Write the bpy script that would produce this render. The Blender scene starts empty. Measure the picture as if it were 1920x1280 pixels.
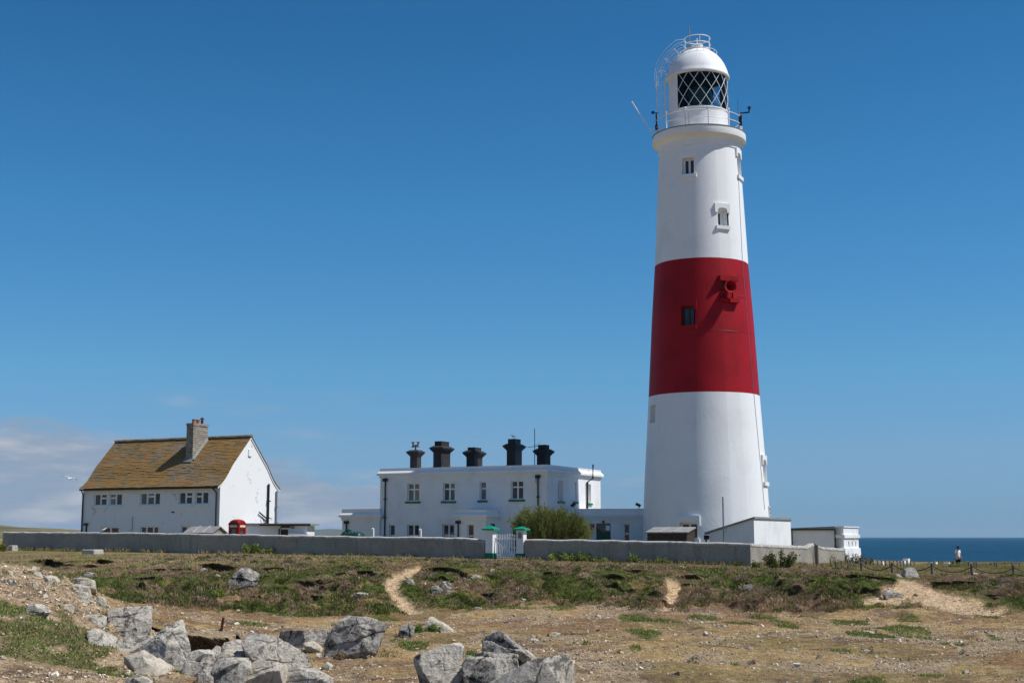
import bpy, bmesh, math, random
import numpy as np
from mathutils import Vector, Matrix

random.seed(7)
RNG = np.random.default_rng(11)
SC = bpy.context.scene
COL = SC.collection
R = math.radians

# ---------------------------------------------------------------- camera
FPX = 2600.0                       # focal length in photo pixels (1920 wide)
PITCH = math.atan(366.0 / FPX)     # the sea horizon lies 366 px under the centre
cam_data = bpy.data.cameras.new("camera")
cam_data.sensor_width = 36.0
cam_data.lens = FPX / 1920.0 * 36.0
cam_data.clip_start = 0.5
cam_data.clip_end = 60000.0
cam = bpy.data.objects.new("camera", cam_data)
cam.location = (0, 0, 0)
cam.rotation_euler = (R(90) + PITCH, 0, 0)
COL.objects.link(cam)
SC.camera = cam

# ---------------------------------------------------------------- light
SUN_EL = R(56)
SUN_H = (0.983, -0.184)            # horizontal direction towards the sun
sun_vec = Vector((SUN_H[0] * math.cos(SUN_EL), SUN_H[1] * math.cos(SUN_EL), math.sin(SUN_EL)))
sd = bpy.data.lights.new("sun", 'SUN')
sd.energy = 5.0
sd.angle = R(0.53)
sd.color = (1.0, 0.975, 0.935)
sun = bpy.data.objects.new("sun", sd)
sun.rotation_euler = sun_vec.to_track_quat('Z', 'Y').to_euler()
COL.objects.link(sun)

world = bpy.data.worlds.new("World")
SC.world = world
world.use_nodes = True
wn, wl = world.node_tree.nodes, world.node_tree.links
wn.clear()
w_out = wn.new('ShaderNodeOutputWorld')
w_bg = wn.new('ShaderNodeBackground')
w_bg.inputs['Strength'].default_value = 0.062
sky = wn.new('ShaderNodeTexSky')
sky.sky_type = 'NISHITA'
sky.sun_disc = False
sky.sun_elevation = SUN_EL
sky.sun_rotation = math.atan2(SUN_H[0], SUN_H[1])
sky.altitude = 0
sky.air_density = 1.0
sky.dust_density = 0.0
sky.ozone_density = 1.5
def wnode(t, **kw):
    n = wn.new(t)
    for k, v in kw.items():
        setattr(n, k, v)
    return n
def wmath(op, a, b=None, clamp=False):
    n = wn.new('ShaderNodeMath'); n.operation = op; n.use_clamp = clamp
    for i, s in enumerate((a, b)):
        if s is None: continue
        if isinstance(s, (int, float)): n.inputs[i].default_value = s
        else: wl.new(s, n.inputs[i])
    return n.outputs[0]
def wrange(v, a, b, c=0.0, d=1.0):
    n = wn.new('ShaderNodeMapRange'); n.interpolation_type = 'SMOOTHSTEP'
    wl.new(v, n.inputs['Value'])
    n.inputs['From Min'].default_value = a; n.inputs['From Max'].default_value = b
    n.inputs['To Min'].default_value = c; n.inputs['To Max'].default_value = d
    return n.outputs['Result']
# thin low clouds far away over the sea to the west, as a function of sky direction
tc = wnode('ShaderNodeTexCoord')
sep = wnode('ShaderNodeSeparateXYZ')
wl.new(tc.outputs['Generated'], sep.inputs[0])
az = wmath('ARCTAN2', sep.outputs[0], sep.outputs[1])      # 0 = north of the view, + = right
el = wmath('ARCSINE', sep.outputs[2])
cv = wnode('ShaderNodeCombineXYZ')
wl.new(wmath('MULTIPLY', az, 1.0), cv.inputs[0]); wl.new(wmath('MULTIPLY', el, 4.2), cv.inputs[1])
n1 = wnode('ShaderNodeTexNoise'); n1.inputs['Scale'].default_value = 9.0
n1.inputs['Detail'].default_value = 9.0; n1.inputs['Roughness'].default_value = 0.58
n1.inputs['Distortion'].default_value = 0.5
wl.new(cv.outputs[0], n1.inputs['Vector'])
# the bank of cloud reaches higher on the left
top = wrange(az, -0.40, 0.06, 0.083, 0.030)
band = wmath('SUBTRACT', top, el)
rag = wmath('MULTIPLY', wmath('SUBTRACT', n1.outputs['Fac'], 0.5), 0.085)
band_m = wrange(wmath('ADD', band, rag), -0.006, 0.015)
low_f = wrange(el, 0.0, 0.012, 0.55, 1.0)
az_f = wrange(az, -0.02, 0.13, 1.0, 0.0)
dens = wmath('MULTIPLY', wmath('MULTIPLY', band_m, az_f), low_f)
cs = wnode('ShaderNodeCombineXYZ')
wl.new(wmath('MULTIPLY', az, 1.0), cs.inputs[0]); wl.new(wmath('MULTIPLY', el, 5.0), cs.inputs[1])
n2 = wnode('ShaderNodeTexNoise'); n2.inputs['Scale'].default_value = 11.0
n2.inputs['Detail'].default_value = 8.0; n2.inputs['Roughness'].default_value = 0.55
wl.new(cs.outputs[0], n2.inputs['Vector'])
# wisps above the bank
def bump_mask(v, c, w):
    d = wmath('ABSOLUTE', wmath('SUBTRACT', v, c))
    return wrange(d, 0.0, w, 1.0, 0.0)
w1 = wmath('MULTIPLY', bump_mask(el, 0.094, 0.013), bump_mask(az, -0.19, 0.10))
w2 = wmath('MULTIPLY', bump_mask(el, 0.074, 0.007), bump_mask(az, -0.145, 0.05))
w3 = wmath('MULTIPLY', bump_mask(el, 0.036, 0.012), bump_mask(az, 0.085, 0.05))
wisp = wmath('ADD', wmath('ADD', w1, wmath('MULTIPLY', w2, 0.5)), wmath('MULTIPLY', w3, 0.8))
w4 = wmath('MULTIPLY', bump_mask(el, 0.0765, 0.0045), bump_mask(az, -0.356, 0.022))
wisp = wmath('ADD', wisp, wmath('MULTIPLY', w4, 1.6))
wisp = wmath('MULTIPLY', wisp, wrange(n2.outputs['Fac'], 0.40, 0.66))
cover = wmath('ADD', wmath('MULTIPLY', dens, wrange(n2.outputs['Fac'], 0.28, 0.62, 0.62, 0.95)), wmath('MULTIPLY', wisp, 0.55), clamp=True)
ccol = wnode('ShaderNodeMix'); ccol.data_type = 'RGBA'
wl.new(wrange(n2.outputs['Fac'], 0.42, 0.66), ccol.inputs['Factor'])
ccol.inputs['A'].default_value = (4.7, 5.7, 7.4, 1)
ccol.inputs['B'].default_value = (7.6, 8.2, 9.2, 1)
# the clear polarised blue of the day: the sky's own colour graded by height above the horizon
grade = wnode('ShaderNodeValToRGB')
G_ = [(0.0, (.315, .675, 1.48)), (.0377, (.57, .90, 1.455)), (.0743, (.538, 1.088, 1.538)), (.1476, (.40, 1.106, 1.58)), (.2333, (.28, .96, 1.42)), (.42, (.70, 1.08, 1.45)), (1.0, (.9, 1.1, 1.35))]
er = grade.color_ramp.elements
while len(er) < len(G_): er.new(0.5)
for e_, (p_, c_) in zip(er, G_):
    e_.position = p_; e_.color = tuple(x / 1.6 for x in c_) + (1,)
wl.new(wmath('MULTIPLY', el, 2 / math.pi, clamp=True), grade.inputs[0])
hsv = wnode('ShaderNodeMix'); hsv.data_type = 'RGBA'; hsv.blend_type = 'MULTIPLY'; hsv.inputs['Factor'].default_value = 1
wl.new(sky.outputs[0], hsv.inputs['A']); wl.new(grade.outputs[0], hsv.inputs['B'])
gain = wnode('ShaderNodeVectorMath'); gain.operation = 'SCALE'; gain.inputs['Scale'].default_value = 1.6
wl.new(hsv.outputs['Result'], gain.inputs[0])
cmix = wnode('ShaderNodeMix'); cmix.data_type = 'RGBA'
wl.new(cover, cmix.inputs['Factor'])
wl.new(gain.outputs[0], cmix.inputs['A']); wl.new(ccol.outputs['Result'], cmix.inputs['B'])
wl.new(cmix.outputs['Result'], w_bg.inputs['Color'])
wl.new(w_bg.outputs[0], w_out.inputs[0])

SC.view_settings.view_transform = 'Standard'
SC.view_settings.look = 'None'
SC.view_settings.exposure = 0.0
SC.view_settings.gamma = 1.0
SC.cycles.max_bounces = 6
SC.cycles.transparent_max_bounces = 12

# ---------------------------------------------------------------- survey helpers
CP, SP = math.cos(PITCH), math.sin(PITCH)
def ray(px, py):
    a, b = (px - 960.0) / FPX, (640.0 - py) / FPX
    return Vector((a, CP - b * SP, SP + b * CP))
def at(px, py, Y):
    d = ray(px, py)
    return d * (Y / d.y)
def pm(Y, z=0.0):
    return (Y * CP + z * SP) / FPX        # metres per photo pixel at a place
def local_hit(px, py, loc, rot, axis, val):
    M = Matrix.Rotation(-rot, 3, 'Z')
    o = M @ (-Vector(loc)); d = M @ ray(px, py)
    t = (val - o[axis]) / d[axis]
    return o + d * t

# ---------------------------------------------------------------- mesh builder
ID = (Vector((0, 0, 0)), Vector((1, 0, 0)), Vector((0, 1, 0)), Vector((0, 0, 1)))
def frame(o, rz=0.0):
    return (Vector(o), Vector((math.cos(rz), math.sin(rz), 0)), Vector((-math.sin(rz), math.cos(rz), 0)), Vector((0, 0, 1)))
class MB:
    def __init__(s): s.v, s.f, s.m, s.sm = [], [], [], []
    def add(s, pts, faces, m=0, smooth=False):
        b = len(s.v); s.v += [tuple(p) for p in pts]
        for f in faces:
            s.f.append(tuple(i + b for i in f)); s.m.append(m); s.sm.append(smooth)
    def poly(s, pts, m=0): s.add(pts, [tuple(range(len(pts)))], m)
    def box(s, x0, x1, y0, y1, z0, z1, m=0, fr=ID, taper=0.0):
        o, ex, ey, ez = fr; P = []
        for k, z in enumerate((z0, z1)):
            t = taper if k else 0.0
            for x, y in ((x0 + t, y0 + t), (x1 - t, y0 + t), (x1 - t, y1 - t), (x0 + t, y1 - t)):
                P.append(o + ex * x + ey * y + ez * z)
        s.add(P, [(0, 3, 2, 1), (4, 5, 6, 7), (0, 1, 5, 4), (1, 2, 6, 5), (2, 3, 7, 6), (3, 0, 4, 7)], m)
    def prism(s, outline, y0, y1, m=0, fr=ID):
        o, ex, ey, ez = fr; n = len(outline)
        P = [o + ex * x + ey * y0 + ez * z for x, z in outline] + [o + ex * x + ey * y1 + ez * z for x, z in outline]
        F = [tuple(range(n)), tuple(range(2 * n - 1, n - 1, -1))]
        F += [(i, i + n, (i + 1) % n + n, (i + 1) % n) for i in range(n)]
        s.add(P, F, m)
    def tube(s, pts, r, n=6, m=0, closed=False, smooth=True):
        pts = [Vector(p) for p in pts]; N = len(pts); P = []
        rr = r if isinstance(r, (list, tuple)) else [r] * N
        up0 = Vector((0, 0, 1))
        for i, p in enumerate(pts):
            a = pts[(i - 1) % N] if (closed or i > 0) else p
            b = pts[(i + 1) % N] if (closed or i < N - 1) else p
            t = (b - a).normalized()
            up = up0 if abs(t.z) < 0.95 else Vector((1, 0, 0))
            u = t.cross(up).normalized(); w = u.cross(t)
            for k in range(n):
                an = 2 * math.pi * k / n
                P.append(p + (u * math.cos(an) + w * math.sin(an)) * rr[i])
        F = []
        for i in range(N if closed else N - 1):
            j = (i + 1) % N
            for k in range(n):
                k2 = (k + 1) % n
                F.append((i * n + k, i * n + k2, j * n + k2, j * n + k))
        s.add(P, F, m, smooth)
        if not closed:
            s.add(P[:n], [tuple(range(n))], m); s.add(P[-n:], [tuple(range(n - 1, -1, -1))], m)
    def lathe(s, prof, n=48, m=0, c=(0, 0), a0=0.0, a1=2 * math.pi, smooth=True, fr=ID):
        full = abs(a1 - a0 - 2 * math.pi) < 1e-6
        k = n if full else n + 1; P = []
        o, ex, ey, ez = fr
        for r, z in prof:
            for i in range(k):
                a = a0 + (a1 - a0) * i / n
                P.append(o + ex * (c[0] + r * math.sin(a)) + ey * (c[1] - r * math.cos(a)) + ez * z)
        F = []
        for j in range(len(prof) - 1):
            for i in range(n):
                i2 = (i + 1) % k if full else i + 1
                F.append((j * k + i, j * k + i2, (j + 1) * k + i2, (j + 1) * k + i))
        s.add(P, F, m, smooth)
    def build(s, name, mats, parent=None, loc=None, rz=0.0, sharp=35):
        me = bpy.data.meshes.new(name)
        me.from_pydata(s.v, [], s.f)
        if not isinstance(mats, (list, tuple)): mats = [mats]
        for m in mats: me.materials.append(m)
        me.polygons.foreach_set('material_index', s.m)
        me.polygons.foreach_set('use_smooth', s.sm)
        me.update()
        if any(s.sm): me.set_sharp_from_angle(angle=R(sharp))
        o = bpy.data.objects.new(name, me)
        COL.objects.link(o)
        if parent is not None: o.parent = parent
        if loc is not None: o.location = loc; o.rotation_euler.z = rz
        return o
def np_mesh(name, V, F, mat, smooth=False, colors=None, parent=None, loc=None):
    """V (n,3), F (m,k) arrays; colours per vertex."""
    me = bpy.data.meshes.new(name)
    n, (m, k) = len(V), F.shape
    me.vertices.add(n); me.vertices.foreach_set('co', np.asarray(V, np.float32).ravel())
    me.loops.add(m * k); me.loops.foreach_set('vertex_index', np.asarray(F, np.int32).ravel())
    me.polygons.add(m)
    me.polygons.foreach_set('loop_start', np.arange(0, m * k, k, dtype=np.int32))
    me.polygons.foreach_set('loop_total', np.full(m, k, np.int32))
    me.polygons.foreach_set('use_smooth', np.full(m, smooth, bool))
    me.materials.append(mat)
    if colors is not None:
        ca = me.color_attributes.new('tint', 'FLOAT_COLOR', 'POINT')
        c4 = np.ones((n, 4), np.float32); c4[:, :3] = colors
        ca.data.foreach_set('color', c4.ravel())
    me.update(calc_edges=True); me.validate()
    o = bpy.data.objects.new(name, me); COL.objects.link(o)
    if parent is not None: o.parent = parent
    if loc is not None: o.location = loc
    return o

# ---------------------------------------------------------------- naming helpers
def tag(o, label, cat, group=None):
    o['label'] = label; o['category'] = cat
    if group: o['group'] = group
    return o
def thing(name, label, cat, loc, rz=0.0, group=None):
    o = bpy.data.objects.new(name, None); COL.objects.link(o)
    o.location = loc; o.rotation_euler.z = rz; o.empty_display_size = 0.3
    return tag(o, label, cat, group)
def structure(o): o['kind'] = 'structure'; return o
def stuff(o, label, cat):
    o['kind'] = 'stuff'; return tag(o, label, cat)

# ---------------------------------------------------------------- materials
def nodes_of(name):
    m = bpy.data.materials.new(name); m.use_nodes = True
    return m, m.node_tree.nodes, m.node_tree.links, m.node_tree.nodes['Principled BSDF']
def noise_of(nt, lk, vec, scale, detail=6, rough=.55, dist=0.0):
    n = nt.new('ShaderNodeTexNoise')
    n.inputs['Scale'].default_value = scale; n.inputs['Detail'].default_value = detail
    n.inputs['Roughness'].default_value = rough; n.inputs['Distortion'].default_value = dist
    if vec is not None: lk.new(vec, n.inputs['Vector'])
    return n.outputs['Fac']
def remap(nt, lk, v, a, b, c=0.0, d=1.0):
    n = nt.new('ShaderNodeMapRange'); n.interpolation_type = 'SMOOTHSTEP'
    lk.new(v, n.inputs['Value'])
    for k, x in zip(('From Min', 'From Max', 'To Min', 'To Max'), (a, b, c, d)): n.inputs[k].default_value = x
    return n.outputs['Result']
def mixc(nt, lk, f, a, b, mode='MIX'):
    n = nt.new('ShaderNodeMix'); n.data_type = 'RGBA'; n.blend_type = mode
    for s, x in (('Factor', f), ('A', a), ('B', b)):
        if isinstance(x, (int, float)): n.inputs[s].default_value = x
        elif isinstance(x, tuple): n.inputs[s].default_value = x + (1.0,) if len(x) == 3 else x
        else: lk.new(x, n.inputs[s])
    return n.outputs['Result']
def mapped(nt, lk, scale=(1, 1, 1), kind='Object'):
    t = nt.new('ShaderNodeTexCoord'); mp = nt.new('ShaderNodeMapping')
    mp.inputs['Scale'].default_value = scale
    lk.new(t.outputs[kind], mp.inputs['Vector'])
    return mp.outputs[0]
def add_bump(nt, lk, bs, h, strength, dist):
    b = nt.new('ShaderNodeBump'); b.inputs['Strength'].default_value = strength
    b.inputs['Distance'].default_value = dist
    lk.new(h, b.inputs['Height']); lk.new(b.outputs[0], bs.inputs['Normal'])
def paint(name, col, rough=.55, vary=.12, scale=1.2, bump=.25, bscale=18, dist=.02, spec=.3, metal=0.0, streak=0.0, col2=None, edges=(.45, .68)):
    m, nt, lk, bs = nodes_of(name)
    v = mapped(nt, lk)
    n = noise_of(nt, lk, v, scale, 7, .62)
    dark = col2 if col2 else tuple(c * (1 - vary * 2.2) for c in col)
    c = mixc(nt, lk, remap(nt, lk, n, edges[0], edges[1]), col, dark)
    if streak:
        sv = mapped(nt, lk, (5, 5, .35))
        c = mixc(nt, lk, remap(nt, lk, noise_of(nt, lk, sv, 1.6, 5), .52, .78, 0, streak), c, tuple(x * .55 for x in col))
    lk.new(c, bs.inputs['Base Color'])
    bs.inputs['Roughness'].default_value = rough
    bs.inputs['Specular IOR Level'].default_value = spec
    bs.inputs['Metallic'].default_value = metal
    if bump: add_bump(nt, lk, bs, noise_of(nt, lk, v, bscale, 5), bump, dist)
    return m
M = {}
M['white'] = paint('white_render', (.80, .80, .79), .6, .05, .7, .35, 9, .02, streak=.18)
M['tower_white'] = paint('white_masonry_paint', (.83, .83, .82), .55, .035, .35, .3, 5.5, .03, streak=.15)
M['tower_red'] = paint('red_masonry_paint', (.345, .008, .015), .55, .10, .5, .3, 5.5, .03, spec=.15, streak=.28)
M['cottage_white'] = paint('worn_white_render', (.80, .80, .785), .7, .1, 1.1, .4, 12, .02, col2=(.52, .52, .50), edges=(.62, .66), streak=.22)
M['trim'] = paint('white_gloss_trim', (.82, .82, .80), .35, .03, 2, 0)
M['green'] = paint('green_gloss_paint', (.0, .14, .075), .35, .12, 3, .1)
M['green_cap'] = paint('bright_green_paint', (.0, .27, .13), .4, .1, 3, .1)
M['door_green'] = paint('dark_green_door_paint', (.008, .085, .055), .35, .1, 3, .1)
M['black'] = paint('black_paint', (.018, .018, .019), .45, .15, 4, .1)
M['chimney_black'] = paint('black_chimney_render', (.030, .029, .030), .75, .25, 3, .4, 20, .02)
M['iron'] = paint('galvanised_iron', (.30, .31, .32), .45, .15, 6, .1, metal=.6)
M['rust'] = paint('rusty_iron', (.11, .035, .02), .8, .2, 9, .4, 30, .01)
M['phone_red'] = paint('red_gloss_paint', (.29, .013, .011), .3, .1, 2, .05)
M['felt'] = paint('grey_roof_felt', (.27, .26, .25), .85, .12, 2, .3, 30, .01)
M['felt_edge'] = paint('tarred_eave', (.035, .033, .032), .7, .2, 5, .2)
M['shed_wood'] = paint('dark_stained_boards', (.075, .058, .045), .8, .2, 5, .3)
M['shed_grey'] = paint('weathered_grey_boards', (.30, .27, .23), .8, .15, 5, .3)
M['post_wood'] = paint('weathered_post_wood', (.20, .165, .13), .85, .22, 9, .5, 30, .01)
M['rope'] = paint('tarred_rope', (.10, .08, .065), .9, .2, 20, .2)
M['concrete'] = paint('pale_concrete', (.44, .41, .36), .85, .15, 5, .5, 30, .01)
M['terracotta'] = paint('terracotta', (.36, .14, .08), .8, .15, 6, .2)
M['tank'] = paint('dark_green_plastic', (.010, .055, .045), .4, .1, 3, 0)
M['pinkpipe'] = paint('brown_curtain', (.16, .085, .05), .9, .2, 6, 0)
M['sign_red'] = paint('red_sign', (.35, .02, .03), .4, .05, 4, 0)
M['cream'] = paint('cream_sign', (.75, .66, .45), .5, .05, 4, 0)
M['interior'] = paint('dark_lantern_lining', (.012, .014, .018), .8, .1, 2, 0)
M['brown_stain'] = paint('dark_window_wood', (.06, .035, .025), .5, .1, 6, 0)
def glass_dark(name, col, rough=.04):
    m, nt, lk, bs = nodes_of(name)
    v = mapped(nt, lk)
    c = mixc(nt, lk, remap(nt, lk, noise_of(nt, lk, v, 1.3, 3), .4, .65), col, tuple(x * 2.4 + .004 for x in col))
    lk.new(c, bs.inputs['Base Color']); bs.inputs['Roughness'].default_value = rough
    bs.inputs['Specular IOR Level'].default_value = .5
    add_bump(nt, lk, bs, noise_of(nt, lk, v, .9, 2), .12, .05)
    return m
M['glass'] = glass_dark('window_glass', (.016, .018, .021))
M['glass_net'] = glass_dark('window_glass_with_net_curtain', (.075, .085, .09), .1)
M['glass_warm'] = glass_dark('window_glass_with_brown_curtain', (.07, .045, .032), .1)
def lantern_glass():
    m, nt, lk, bs = nodes_of('lantern_glass')
    out = nt['Material Output']
    tr = nt.new('ShaderNodeBsdfTransparent'); tr.inputs[0].default_value = (.62, .76, .82, 1)
    gl = nt.new('ShaderNodeBsdfGlossy'); gl.inputs['Roughness'].default_value = .03
    lw = nt.new('ShaderNodeLayerWeight'); lw.inputs[0].default_value = .22
    mx = nt.new('ShaderNodeMixShader')
    lk.new(lw.outputs['Fresnel'], mx.inputs[0]); lk.new(tr.outputs[0], mx.inputs[1]); lk.new(gl.outputs[0], mx.inputs[2])
    lk.new(mx.outputs[0], out.inputs[0]); nt.remove(bs)
    return m
M['lantern_glass'] = lantern_glass()
def lens_mat():
    m, nt, lk, bs = nodes_of('fresnel_lens_glass')
    v = mapped(nt, lk, (0, 0, 1))
    w = nt.new('ShaderNodeTexWave'); w.bands_direction = 'Z'; w.inputs['Scale'].default_value = 2.2
    lk.new(v, w.inputs['Vector'])
    lk.new(mixc(nt, lk, w.outputs['Fac'], (.008, .03, .03), (.05, .12, .11)), bs.inputs['Base Color'])
    bs.inputs['Roughness'].default_value = .12
    add_bump(nt, lk, bs, w.outputs['Fac'], .6, .05)
    return m
M['lens'] = lens_mat()
def pebbledash():
    m, nt, lk, bs = nodes_of('pebbledash_render')
    v = mapped(nt, lk)
    sp = noise_of(nt, lk, v, 26, 4, .7)
    big = noise_of(nt, lk, v, .5, 6, .6)
    st = noise_of(nt, lk, mapped(nt, lk, (3, 3, .5)), 1.2, 6)
    c = mixc(nt, lk, remap(nt, lk, sp, .36, .66), (.22, .195, .165), (.74, .66, .54))
    c = mixc(nt, lk, remap(nt, lk, big, .44, .60, 0, .45), c, (.30, .275, .24))
    c = mixc(nt, lk, remap(nt, lk, noise_of(nt, lk, v, 1.7, 7, .7, .5), .54, .64, 0, .45), c, (.56, .52, .46))
    c = mixc(nt, lk, remap(nt, lk, st, .52, .72, 0, .45), c, (.19, .175, .155))
    lk.new(c, bs.inputs['Base Color']); bs.inputs['Roughness'].default_value = .9
    bs.inputs['Specular IOR Level'].default_value = .15
    add_bump(nt, lk, bs, sp, 1.0, .09)
    return m
M['pebbledash'] = pebbledash()
M['coping'] = paint('mortar_coping', (.44, .41, .37), .9, .2, 3, .7, 22, .03)
def slate_roof():
    m, nt, lk, bs = nodes_of('lichen_covered_stone_slates')
    v = mapped(nt, lk)
    vb = mapped(nt, lk, (1, 1, 1.35))
    vo = nt.new('ShaderNodeTexVoronoi'); vo.inputs['Scale'].default_value = 4.5
    lk.new(vb, vo.inputs['Vector'])
    big = noise_of(nt, lk, v, .55, 8, .62, .6)
    mid = noise_of(nt, lk, v, 2.6, 6, .65)
    fine = noise_of(nt, lk, v, 9, 5, .7)
    base = mixc(nt, lk, vo.outputs['Color'], (.13, .11, .08), (.25, .22, .17))
    # lichen: ochre and orange crusts
    c = mixc(nt, lk, remap(nt, lk, big, .33, .56, .15, .85), base, (.265, .148, .042))
    c = mixc(nt, lk, remap(nt, lk, mid, .54, .66, 0, .65), c, (.36, .15, .026))
    c = mixc(nt, lk, remap(nt, lk, noise_of(nt, lk, v, 1.1, 7, .65, .4), .50, .66, 0, .75), c, (.13, .12, .085))
    c = mixc(nt, lk, remap(nt, lk, fine, .60, .72, 0, .6), c, (.29, .26, .20))
    c = mixc(nt, lk, remap(nt, lk, fine, .26, .38, .75, 0), c, (.050, .043, .034))
    lk.new(c, bs.inputs['Base Color']); bs.inputs['Roughness'].default_value = .9
    bs.inputs['Specular IOR Level'].default_value = .15
    add_bump(nt, lk, bs, fine, .6, .03)
    return m
M['slate'] = slate_roof()
def stone_courses():
    m, nt, lk, bs = nodes_of('coursed_chimney_stone')
    v = mapped(nt, lk)
    s = nt.new('ShaderNodeSeparateXYZ'); lk.new(v, s.inputs[0])
    a = nt.new('ShaderNodeMath'); a.operation = 'ADD'; lk.new(s.outputs[0], a.inputs[0]); lk.new(s.outputs[1], a.inputs[1])
    cb = nt.new('ShaderNodeCombineXYZ'); lk.new(a.outputs[0], cb.inputs[0]); lk.new(s.outputs[2], cb.inputs[1])
    b = nt.new('ShaderNodeTexBrick'); lk.new(cb.outputs[0], b.inputs['Vector'])
    b.inputs['Color1'].default_value = (.36, .31, .25, 1); b.inputs['Color2'].default_value = (.20, .17, .14, 1)
    b.inputs['Mortar'].default_value = (.13, .115, .10, 1); b.inputs['Scale'].default_value = 1
    b.inputs['Brick Width'].default_value = .38; b.inputs['Row Height'].default_value = .135
    b.inputs['Mortar Size'].default_value = .012
    n = noise_of(nt, lk, v, 4, 6)
    c = mixc(nt, lk, remap(nt, lk, n, .45, .7, 0, .6), b.outputs['Color'], (.40, .37, .31))
    lk.new(c, bs.inputs['Base Color']); bs.inputs['Roughness'].default_value = .9
    h = nt.new('ShaderNodeMath'); h.operation = 'SUBTRACT'; lk.new(n, h.inputs[0]); lk.new(b.outputs['Fac'], h.inputs[1])
    add_bump(nt, lk, bs, h.outputs[0], .8, .04)
    return m
M['stone'] = stone_courses()
def rock_mat(name, pale, mid, dark, amt):
    m, nt, lk, bs = nodes_of(name)
    t = nt.new('ShaderNodeTexCoord'); oi = nt.new('ShaderNodeObjectInfo')
    va = nt.new('ShaderNodeVectorMath'); va.operation = 'ADD'
    sc = nt.new('ShaderNodeVectorMath'); sc.operation = 'SCALE'; sc.inputs['Scale'].default_value = 1
    cx = nt.new('ShaderNodeCombineXYZ'); mu = nt.new('ShaderNodeMath'); mu.operation = 'MULTIPLY'; mu.inputs[1].default_value = 37
    lk.new(oi.outputs['Random'], mu.inputs[0]); lk.new(mu.outputs[0], cx.inputs[0]); lk.new(mu.outputs[0], cx.inputs[2])
    lk.new(t.outputs['Object'], va.inputs[0]); lk.new(cx.outputs[0], va.inputs[1])
    v = va.outputs[0]
    n1 = noise_of(nt, lk, v, 2.3, 10, .70, .9)
    n2 = noise_of(nt, lk, v, 5.5, 8, .7)
    n3 = noise_of(nt, lk, v, 17, 6, .7)
    c = mixc(nt, lk, remap(nt, lk, n2, .34, .66), mid, pale)
    c = mixc(nt, lk, remap(nt, lk, n1, .53, .59, 0, amt), c, dark)
    c = mixc(nt, lk, remap(nt, lk, n3, .52, .66, 0, amt * .9), c, dark)
    c = mixc(nt, lk, remap(nt, lk, n3, .26, .36, .7, 0), c, tuple(min(1, x * 1.35) for x in pale))
    lk.new(c, bs.inputs['Base Color']); bs.inputs['Roughness'].default_value = .92
    bs.inputs['Specular IOR Level'].default_value = .12
    ad = nt.new('ShaderNodeMath'); ad.operation = 'ADD'; lk.new(n2, ad.inputs[0])
    ml = nt.new('ShaderNodeMath'); ml.operation = 'MULTIPLY'; ml.inputs[1].default_value = .5
    lk.new(n3, ml.inputs[0]); lk.new(ml.outputs[0], ad.inputs[1])
    add_bump(nt, lk, bs, ad.outputs[0], .9, .07)
    return m
M['rock'] = rock_mat('grey_limestone', (.60, .545, .455), (.37, .335, .28), (.055, .050, .044), .76)
M['rock_dark'] = rock_mat('lichen_blackened_limestone', (.52, .475, .405), (.17, .155, .135), (.030, .028, .026), .94)
M['rock_pale'] = rock_mat('pale_limestone', (.60, .53, .425), (.44, .385, .30), (.16, .14, .11), .40)
def tinted(name, rough=.85, trans=0.0, fine=None):
    m, nt, lk, bs = nodes_of(name)
    at_ = nt.new('ShaderNodeAttribute'); at_.attribute_name = 'tint'
    lk.new(at_.outputs['Color'], bs.inputs['Base Color'])
    bs.inputs['Roughness'].default_value = rough; bs.inputs['Specular IOR Level'].default_value = .15
    if trans:
        out = nt['Material Output']
        tl = nt.new('ShaderNodeBsdfTranslucent'); lk.new(at_.outputs['Color'], tl.inputs[0])
        mx = nt.new('ShaderNodeMixShader'); mx.inputs[0].default_value = trans
        lk.new(bs.outputs[0], mx.inputs[1]); lk.new(tl.outputs[0], mx.inputs[2]); lk.new(mx.outputs[0], out.inputs[0])
    return m
M['leaf'] = tinted('leaf_and_blade', .7, .25)
M['pebble'] = tinted('pebble_stone', .9)
# ================================================================ THE LIE OF THE LAND
RZ = R(-26.5)                                   # the walls and houses of the station share one bearing
U2 = Vector((math.cos(RZ), math.sin(RZ), 0)); V2 = Vector((-math.sin(RZ), math.cos(RZ), 0))
WALL_C = at(1408, 1062, 67.0)                   # foot of the boundary wall's near corner
def to_world(loc, p, rz=RZ):
    return Vector((loc[0], loc[1], 0)) + U2 * p[0] + V2 * p[1] + Vector((0, 0, p[2] + loc[2])) if rz == RZ else None
def front_wall_pt(px, py):                      # a point on the front face of the boundary wall
    p = local_hit(px, py, WALL_C, RZ, 1, 0.0)
    return Vector(WALL_C) + U2 * p.x + V2 * p.y + Vector((0, 0, p.z))
def side_wall_pt(px, py):
    p = local_hit(px, py, WALL_C, RZ, 0, 0.0)
    return Vector(WALL_C) + U2 * p.x + V2 * p.y + Vector((0, 0, p.z))

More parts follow.
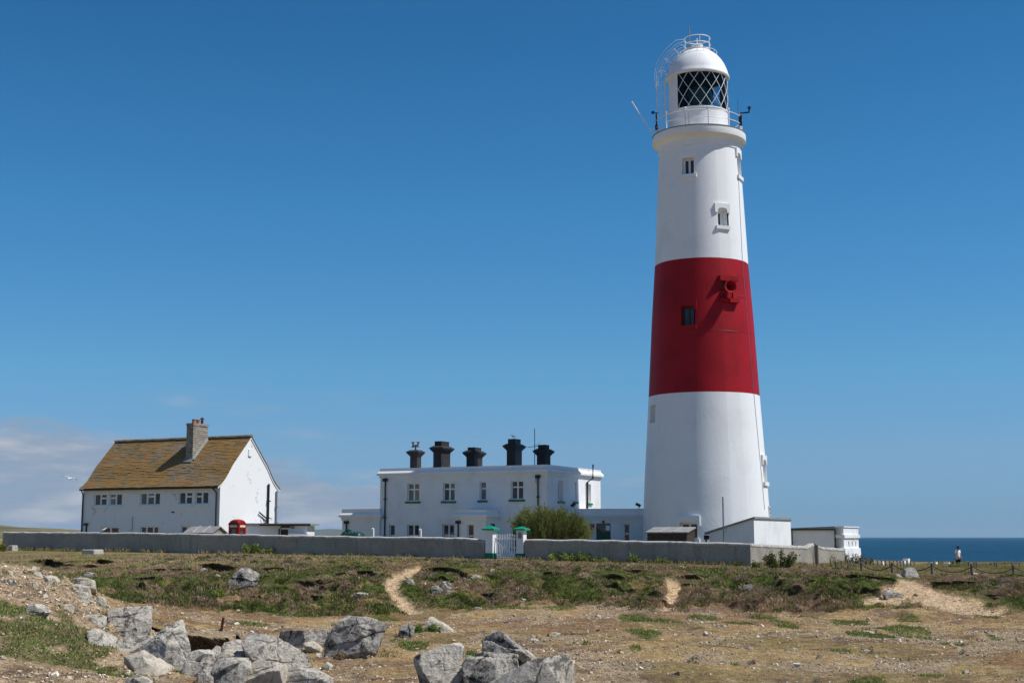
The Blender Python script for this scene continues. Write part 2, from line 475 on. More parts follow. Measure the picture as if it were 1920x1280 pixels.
CTRL = [at(*c) for c in [
    (500, 1280, 27.5), (960, 1280, 27.5), (1400, 1280, 27.5), (1920, 1280, 27.8), (2250, 1280, 28),
    (760, 1225, 34), (1200, 1225, 34), (1600, 1225, 34.2), (1920, 1225, 34.5), (2250, 1225, 35),
    (700, 1175, 45), (960, 1175, 45), (1300, 1175, 45.5), (1650, 1175, 46), (1920, 1175, 46), (2250, 1175, 46),
    (800, 1142, 55), (1000, 1133, 56), (1200, 1139, 55), (1400, 1142, 55), (1600, 1139, 55), (1800, 1141, 55), (1920, 1141, 55), (2250, 1141, 55),
    (600, 1158, 52), (450, 1150, 53), (300, 1138, 54),
    (900, 1095, 58.5), (1200, 1100, 59), (1450, 1105, 58.5), (1750, 1111, 58), (1900, 1113, 58), (600, 1095, 59), (300, 1090, 60), (100, 1085, 62),
    (900, 1064, 62), (1200, 1070, 62), (1450, 1078, 61), (1600, 1081, 61), (1700, 1088, 61), (1820, 1092, 61), (1920, 1097, 61), (2250, 1095, 61),
    (700, 1062, 63), (500, 1056, 65), (300, 1049, 68), (100, 1042, 74), (0, 1039, 79), (-200, 1035, 82),
    (1747, 1080.5, 69), (1615, 1073, 75), (1900, 1078, 67), (1567, 1069, 76), (1640, 1066, 88), (1714, 1062, 102), (1850, 1061, 102), (1930, 1062, 99), (2200, 1063, 98),
    (650, 1049, 66), (800, 1052, 66), (945, 1054, 66), (1100, 1057, 66), (1300, 1062, 65), (475, 1045, 69), (300, 1041, 73), (1450, 1067, 65),
    (0, 1072, 36), (0, 1150, 30), (0, 1280, 24), (100, 1082, 38), (160, 1100, 39), (200, 1135, 39), (300, 1165, 38.5), (200, 1200, 33),
    (330, 1230, 32), (300, 1280, 27), (-200, 1062, 36), (-200, 1200, 28), (400, 1165, 43), (480, 1190, 39),
]]
CTRL += [front_wall_pt(px, py) for px, py in ((5, 1031), (230, 1034.5), (475, 1040), (650, 1043.5), (900, 1048.5), (985, 1050), (1200, 1055.5), (1408, 1062))]
CTRL += [side_wall_pt(1500, 1061), side_wall_pt(1583, 1057)]
CTRL += [Vector(c) for c in [(0, 88, -1.3), (-20, 95, -1.2), (-32, 110, -1.1), (10, 95, -1.4), (15, 112, -1.5), (-13, 47, -2.5), (-18, 48, -2.35),
    (-23, 49, -2.2), (0, 4, -1.75), (15, 8, -2.3), (-15, 8, -1.9), (-45, 60, -1.6), (45, 60, -2.3), (50, 90, -2.6), (-60, 105, -0.9), (-50, 20, -1.5), (50, 20, -2.6), (0, 130, -1.8), (-40, 140, -1.0)]]
_c = np.array([tuple(c) for c in CTRL])
def _tps(r2): return np.where(r2 > 1e-9, .5 * r2 * np.log(np.maximum(r2, 1e-9)), 0)
_n = len(_c); _sx = 1 / 40.0
_d2 = (((_c[:, None, :2] - _c[None, :, :2]) * _sx) ** 2).sum(-1)
_A = np.zeros((_n + 3, _n + 3)); _A[:_n, :_n] = _tps(_d2) + np.eye(_n) * 2e-4
_A[:_n, _n] = 1; _A[:_n, _n + 1:_n + 3] = _c[:, :2] * _sx; _A[_n:, :_n] = _A[:_n, _n:].T
_w = np.linalg.solve(_A, np.concatenate([_c[:, 2], np.zeros(3)]))
def h_smooth(x, y):
    x = np.asarray(x, float); y = np.asarray(y, float); sh = x.shape; x = x.ravel(); y = y.ravel()
    z = np.full(x.shape, _w[_n]) + _w[_n + 1] * x * _sx + _w[_n + 2] * y * _sx
    for i in range(_n):
        z += _w[i] * _tps(((x - _c[i, 0]) * _sx) ** 2 + ((y - _c[i, 1]) * _sx) ** 2)
    return z.reshape(sh)
def _hash(ix, iy, s):
    h = (ix * 374761393 + iy * 668265263 + s * 974711) & 0x7fffffff
    h = ((h ^ (h >> 13)) * 1274126177) & 0x7fffffff
    return ((h ^ (h >> 16)) & 0xffff) / 65535.0
def vnoise(x, y, s=0):
    ix = np.floor(x).astype(np.int64); iy = np.floor(y).astype(np.int64)
    fx = x - ix; fy = y - iy; fx = fx * fx * (3 - 2 * fx); fy = fy * fy * (3 - 2 * fy)
    a = _hash(ix, iy, s); b = _hash(ix + 1, iy, s); c = _hash(ix, iy + 1, s); d = _hash(ix + 1, iy + 1, s)
    return (a * (1 - fx) + b * fx) * (1 - fy) + (c * (1 - fx) + d * fx) * fy
def fbm(x, y, s=0, o=4, g=.5):
    t = 0; a = 1; n = 0
    for i in range(o):
        t = t + a * vnoise(x * 2.03 ** i, y * 2.03 ** i, s + i * 17); n += a; a *= g
    return t / n
def sst(a, b, x):
    t = np.clip((x - a) / (b - a), 0, 1); return t * t * (3 - 2 * t)
def ground_pt(px, py, hf=None, y0=18., y1=125.):     # where the sight line through a photo pixel meets the ground
    ys = np.linspace(y0, y1, 1100); d = ray(px, py)
    xs = d.x / d.y * ys; zs = d.z / d.y * ys
    g = (hf or h_smooth)(xs, ys)
    k = np.nonzero(zs <= g)[0]
    i = k[0] if len(k) else len(ys) - 1
    return Vector((xs[i], ys[i], g[i]))
def on_ground(px, py, Y):                            # ground point at a known distance along a bearing
    d = ray(px, py); x = d.x / d.y * Y
    return Vector((x, Y, float(h_full(np.array([x]), np.array([Y]))[0])))

# foot and crest of the grassy bank (world curves)
_foot = [ground_pt(px, py) for px, py in ((230, 1131), (300, 1137), (450, 1148), (580, 1156), (680, 1160), (800, 1143), (900, 1138), (1000, 1129), (1200, 1139), (1350, 1142), (1500, 1142), (1640, 1132), (1720, 1138), (1850, 1143), (1919, 1143))]
_fx = np.array([p.x for p in _foot]); _fy = np.array([p.y for p in _foot])
def foot_y(x): return np.interp(x, _fx, _fy)

# little earth scarps where the turf is broken: (photo polyline on the ground, drop, reach)
SCARPS = []
def scarp(pts, drop, reach=1.1, soil=1.0):
    SCARPS.append(([ground_pt(a, b).xy for a, b in pts], drop, reach, soil))
scarp(((1572, 1079), (1600, 1077), (1640, 1080), (1682, 1086)), .42, 1.2)
scarp(((1742, 1094), (1760, 1091), (1792, 1089), (1832, 1090)), .45, 1.3)
scarp(((1848, 1095), (1880, 1102), (1921, 1108)), .32, 1.0)
scarp(((788, 1070), (800, 1066), (825, 1062), (852, 1066), (880, 1080)), .42, 1.0)
scarp(((1495, 1086), (1535, 1084), (1552, 1092)), .55, 1.2)
scarp(((1588, 1103), (1622, 1099), (1655, 1104)), .38, 1.2)
scarp(((332, 1178), (350, 1184), (400, 1190), (440, 1193), (470, 1188), (505, 1181)), 1.15, 2.2, 1.0)
scarp(((210, 1150), (240, 1154), (290, 1164), (330, 1177)), .45, 1.4)
scarp(((58, 1050), (90, 1048), (122, 1053)), .55, 1.3)
scarp(((165, 1050), (190, 1048), (212, 1052)), .40, 1.0)
scarp(((372, 1058), (400, 1054), (432, 1062), (462, 1057)), .55, 1.2)
scarp(((665, 1072), (690, 1070), (708, 1074)), .45, 1.2)
scarp(((1262, 1086), (1285, 1079), (1335, 1078)), .25, .9)
scarp(((1362, 1096), (1400, 1092), (1420, 1094)), .22, .8)
scarp(((1440, 1097), (1478, 1096)), .30, .9)
scarp(((1360, 1136), (1390, 1134)), .25, .8)
scarp(((1500, 1125), (1540, 1122)), .22, .8)
scarp(((760, 1112), (790, 1110)), .20, .7)
rs = random.Random(5)
for i in range(120):
    px = rs.uniform(60, 1900); py = rs.uniform(1062, 1128) if px > 250 else rs.uniform(1046, 1064)
    if 700 < px < 800 or 1660 < px < 1860: continue
    w = rs.uniform(9, 30)
    scarp(((px - w, py + rs.uniform(-2, 2)), (px, py - 1.5), (px + w, py + rs.uniform(-2, 2))), rs.uniform(.10, .26), .7, .8)

def scarp_field(x, y):
    dz = np.zeros_like(x); push = np.zeros_like(x); soil = np.zeros_like(x)
    for pts, drop, reach, sl in SCARPS:
        P = np.array([tuple(p) for p in pts]); P = P[np.argsort(P[:, 0])]
        m = (x > P[0, 0] - .6) & (x < P[-1, 0] + .6) & (np.abs(y - P[:, 1].mean()) < 8)
        if not m.any(): continue
        xx = x[m]; yy = y[m]
        ly = np.interp(xx, P[:, 0], P[:, 1]) + (fbm(xx * 1.7, yy * 0, 91, 3) - .5) * .7
        d = ly - yy                                   # positive: on the downhill, near side
        end = sst(-.45, .55, xx - P[0, 0]) * sst(-.45, .55, P[-1, 0] - xx)
        g = max(.10, min(.26, .42 * drop)); inside = np.abs(d) <= g
        t = np.clip((d + g) / (2 * g), 0, 1)
        after = np.clip(1 - (d - g) / (reach * 2.2), 0, 1) ** 1.4
        dz[m] -= .72 * drop * end * np.where(d > g, after, np.where(inside, t ** 1.1, 0))
        o = min(.30, .24 * drop)                      # the turf lip overhangs the undercut face
        rough = (fbm(xx * 3.3, yy * 9 + t * 4, 95, 3) - .5) * .5 * g
        prof = np.where(inside, -o + 1.8 * o * sst(.0, .38, t) + rough * np.sin(np.pi * t), 0)
        push[m] += end * np.where(inside, d + prof, np.where(d < 0, (-g - o) * np.clip(1 + (d + g) / 1.1, 0, 1), (g + .8 * o) * np.clip(1 - (d - g) / 1.1, 0, 1)))
        soil[m] = np.maximum(soil[m], sl * end * (d >= -g * .8) * np.clip(1.15 - np.maximum(d, 0) / (.5 + drop * .6), 0, 1))
    return dz, push, soil

# trodden paths: (photo polyline, half widths in metres)
PATHS = []
def path(pts, ws): PATHS.append(([ground_pt(a, b).xy for a, b in pts], ws))
path(((772, 1146), (758, 1128), (740, 1112), (731, 1101), (738, 1089), (758, 1075), (775, 1067), (786, 1061)), (.42, .42, .40, .42, .48, .45, .35, .2))
path(((1250, 1142), (1259, 1116), (1266, 1096), (1258, 1082)), (.2, .27, .30, .25))
path(((1702, 1092), (1672, 1110), (1650, 1128)), (.5, .9, 1.0))
path(((1822, 1143), (1785, 1128), (1745, 1112), (1712, 1098), (1700, 1086)), (1.5, 1.7, 1.5, 1.0, .6))
def seg_dist(x, y, pts, ws):
    best = np.full(x.shape, 9e9)
    for (a, b), (wa, wb) in zip(zip(pts[:-1], pts[1:]), zip(ws[:-1], ws[1:])):
        ab = b - a; t = np.clip(((x - a[0]) * ab[0] + (y - a[1]) * ab[1]) / ab.length_squared, 0, 1)
        d = np.hypot(x - a[0] - t * ab[0], y - a[1] - t * ab[1]) / (wa + (wb - wa) * t)
        best = np.minimum(best, d)
    return best
def path_field(x, y, grow=1.0):
    out = np.zeros(x.shape)
    for pts, ws in PATHS:
        m = (y > min(p[1] for p in pts) - 3) & (y < max(p[1] for p in pts) + 3)
        if not m.any(): continue
        d = seg_dist(x[m], y[m], pts, ws) / grow + (fbm(x[m] * 1.9, y[m] * 1.9, 33, 5, .65) - .5) * 1.7
        out[m] = np.maximum(out[m], 1 - sst(.7, 1.15, d))
    return out

# green patches on the bare ground: photo ellipse (centre, half width, half height)
_GP = [(1690, 1183, 52, 15), (1635, 1193, 45, 9), (1592, 1167, 38, 5), (1702, 1157, 26, 5), (1250, 1169, 34, 5), (1385, 1171, 34, 6), (1320, 1162, 40, 4), (1470, 1172, 22, 5),
       (1195, 1166, 40, 10), (1205, 1190, 40, 8), (800, 1182, 30, 9), (775, 1216, 34, 10), (884, 1223, 13, 7), (1192, 1222, 11, 5), (1103, 1206, 12, 4), (1577, 1220, 20, 4), (1866, 1191, 10, 4),
       (1625, 1272, 42, 6), (1745, 1271, 30, 4), (1300, 1237, 12, 4), (1380, 1250, 10, 3), (1780, 1208, 34, 4), (735, 1205, 14, 8), (655, 1215, 12, 8), (1050, 1142, 40, 5), (960, 1143, 60, 5), (700, 1160, 60, 8), (560, 1155, 80, 5),
       (850, 1138, 60, 6), (470, 1172, 40, 3), (330, 1162, 30, 3), (1430, 1160, 40, 4), (1520, 1158, 30, 4), (1850, 1155, 30, 3),
       (30, 1148, 72, 16), (95, 1188, 95, 22), (172, 1214, 52, 20), (60, 1226, 75, 13), (140, 1237, 55, 14), (195, 1252, 36, 10), (10, 1178, 35, 14), (210, 1262, 28, 12), (262, 1218, 15, 8), (105, 1081, 14, 6), (285, 1213, 12, 6),
       (220, 1128, 24, 7), (120, 1160, 20, 6), (250, 1268, 28, 8), (350, 1262, 30, 6)]
GPATCH = []
for cx, cy, rx, ry in _GP:
    p = ground_pt(cx, cy); a = ground_pt(cx, cy - ry); b = ground_pt(cx, cy + ry)
    GPATCH.append((p.x, p.y, rx * pm(p.y), max(.18, min(abs(a.y - b.y) * .5, 3.5))))
def patch_field(x, y):
    out = np.zeros(x.shape)
    for cx, cy, rx, ry in GPATCH:
        m = (np.abs(x - cx) < rx * 1.8) & (np.abs(y - cy) < ry * 1.8)
        if not m.any(): continue
        d = np.hypot((x[m] - cx) / rx, (y[m] - cy) / ry)
        out[m] = np.maximum(out[m], 1 - sst(.45, 1.35, d))
    n = fbm(x * 1.3, y * 1.3, 61, 5, .6)
    return sst(.50, .72, out * (.42 + 1.1 * n))

_mc = [ground_pt(px, py).xy for px, py in ((372, 1262), (345, 1225), (320, 1190), (300, 1168), (215, 1140), (190, 1118), (178, 1100))]
def mound_field(x, y):                                   # the rubbly spoil mound at the left
    ang = x / np.maximum(y, 1)
    edge = np.interp(y, [24, 27, 31, 34, 37, 39.5, 41, 44], [-.262, -.235, -.226, -.232, -.240, -.282, -.30, -.9])
    return sst(.018, -.012, ang - edge + (fbm(x * .8, y * .8, 71, 3) - .5) * .03)

def masks(x, y):
    fy = foot_y(x) + (fbm(x * .35, y * .1, 5, 4, .6) - .5) * 3.4
    bank = sst(-.6, .7, y - fy)
    mound = mound_field(x, y) * (1 - bank)
    pth = path_field(x, y)
    green = patch_field(x, y) * (1 - bank)
    return bank, mound, pth, green
def h_full(x, y, want_push=False):
    x = np.asarray(x, float); y = np.asarray(y, float)
    z = h_smooth(x, y)
    near = sst(16, 20, y) * (1 - sst(70, 76, y))
    bank, mound, pth, green = masks(x, y)
    wide = path_field(x, y, 1.9)
    far = (1 - sst(58.5, 62.5, y)) * (1 - .85 * wide)
    bil = 1 - np.abs(2 * fbm(x * .75, y * .85, 6, 3) - 1)
    lump = ((fbm(x * .5, y * .5, 1, 4) - .5) * .55 + (bil - .78) * .75 + (fbm(x * 1.8, y * 1.8, 2, 4, .6) - .5) * .42) * bank * far
    fg = (fbm(x * .32, y * .5, 3, 4) - .5) * .5 * (1 - bank) + (fbm(x * .9, y * 1.3, 12, 4) - .5) * .16 * (1 - bank) + (fbm(x * 2.2, y * 2.2, 4, 4, .6) - .5) * (.07 + .16 * mound) * (1 - bank)
    z = z + (lump * (1 - .6 * pth) + fg) * near - pth * (.16 + .14 * (fbm(x * 2.5, y * 2.5, 14, 3) - .5)) * near * bank
    dz, push, soil = scarp_field(x, y)
    z = z + dz
    # the land ends at a low cliff above the sea
    ang = x / np.maximum(y, 1.0)
    edge = np.interp(ang, [-.6, -.22, -.12, .17, .24, .30, .6], [2000, 900, 150, 140, 118, 111, 104]) + (fbm(x * .2, y * .2, 8, 3) - .5) * 4
    z = z - 8.5 * sst(0, 9, y - edge)
    z = np.where(z < -11, -11, z)
    if want_push: return z, push, soil
    return z

def lines(bps):
    out = []
    for a, b, s in bps: out += list(np.arange(a, b, s))
    return np.array(out)
_gx = lines([(-900, -150, 50), (-150, -50, 8), (-50, -26, .5), (-26, 27, .125), (27, 52, .5), (52, 152, 8), (152, 902, 50)])
_gy = lines([(-300, -20, 40), (-20, 18, 2), (18, 24, .25), (24, 34, .125), (34, 46, .0625), (46, 51.5, .125), (51.5, 66, .0625), (66, 72, .125), (72, 125, .5), (125, 180, 2.5), (180, 1001, 40)])
GX, GY = np.meshgrid(_gx, _gy)
GZ, GPUSH, GSOIL = h_full(GX, GY, True)
bank, mound, pth, green = masks(GX, GY)
def L3(*c): return np.array(c)
def blend(base, col, w): return base * (1 - w[..., None]) + np.asarray(col) * w[..., None]
C_BARE = L3(.295, .178, .088); C_DRY = L3(.42, .285, .130); C_SAND = L3(.62, .44, .265); C_GRAV = L3(.46, .355, .240)
C_GREEN = L3(.085, .115, .026); C_HEATH = L3(.205, .140, .085); C_SOIL = L3(.115, .076, .047)
na = fbm(GX * .17, GY * .19, 21, 5, .6); nb = fbm(GX * .9, GY * 1.1, 22, 5, .62); nc = fbm(GX * 3.1, GY * 3.1, 23, 4, .65)
gc = np.broadcast_to(C_BARE, GX.shape + (3,)).copy()
gc = blend(gc, C_DRY, sst(.42, .56, na))
gc = blend(gc, L3(.20, .17, .065), sst(.52, .66, fbm(GX * .22, GY * .24, 37, 5, .6)) * .55)
gc = blend(gc, L3(.205, .135, .082), sst(.50, .68, nb) * .55)
grav = sst(.51, .60, fbm(GX * .15 + 4, GY * .22, 31, 5, .6)) * sst(.36, .60, nb)
gc = blend(gc, C_GRAV, np.clip(grav, 0, 1) * .6)
gc = blend(gc, C_SAND * .62 + C_GRAV * .25, mound * (.55 + .45 * sst(.35, .6, nc)))
gc = blend(gc, L3(.33, .23, .145), mound * sst(.52, .66, nb) * .7)
gbank = sst(.37, .52, fbm(GX * .42, GY * .5, 41, 5, .62))
bc = blend(np.broadcast_to(C_HEATH, GX.shape + (3,)).copy(), C_GREEN, gbank)
bc = blend(bc, C_DRY * .8, sst(.54, .68, fbm(GX * .7, GY * .7, 44, 4)) * .7)
bc = blend(bc, C_SOIL * 1.3, sst(.56, .68, nb) * .7)
crest = sst(62.5, 64, GY) * (1 - sst(95, 100, GY) * .0)
bc = blend(bc, C_DRY * .75 + C_GREEN * .35, np.broadcast_to(crest * .6, GX.shape) * sst(.35, .6, nb))
gc = gc * (1 - bank[..., None]) + bc * bank[..., None]
gc = blend(gc, C_GREEN * .9, green * .62)
gc = blend(gc, C_SOIL, np.clip(GSOIL, 0, 1) * .95)
gc = blend(gc, C_SAND * (.85 + .3 * nc[..., None]), pth * .95)
gc = blend(gc, L3(.17, .108, .072), (1 - bank) * sst(.56, .70, fbm(GX * .7, GY * .9, 27, 5, .62)) * (1 - pth) * .75)
gc = blend(gc, C_GRAV * 1.15, (1 - bank) * sst(.60, .74, fbm(GX * 2.1, GY * 1.6, 28, 5, .68)) * .4)
gc *= (.66 + .68 * nc[..., None])
def ground_material():
    m, nt, lk, bs = nodes_of('coastal_ground')
    a = nt.new('ShaderNodeAttribute'); a.attribute_name = 'tint'
    v = mapped(nt, lk)
    n1_ = noise_of(nt, lk, v, 7, 8, .72); n2_ = noise_of(nt, lk, v, 26, 5, .7)
    vo = nt.new('ShaderNodeTexVoronoi'); vo.inputs['Scale'].default_value = 11; lk.new(v, vo.inputs['Vector'])
    c = mixc(nt, lk, 1.0, a.outputs['Color'], remapc(nt, lk, n1_), 'MULTIPLY')
    c = mixc(nt, lk, 1.0, c, remapc(nt, lk, n2_), 'MULTIPLY')
    lk.new(c, bs.inputs['Base Color']); bs.inputs['Roughness'].default_value = .95; bs.inputs['Specular IOR Level'].default_value = .1
    ad = nt.new('ShaderNodeMath'); ad.operation = 'MULTIPLY_ADD'; lk.new(n1_, ad.inputs[0]); ad.inputs[1].default_value = 1.4
    lk.new(n2_, ad.inputs[2])
    add_bump(nt, lk, bs, ad.outputs[0], 1.0, .08)
    return m
def remapc(nt, lk, v):
    r = remap(nt, lk, v, .30, .70, .62, 1.38)
    cb = nt.new('ShaderNodeCombineXYZ')
    for i in range(3): lk.new(r, cb.inputs[i])
    return cb.outputs[0]
M['ground'] = ground_material()
ny_, nx_ = GX.shape
ids = np.arange(ny_ * nx_).reshape(ny_, nx_)
GF = np.stack([ids[:-1, :-1], ids[:-1, 1:], ids[1:, 1:], ids[1:, :-1]], -1).reshape(-1, 4)
ground = structure(np_mesh('ground', np.stack([GX, GY + GPUSH, GZ], -1).reshape(-1, 3), GF, M['ground'], True, gc.reshape(-1, 3)))
ground['label'] = 'eroded coastal ground with grassy bank, bare soil and sandy tracks'

# ---------------------------------------------------------------- sea
def sea_mat():
    m, nt, lk, bs = nodes_of('sea_water')
    v = mapped(nt, lk, (.55, 1, 1))
    a = noise_of(nt, lk, v, .12, 8, .62); b = noise_of(nt, lk, mapped(nt, lk, (.18, 1, 1)), .012, 5, .6)
    w3 = noise_of(nt, lk, v, .9, 4, .6)
    s1 = noise_of(nt, lk, mapped(nt, lk, (.30, .010, 1)), 1.0, 6, .65); s2 = noise_of(nt, lk, mapped(nt, lk, (.018, .0016, 1)), 1.0, 6, .6)
    c = mixc(nt, lk, remap(nt, lk, s2, .36, .66), (.0025, .050, .105), (.006, .080, .142))
    c = mixc(nt, lk, remap(nt, lk, s1, .40, .64, 0, .75), c, (.002, .033, .078))
    c = mixc(nt, lk, remap(nt, lk, s1, .66, .74, 0, .5), c, (.03, .13, .19))
    lk.new(c, bs.inputs['Base Color']); bs.inputs['Roughness'].default_value = .35
    bs.inputs['Specular IOR Level'].default_value = .03
    ad = nt.new('ShaderNodeMath'); ad.operation = 'ADD'; lk.new(a, ad.inputs[0]); lk.new(w3, ad.inputs[1])
    add_bump(nt, lk, bs, ad.outputs[0], 1.0, 2.2)
    return m
mb = MB(); S_ = 22000
mb.poly([(-S_, -S_, 0), (S_, -S_, 0), (S_, S_, 0), (-S_, S_, 0)])
structure(mb.build('sea', sea_mat(), loc=(0, 0, -8.0)))['label'] = 'blue sea reaching the horizon'

# ---------------------------------------------------------------- distant land
def hill(name, pts, depth, mat, base_z, seg=10, rough=1.0):
    """pts: ridge line in world coordinates; the hill falls away on both sides."""
    P = []; F = []; n = len(pts)
    for j in range(seg + 1):
        t = j / seg * 2 - 1
        for i, p in enumerate(pts):
            hgt = (1 - abs(t)) ** .8
            nz = (vnoise(np.array([i * .37 + j * .9]), np.array([j * .71]), 9)[0] - .5) * rough
            P.append((p[0], p[1] + t * depth, base_z + (p[2] - base_z) * hgt + nz * hgt * (1 if abs(t) > .05 else .3)))
    for j in range(seg):
        for i in range(n - 1):
            a = j * n + i; F.append((a, a + 1, a + n + 1, a + n))
    mb = MB(); mb.add(P, F, 0, True)
    return structure(mb.build(name, mat))
M['far_land'] = paint('rough_grazing_land', (.155, .130, .062), .95, .3, .03, 0, col2=(.06, .07, .025))
M['blue_hill'] = paint('far_wooded_hills', (.075, .085, .045), .95, .1, .001, 0)
ridge = [(-210, 984), (-90, 983), (0, 983.5), (14, 986), (30, 987.5), (60, 988.5), (95, 990), (125, 992), (150, 993.5), (185, 996), (230, 1001), (300, 1006)]
hill('hill', [at(px, py, 620) for px, py in ridge], 240, M['far_land'], -4)['label'] = 'low brown headland beyond the wall at the far left'
rng2 = [(430, 1005), (470, 1002), (520, 1000), (560, 997.5), (585, 993.5), (600, 992), (615, 991), (632, 991.5), (650, 993), (690, 996), (740, 999), (800, 1003), (840, 1006)]
hill('hill', [at(px, py, 14000) for px, py in rng2], 900, M['blue_hill'], -12, rough=6)['label'] = 'blue hills across the bay between the two white houses'

# thin sea air over the whole place: far hills fade to blue in it
def haze_mat():
    m = bpy.data.materials.new('thin_sea_haze'); m.use_nodes = True
    nt, lk = m.node_tree.nodes, m.node_tree.links; nt.clear()
    out = nt.new('ShaderNodeOutputMaterial'); pv = nt.new('ShaderNodeVolumePrincipled')
    pv.inputs['Color'].default_value = (.62, .80, 1.0, 1); pv.inputs['Density'].default_value = 2.4e-5
    pv.inputs['Anisotropy'].default_value = 0.0
    lk.new(pv.outputs[0], out.inputs['Volume']); return m
mb = MB(); mb.box(-23000, 23000, -23000, 23000, -13.0, 130.0)
hz_ = mb.build('haze', haze_mat()); hz_['kind'] = 'stuff'; hz_['label'] = 'thin blue sea haze over the bay and hills'; hz_['category'] = 'haze'
# ================================================================ THE LIGHTHOUSE
T_AX = at(1322.7, 990, 100.0)
T_LOC = Vector((T_AX.x + .07, T_AX.y, float(h_full(np.array([T_AX.x]), np.array([T_AX.y]))[0])))
TZ = T_LOC.z
T_ROT = -math.atan2(T_LOC.x, T_LOC.y)
def tz(py): return at(1316, py, 100.0).z - TZ
def tr(h, py): return h * pm(100.0, at(1316, py, 100.0).z)
lh = thing('lighthouse', 'tall white tapering lighthouse tower with one broad red band and domed lantern', 'lighthouse', T_LOC, T_ROT)
def tfr(phi, r, z):              # frame on the tower: x tangent (right), y outward, z up
    d = Vector((math.sin(phi), -math.cos(phi), 0)); t = Vector((math.cos(phi), math.sin(phi), 0))
    return (d * r + Vector((0, 0, z)), t, d, Vector((0, 0, 1)))
PROF = [(120.5, 1020), (118.4, 990), (113.8, 900), (106.9, 800), (103.2, 744.5), (94.4, 600), (86.9, 499.5), (81.4, 400), (76.3, 310), (75.2, 291)]
pz = np.array([tz(p[1]) for p in PROF]); pr = np.array([tr(*p) for p in PROF])
pz[0] = -.6
def rad(z): return float(np.interp(z, pz, pr))
Z_R0, Z_R1 = tz(744.5), tz(499.5)
def axis_px(py): return 1322.7 - (990 - py) / 740.0 * 12.9
def half_px(py): return float(np.interp(-py, [-p[1] for p in PROF], [p[0] for p in PROF]))
def phi_of(px, py): return math.asin(max(-1, min(1, (px - axis_px(py)) / half_px(py))))
# openings: centre px, top py, bottom py, width m, kind
WIN = [('A', 1290.5, 287, 318, .86), ('B', 1352.0, 389, 419.5, .74), ('C', 1383.4, 291, 331, .80), ('D', 1289.5, 571, 607, .92),
       ('E', 1360.5, 525, 558, .90), ('F', 1223.8, 758, 791, .95), ('G', 1429.8, 866, 904, .95), ('H', 1290.5, 979, 1010, 1.25)]
OPEN = []
for k, px, y0, y1, w in WIN:
    ph = phi_of(px, (y0 + y1) / 2)
    # a front-facing point lies nearer than the axis: correct the height for that
    yy = 100.0 - math.cos(ph) * 4.2
    z1 = at(px, y0, yy).z - TZ; z0 = at(px, y1, yy).z - TZ
    OPEN.append((k, ph, z0, z1, w))
ang = list(np.linspace(-math.pi, math.pi, 145)[:-1]); zl = [float(z) for z in pz] + list(np.linspace(pz[0], pz[-1], 30)) + [Z_R0, Z_R1]
for k, ph, z0, z1, w in OPEN:
    hw = w / 2 / rad((z0 + z1) / 2)
    ang = [a for a in ang if not (ph - hw - .006 < a < ph + hw + .006)] + [ph - hw, ph + hw]
    zl = [z for z in zl if not (abs(z - z0) < .03 or abs(z - z1) < .03)] + [z0, z1]
ang = sorted(set(ang)); zl = sorted(set(zl))
tb = MB(); NA = len(ang); P = []
for z in zl:
    r = rad(z)
    for a in ang: P.append((r * math.sin(a), -r * math.cos(a), z))
tb.v = P
for j in range(len(zl) - 1):
    zm = (zl[j] + zl[j + 1]) / 2
    for i in range(NA):
        i2 = (i + 1) % NA; am = (ang[i] + (ang[i2] if i2 else ang[0] + 2 * math.pi)) / 2
        if any(abs(am - ph) < w / 2 / rad((z0 + z1) / 2) - .001 and z0 < zm < z1 for k, ph, z0, z1, w in OPEN): continue
        tb.f.append((j * NA + i, j * NA + i2, (j + 1) * NA + i2, (j + 1) * NA + i)); tb.sm.append(True)
        tb.m.append(1 if Z_R0 < zm < Z_R1 else 0)
DEPTH = .55
for k, ph, z0, z1, w in OPEN:     # reveals and back
    mi = 1 if Z_R0 < (z0 + z1) / 2 < Z_R1 else 0
    def cor(s, z, inn):
        r = rad(z); a = ph + s * w / 2 / rad((z0 + z1) / 2)
        p = Vector((r * math.sin(a), -r * math.cos(a), z))
        return p - Vector((math.sin(ph), -math.cos(ph), 0)) * inn
    o = [cor(-1, z0, 0), cor(1, z0, 0), cor(1, z1, 0), cor(-1, z1, 0)]
    n = [cor(-1, z0, DEPTH), cor(1, z0, DEPTH), cor(1, z1, DEPTH), cor(-1, z1, DEPTH)]
    tb.add(o + n, [(0, 1, 5, 4), (1, 2, 6, 5), (2, 3, 7, 6), (3, 0, 4, 7), (4, 5, 6, 7)], mi)
tower = tb.build('tower', [M['tower_white'], M['tower_red']], lh, sharp=30)
bev = None
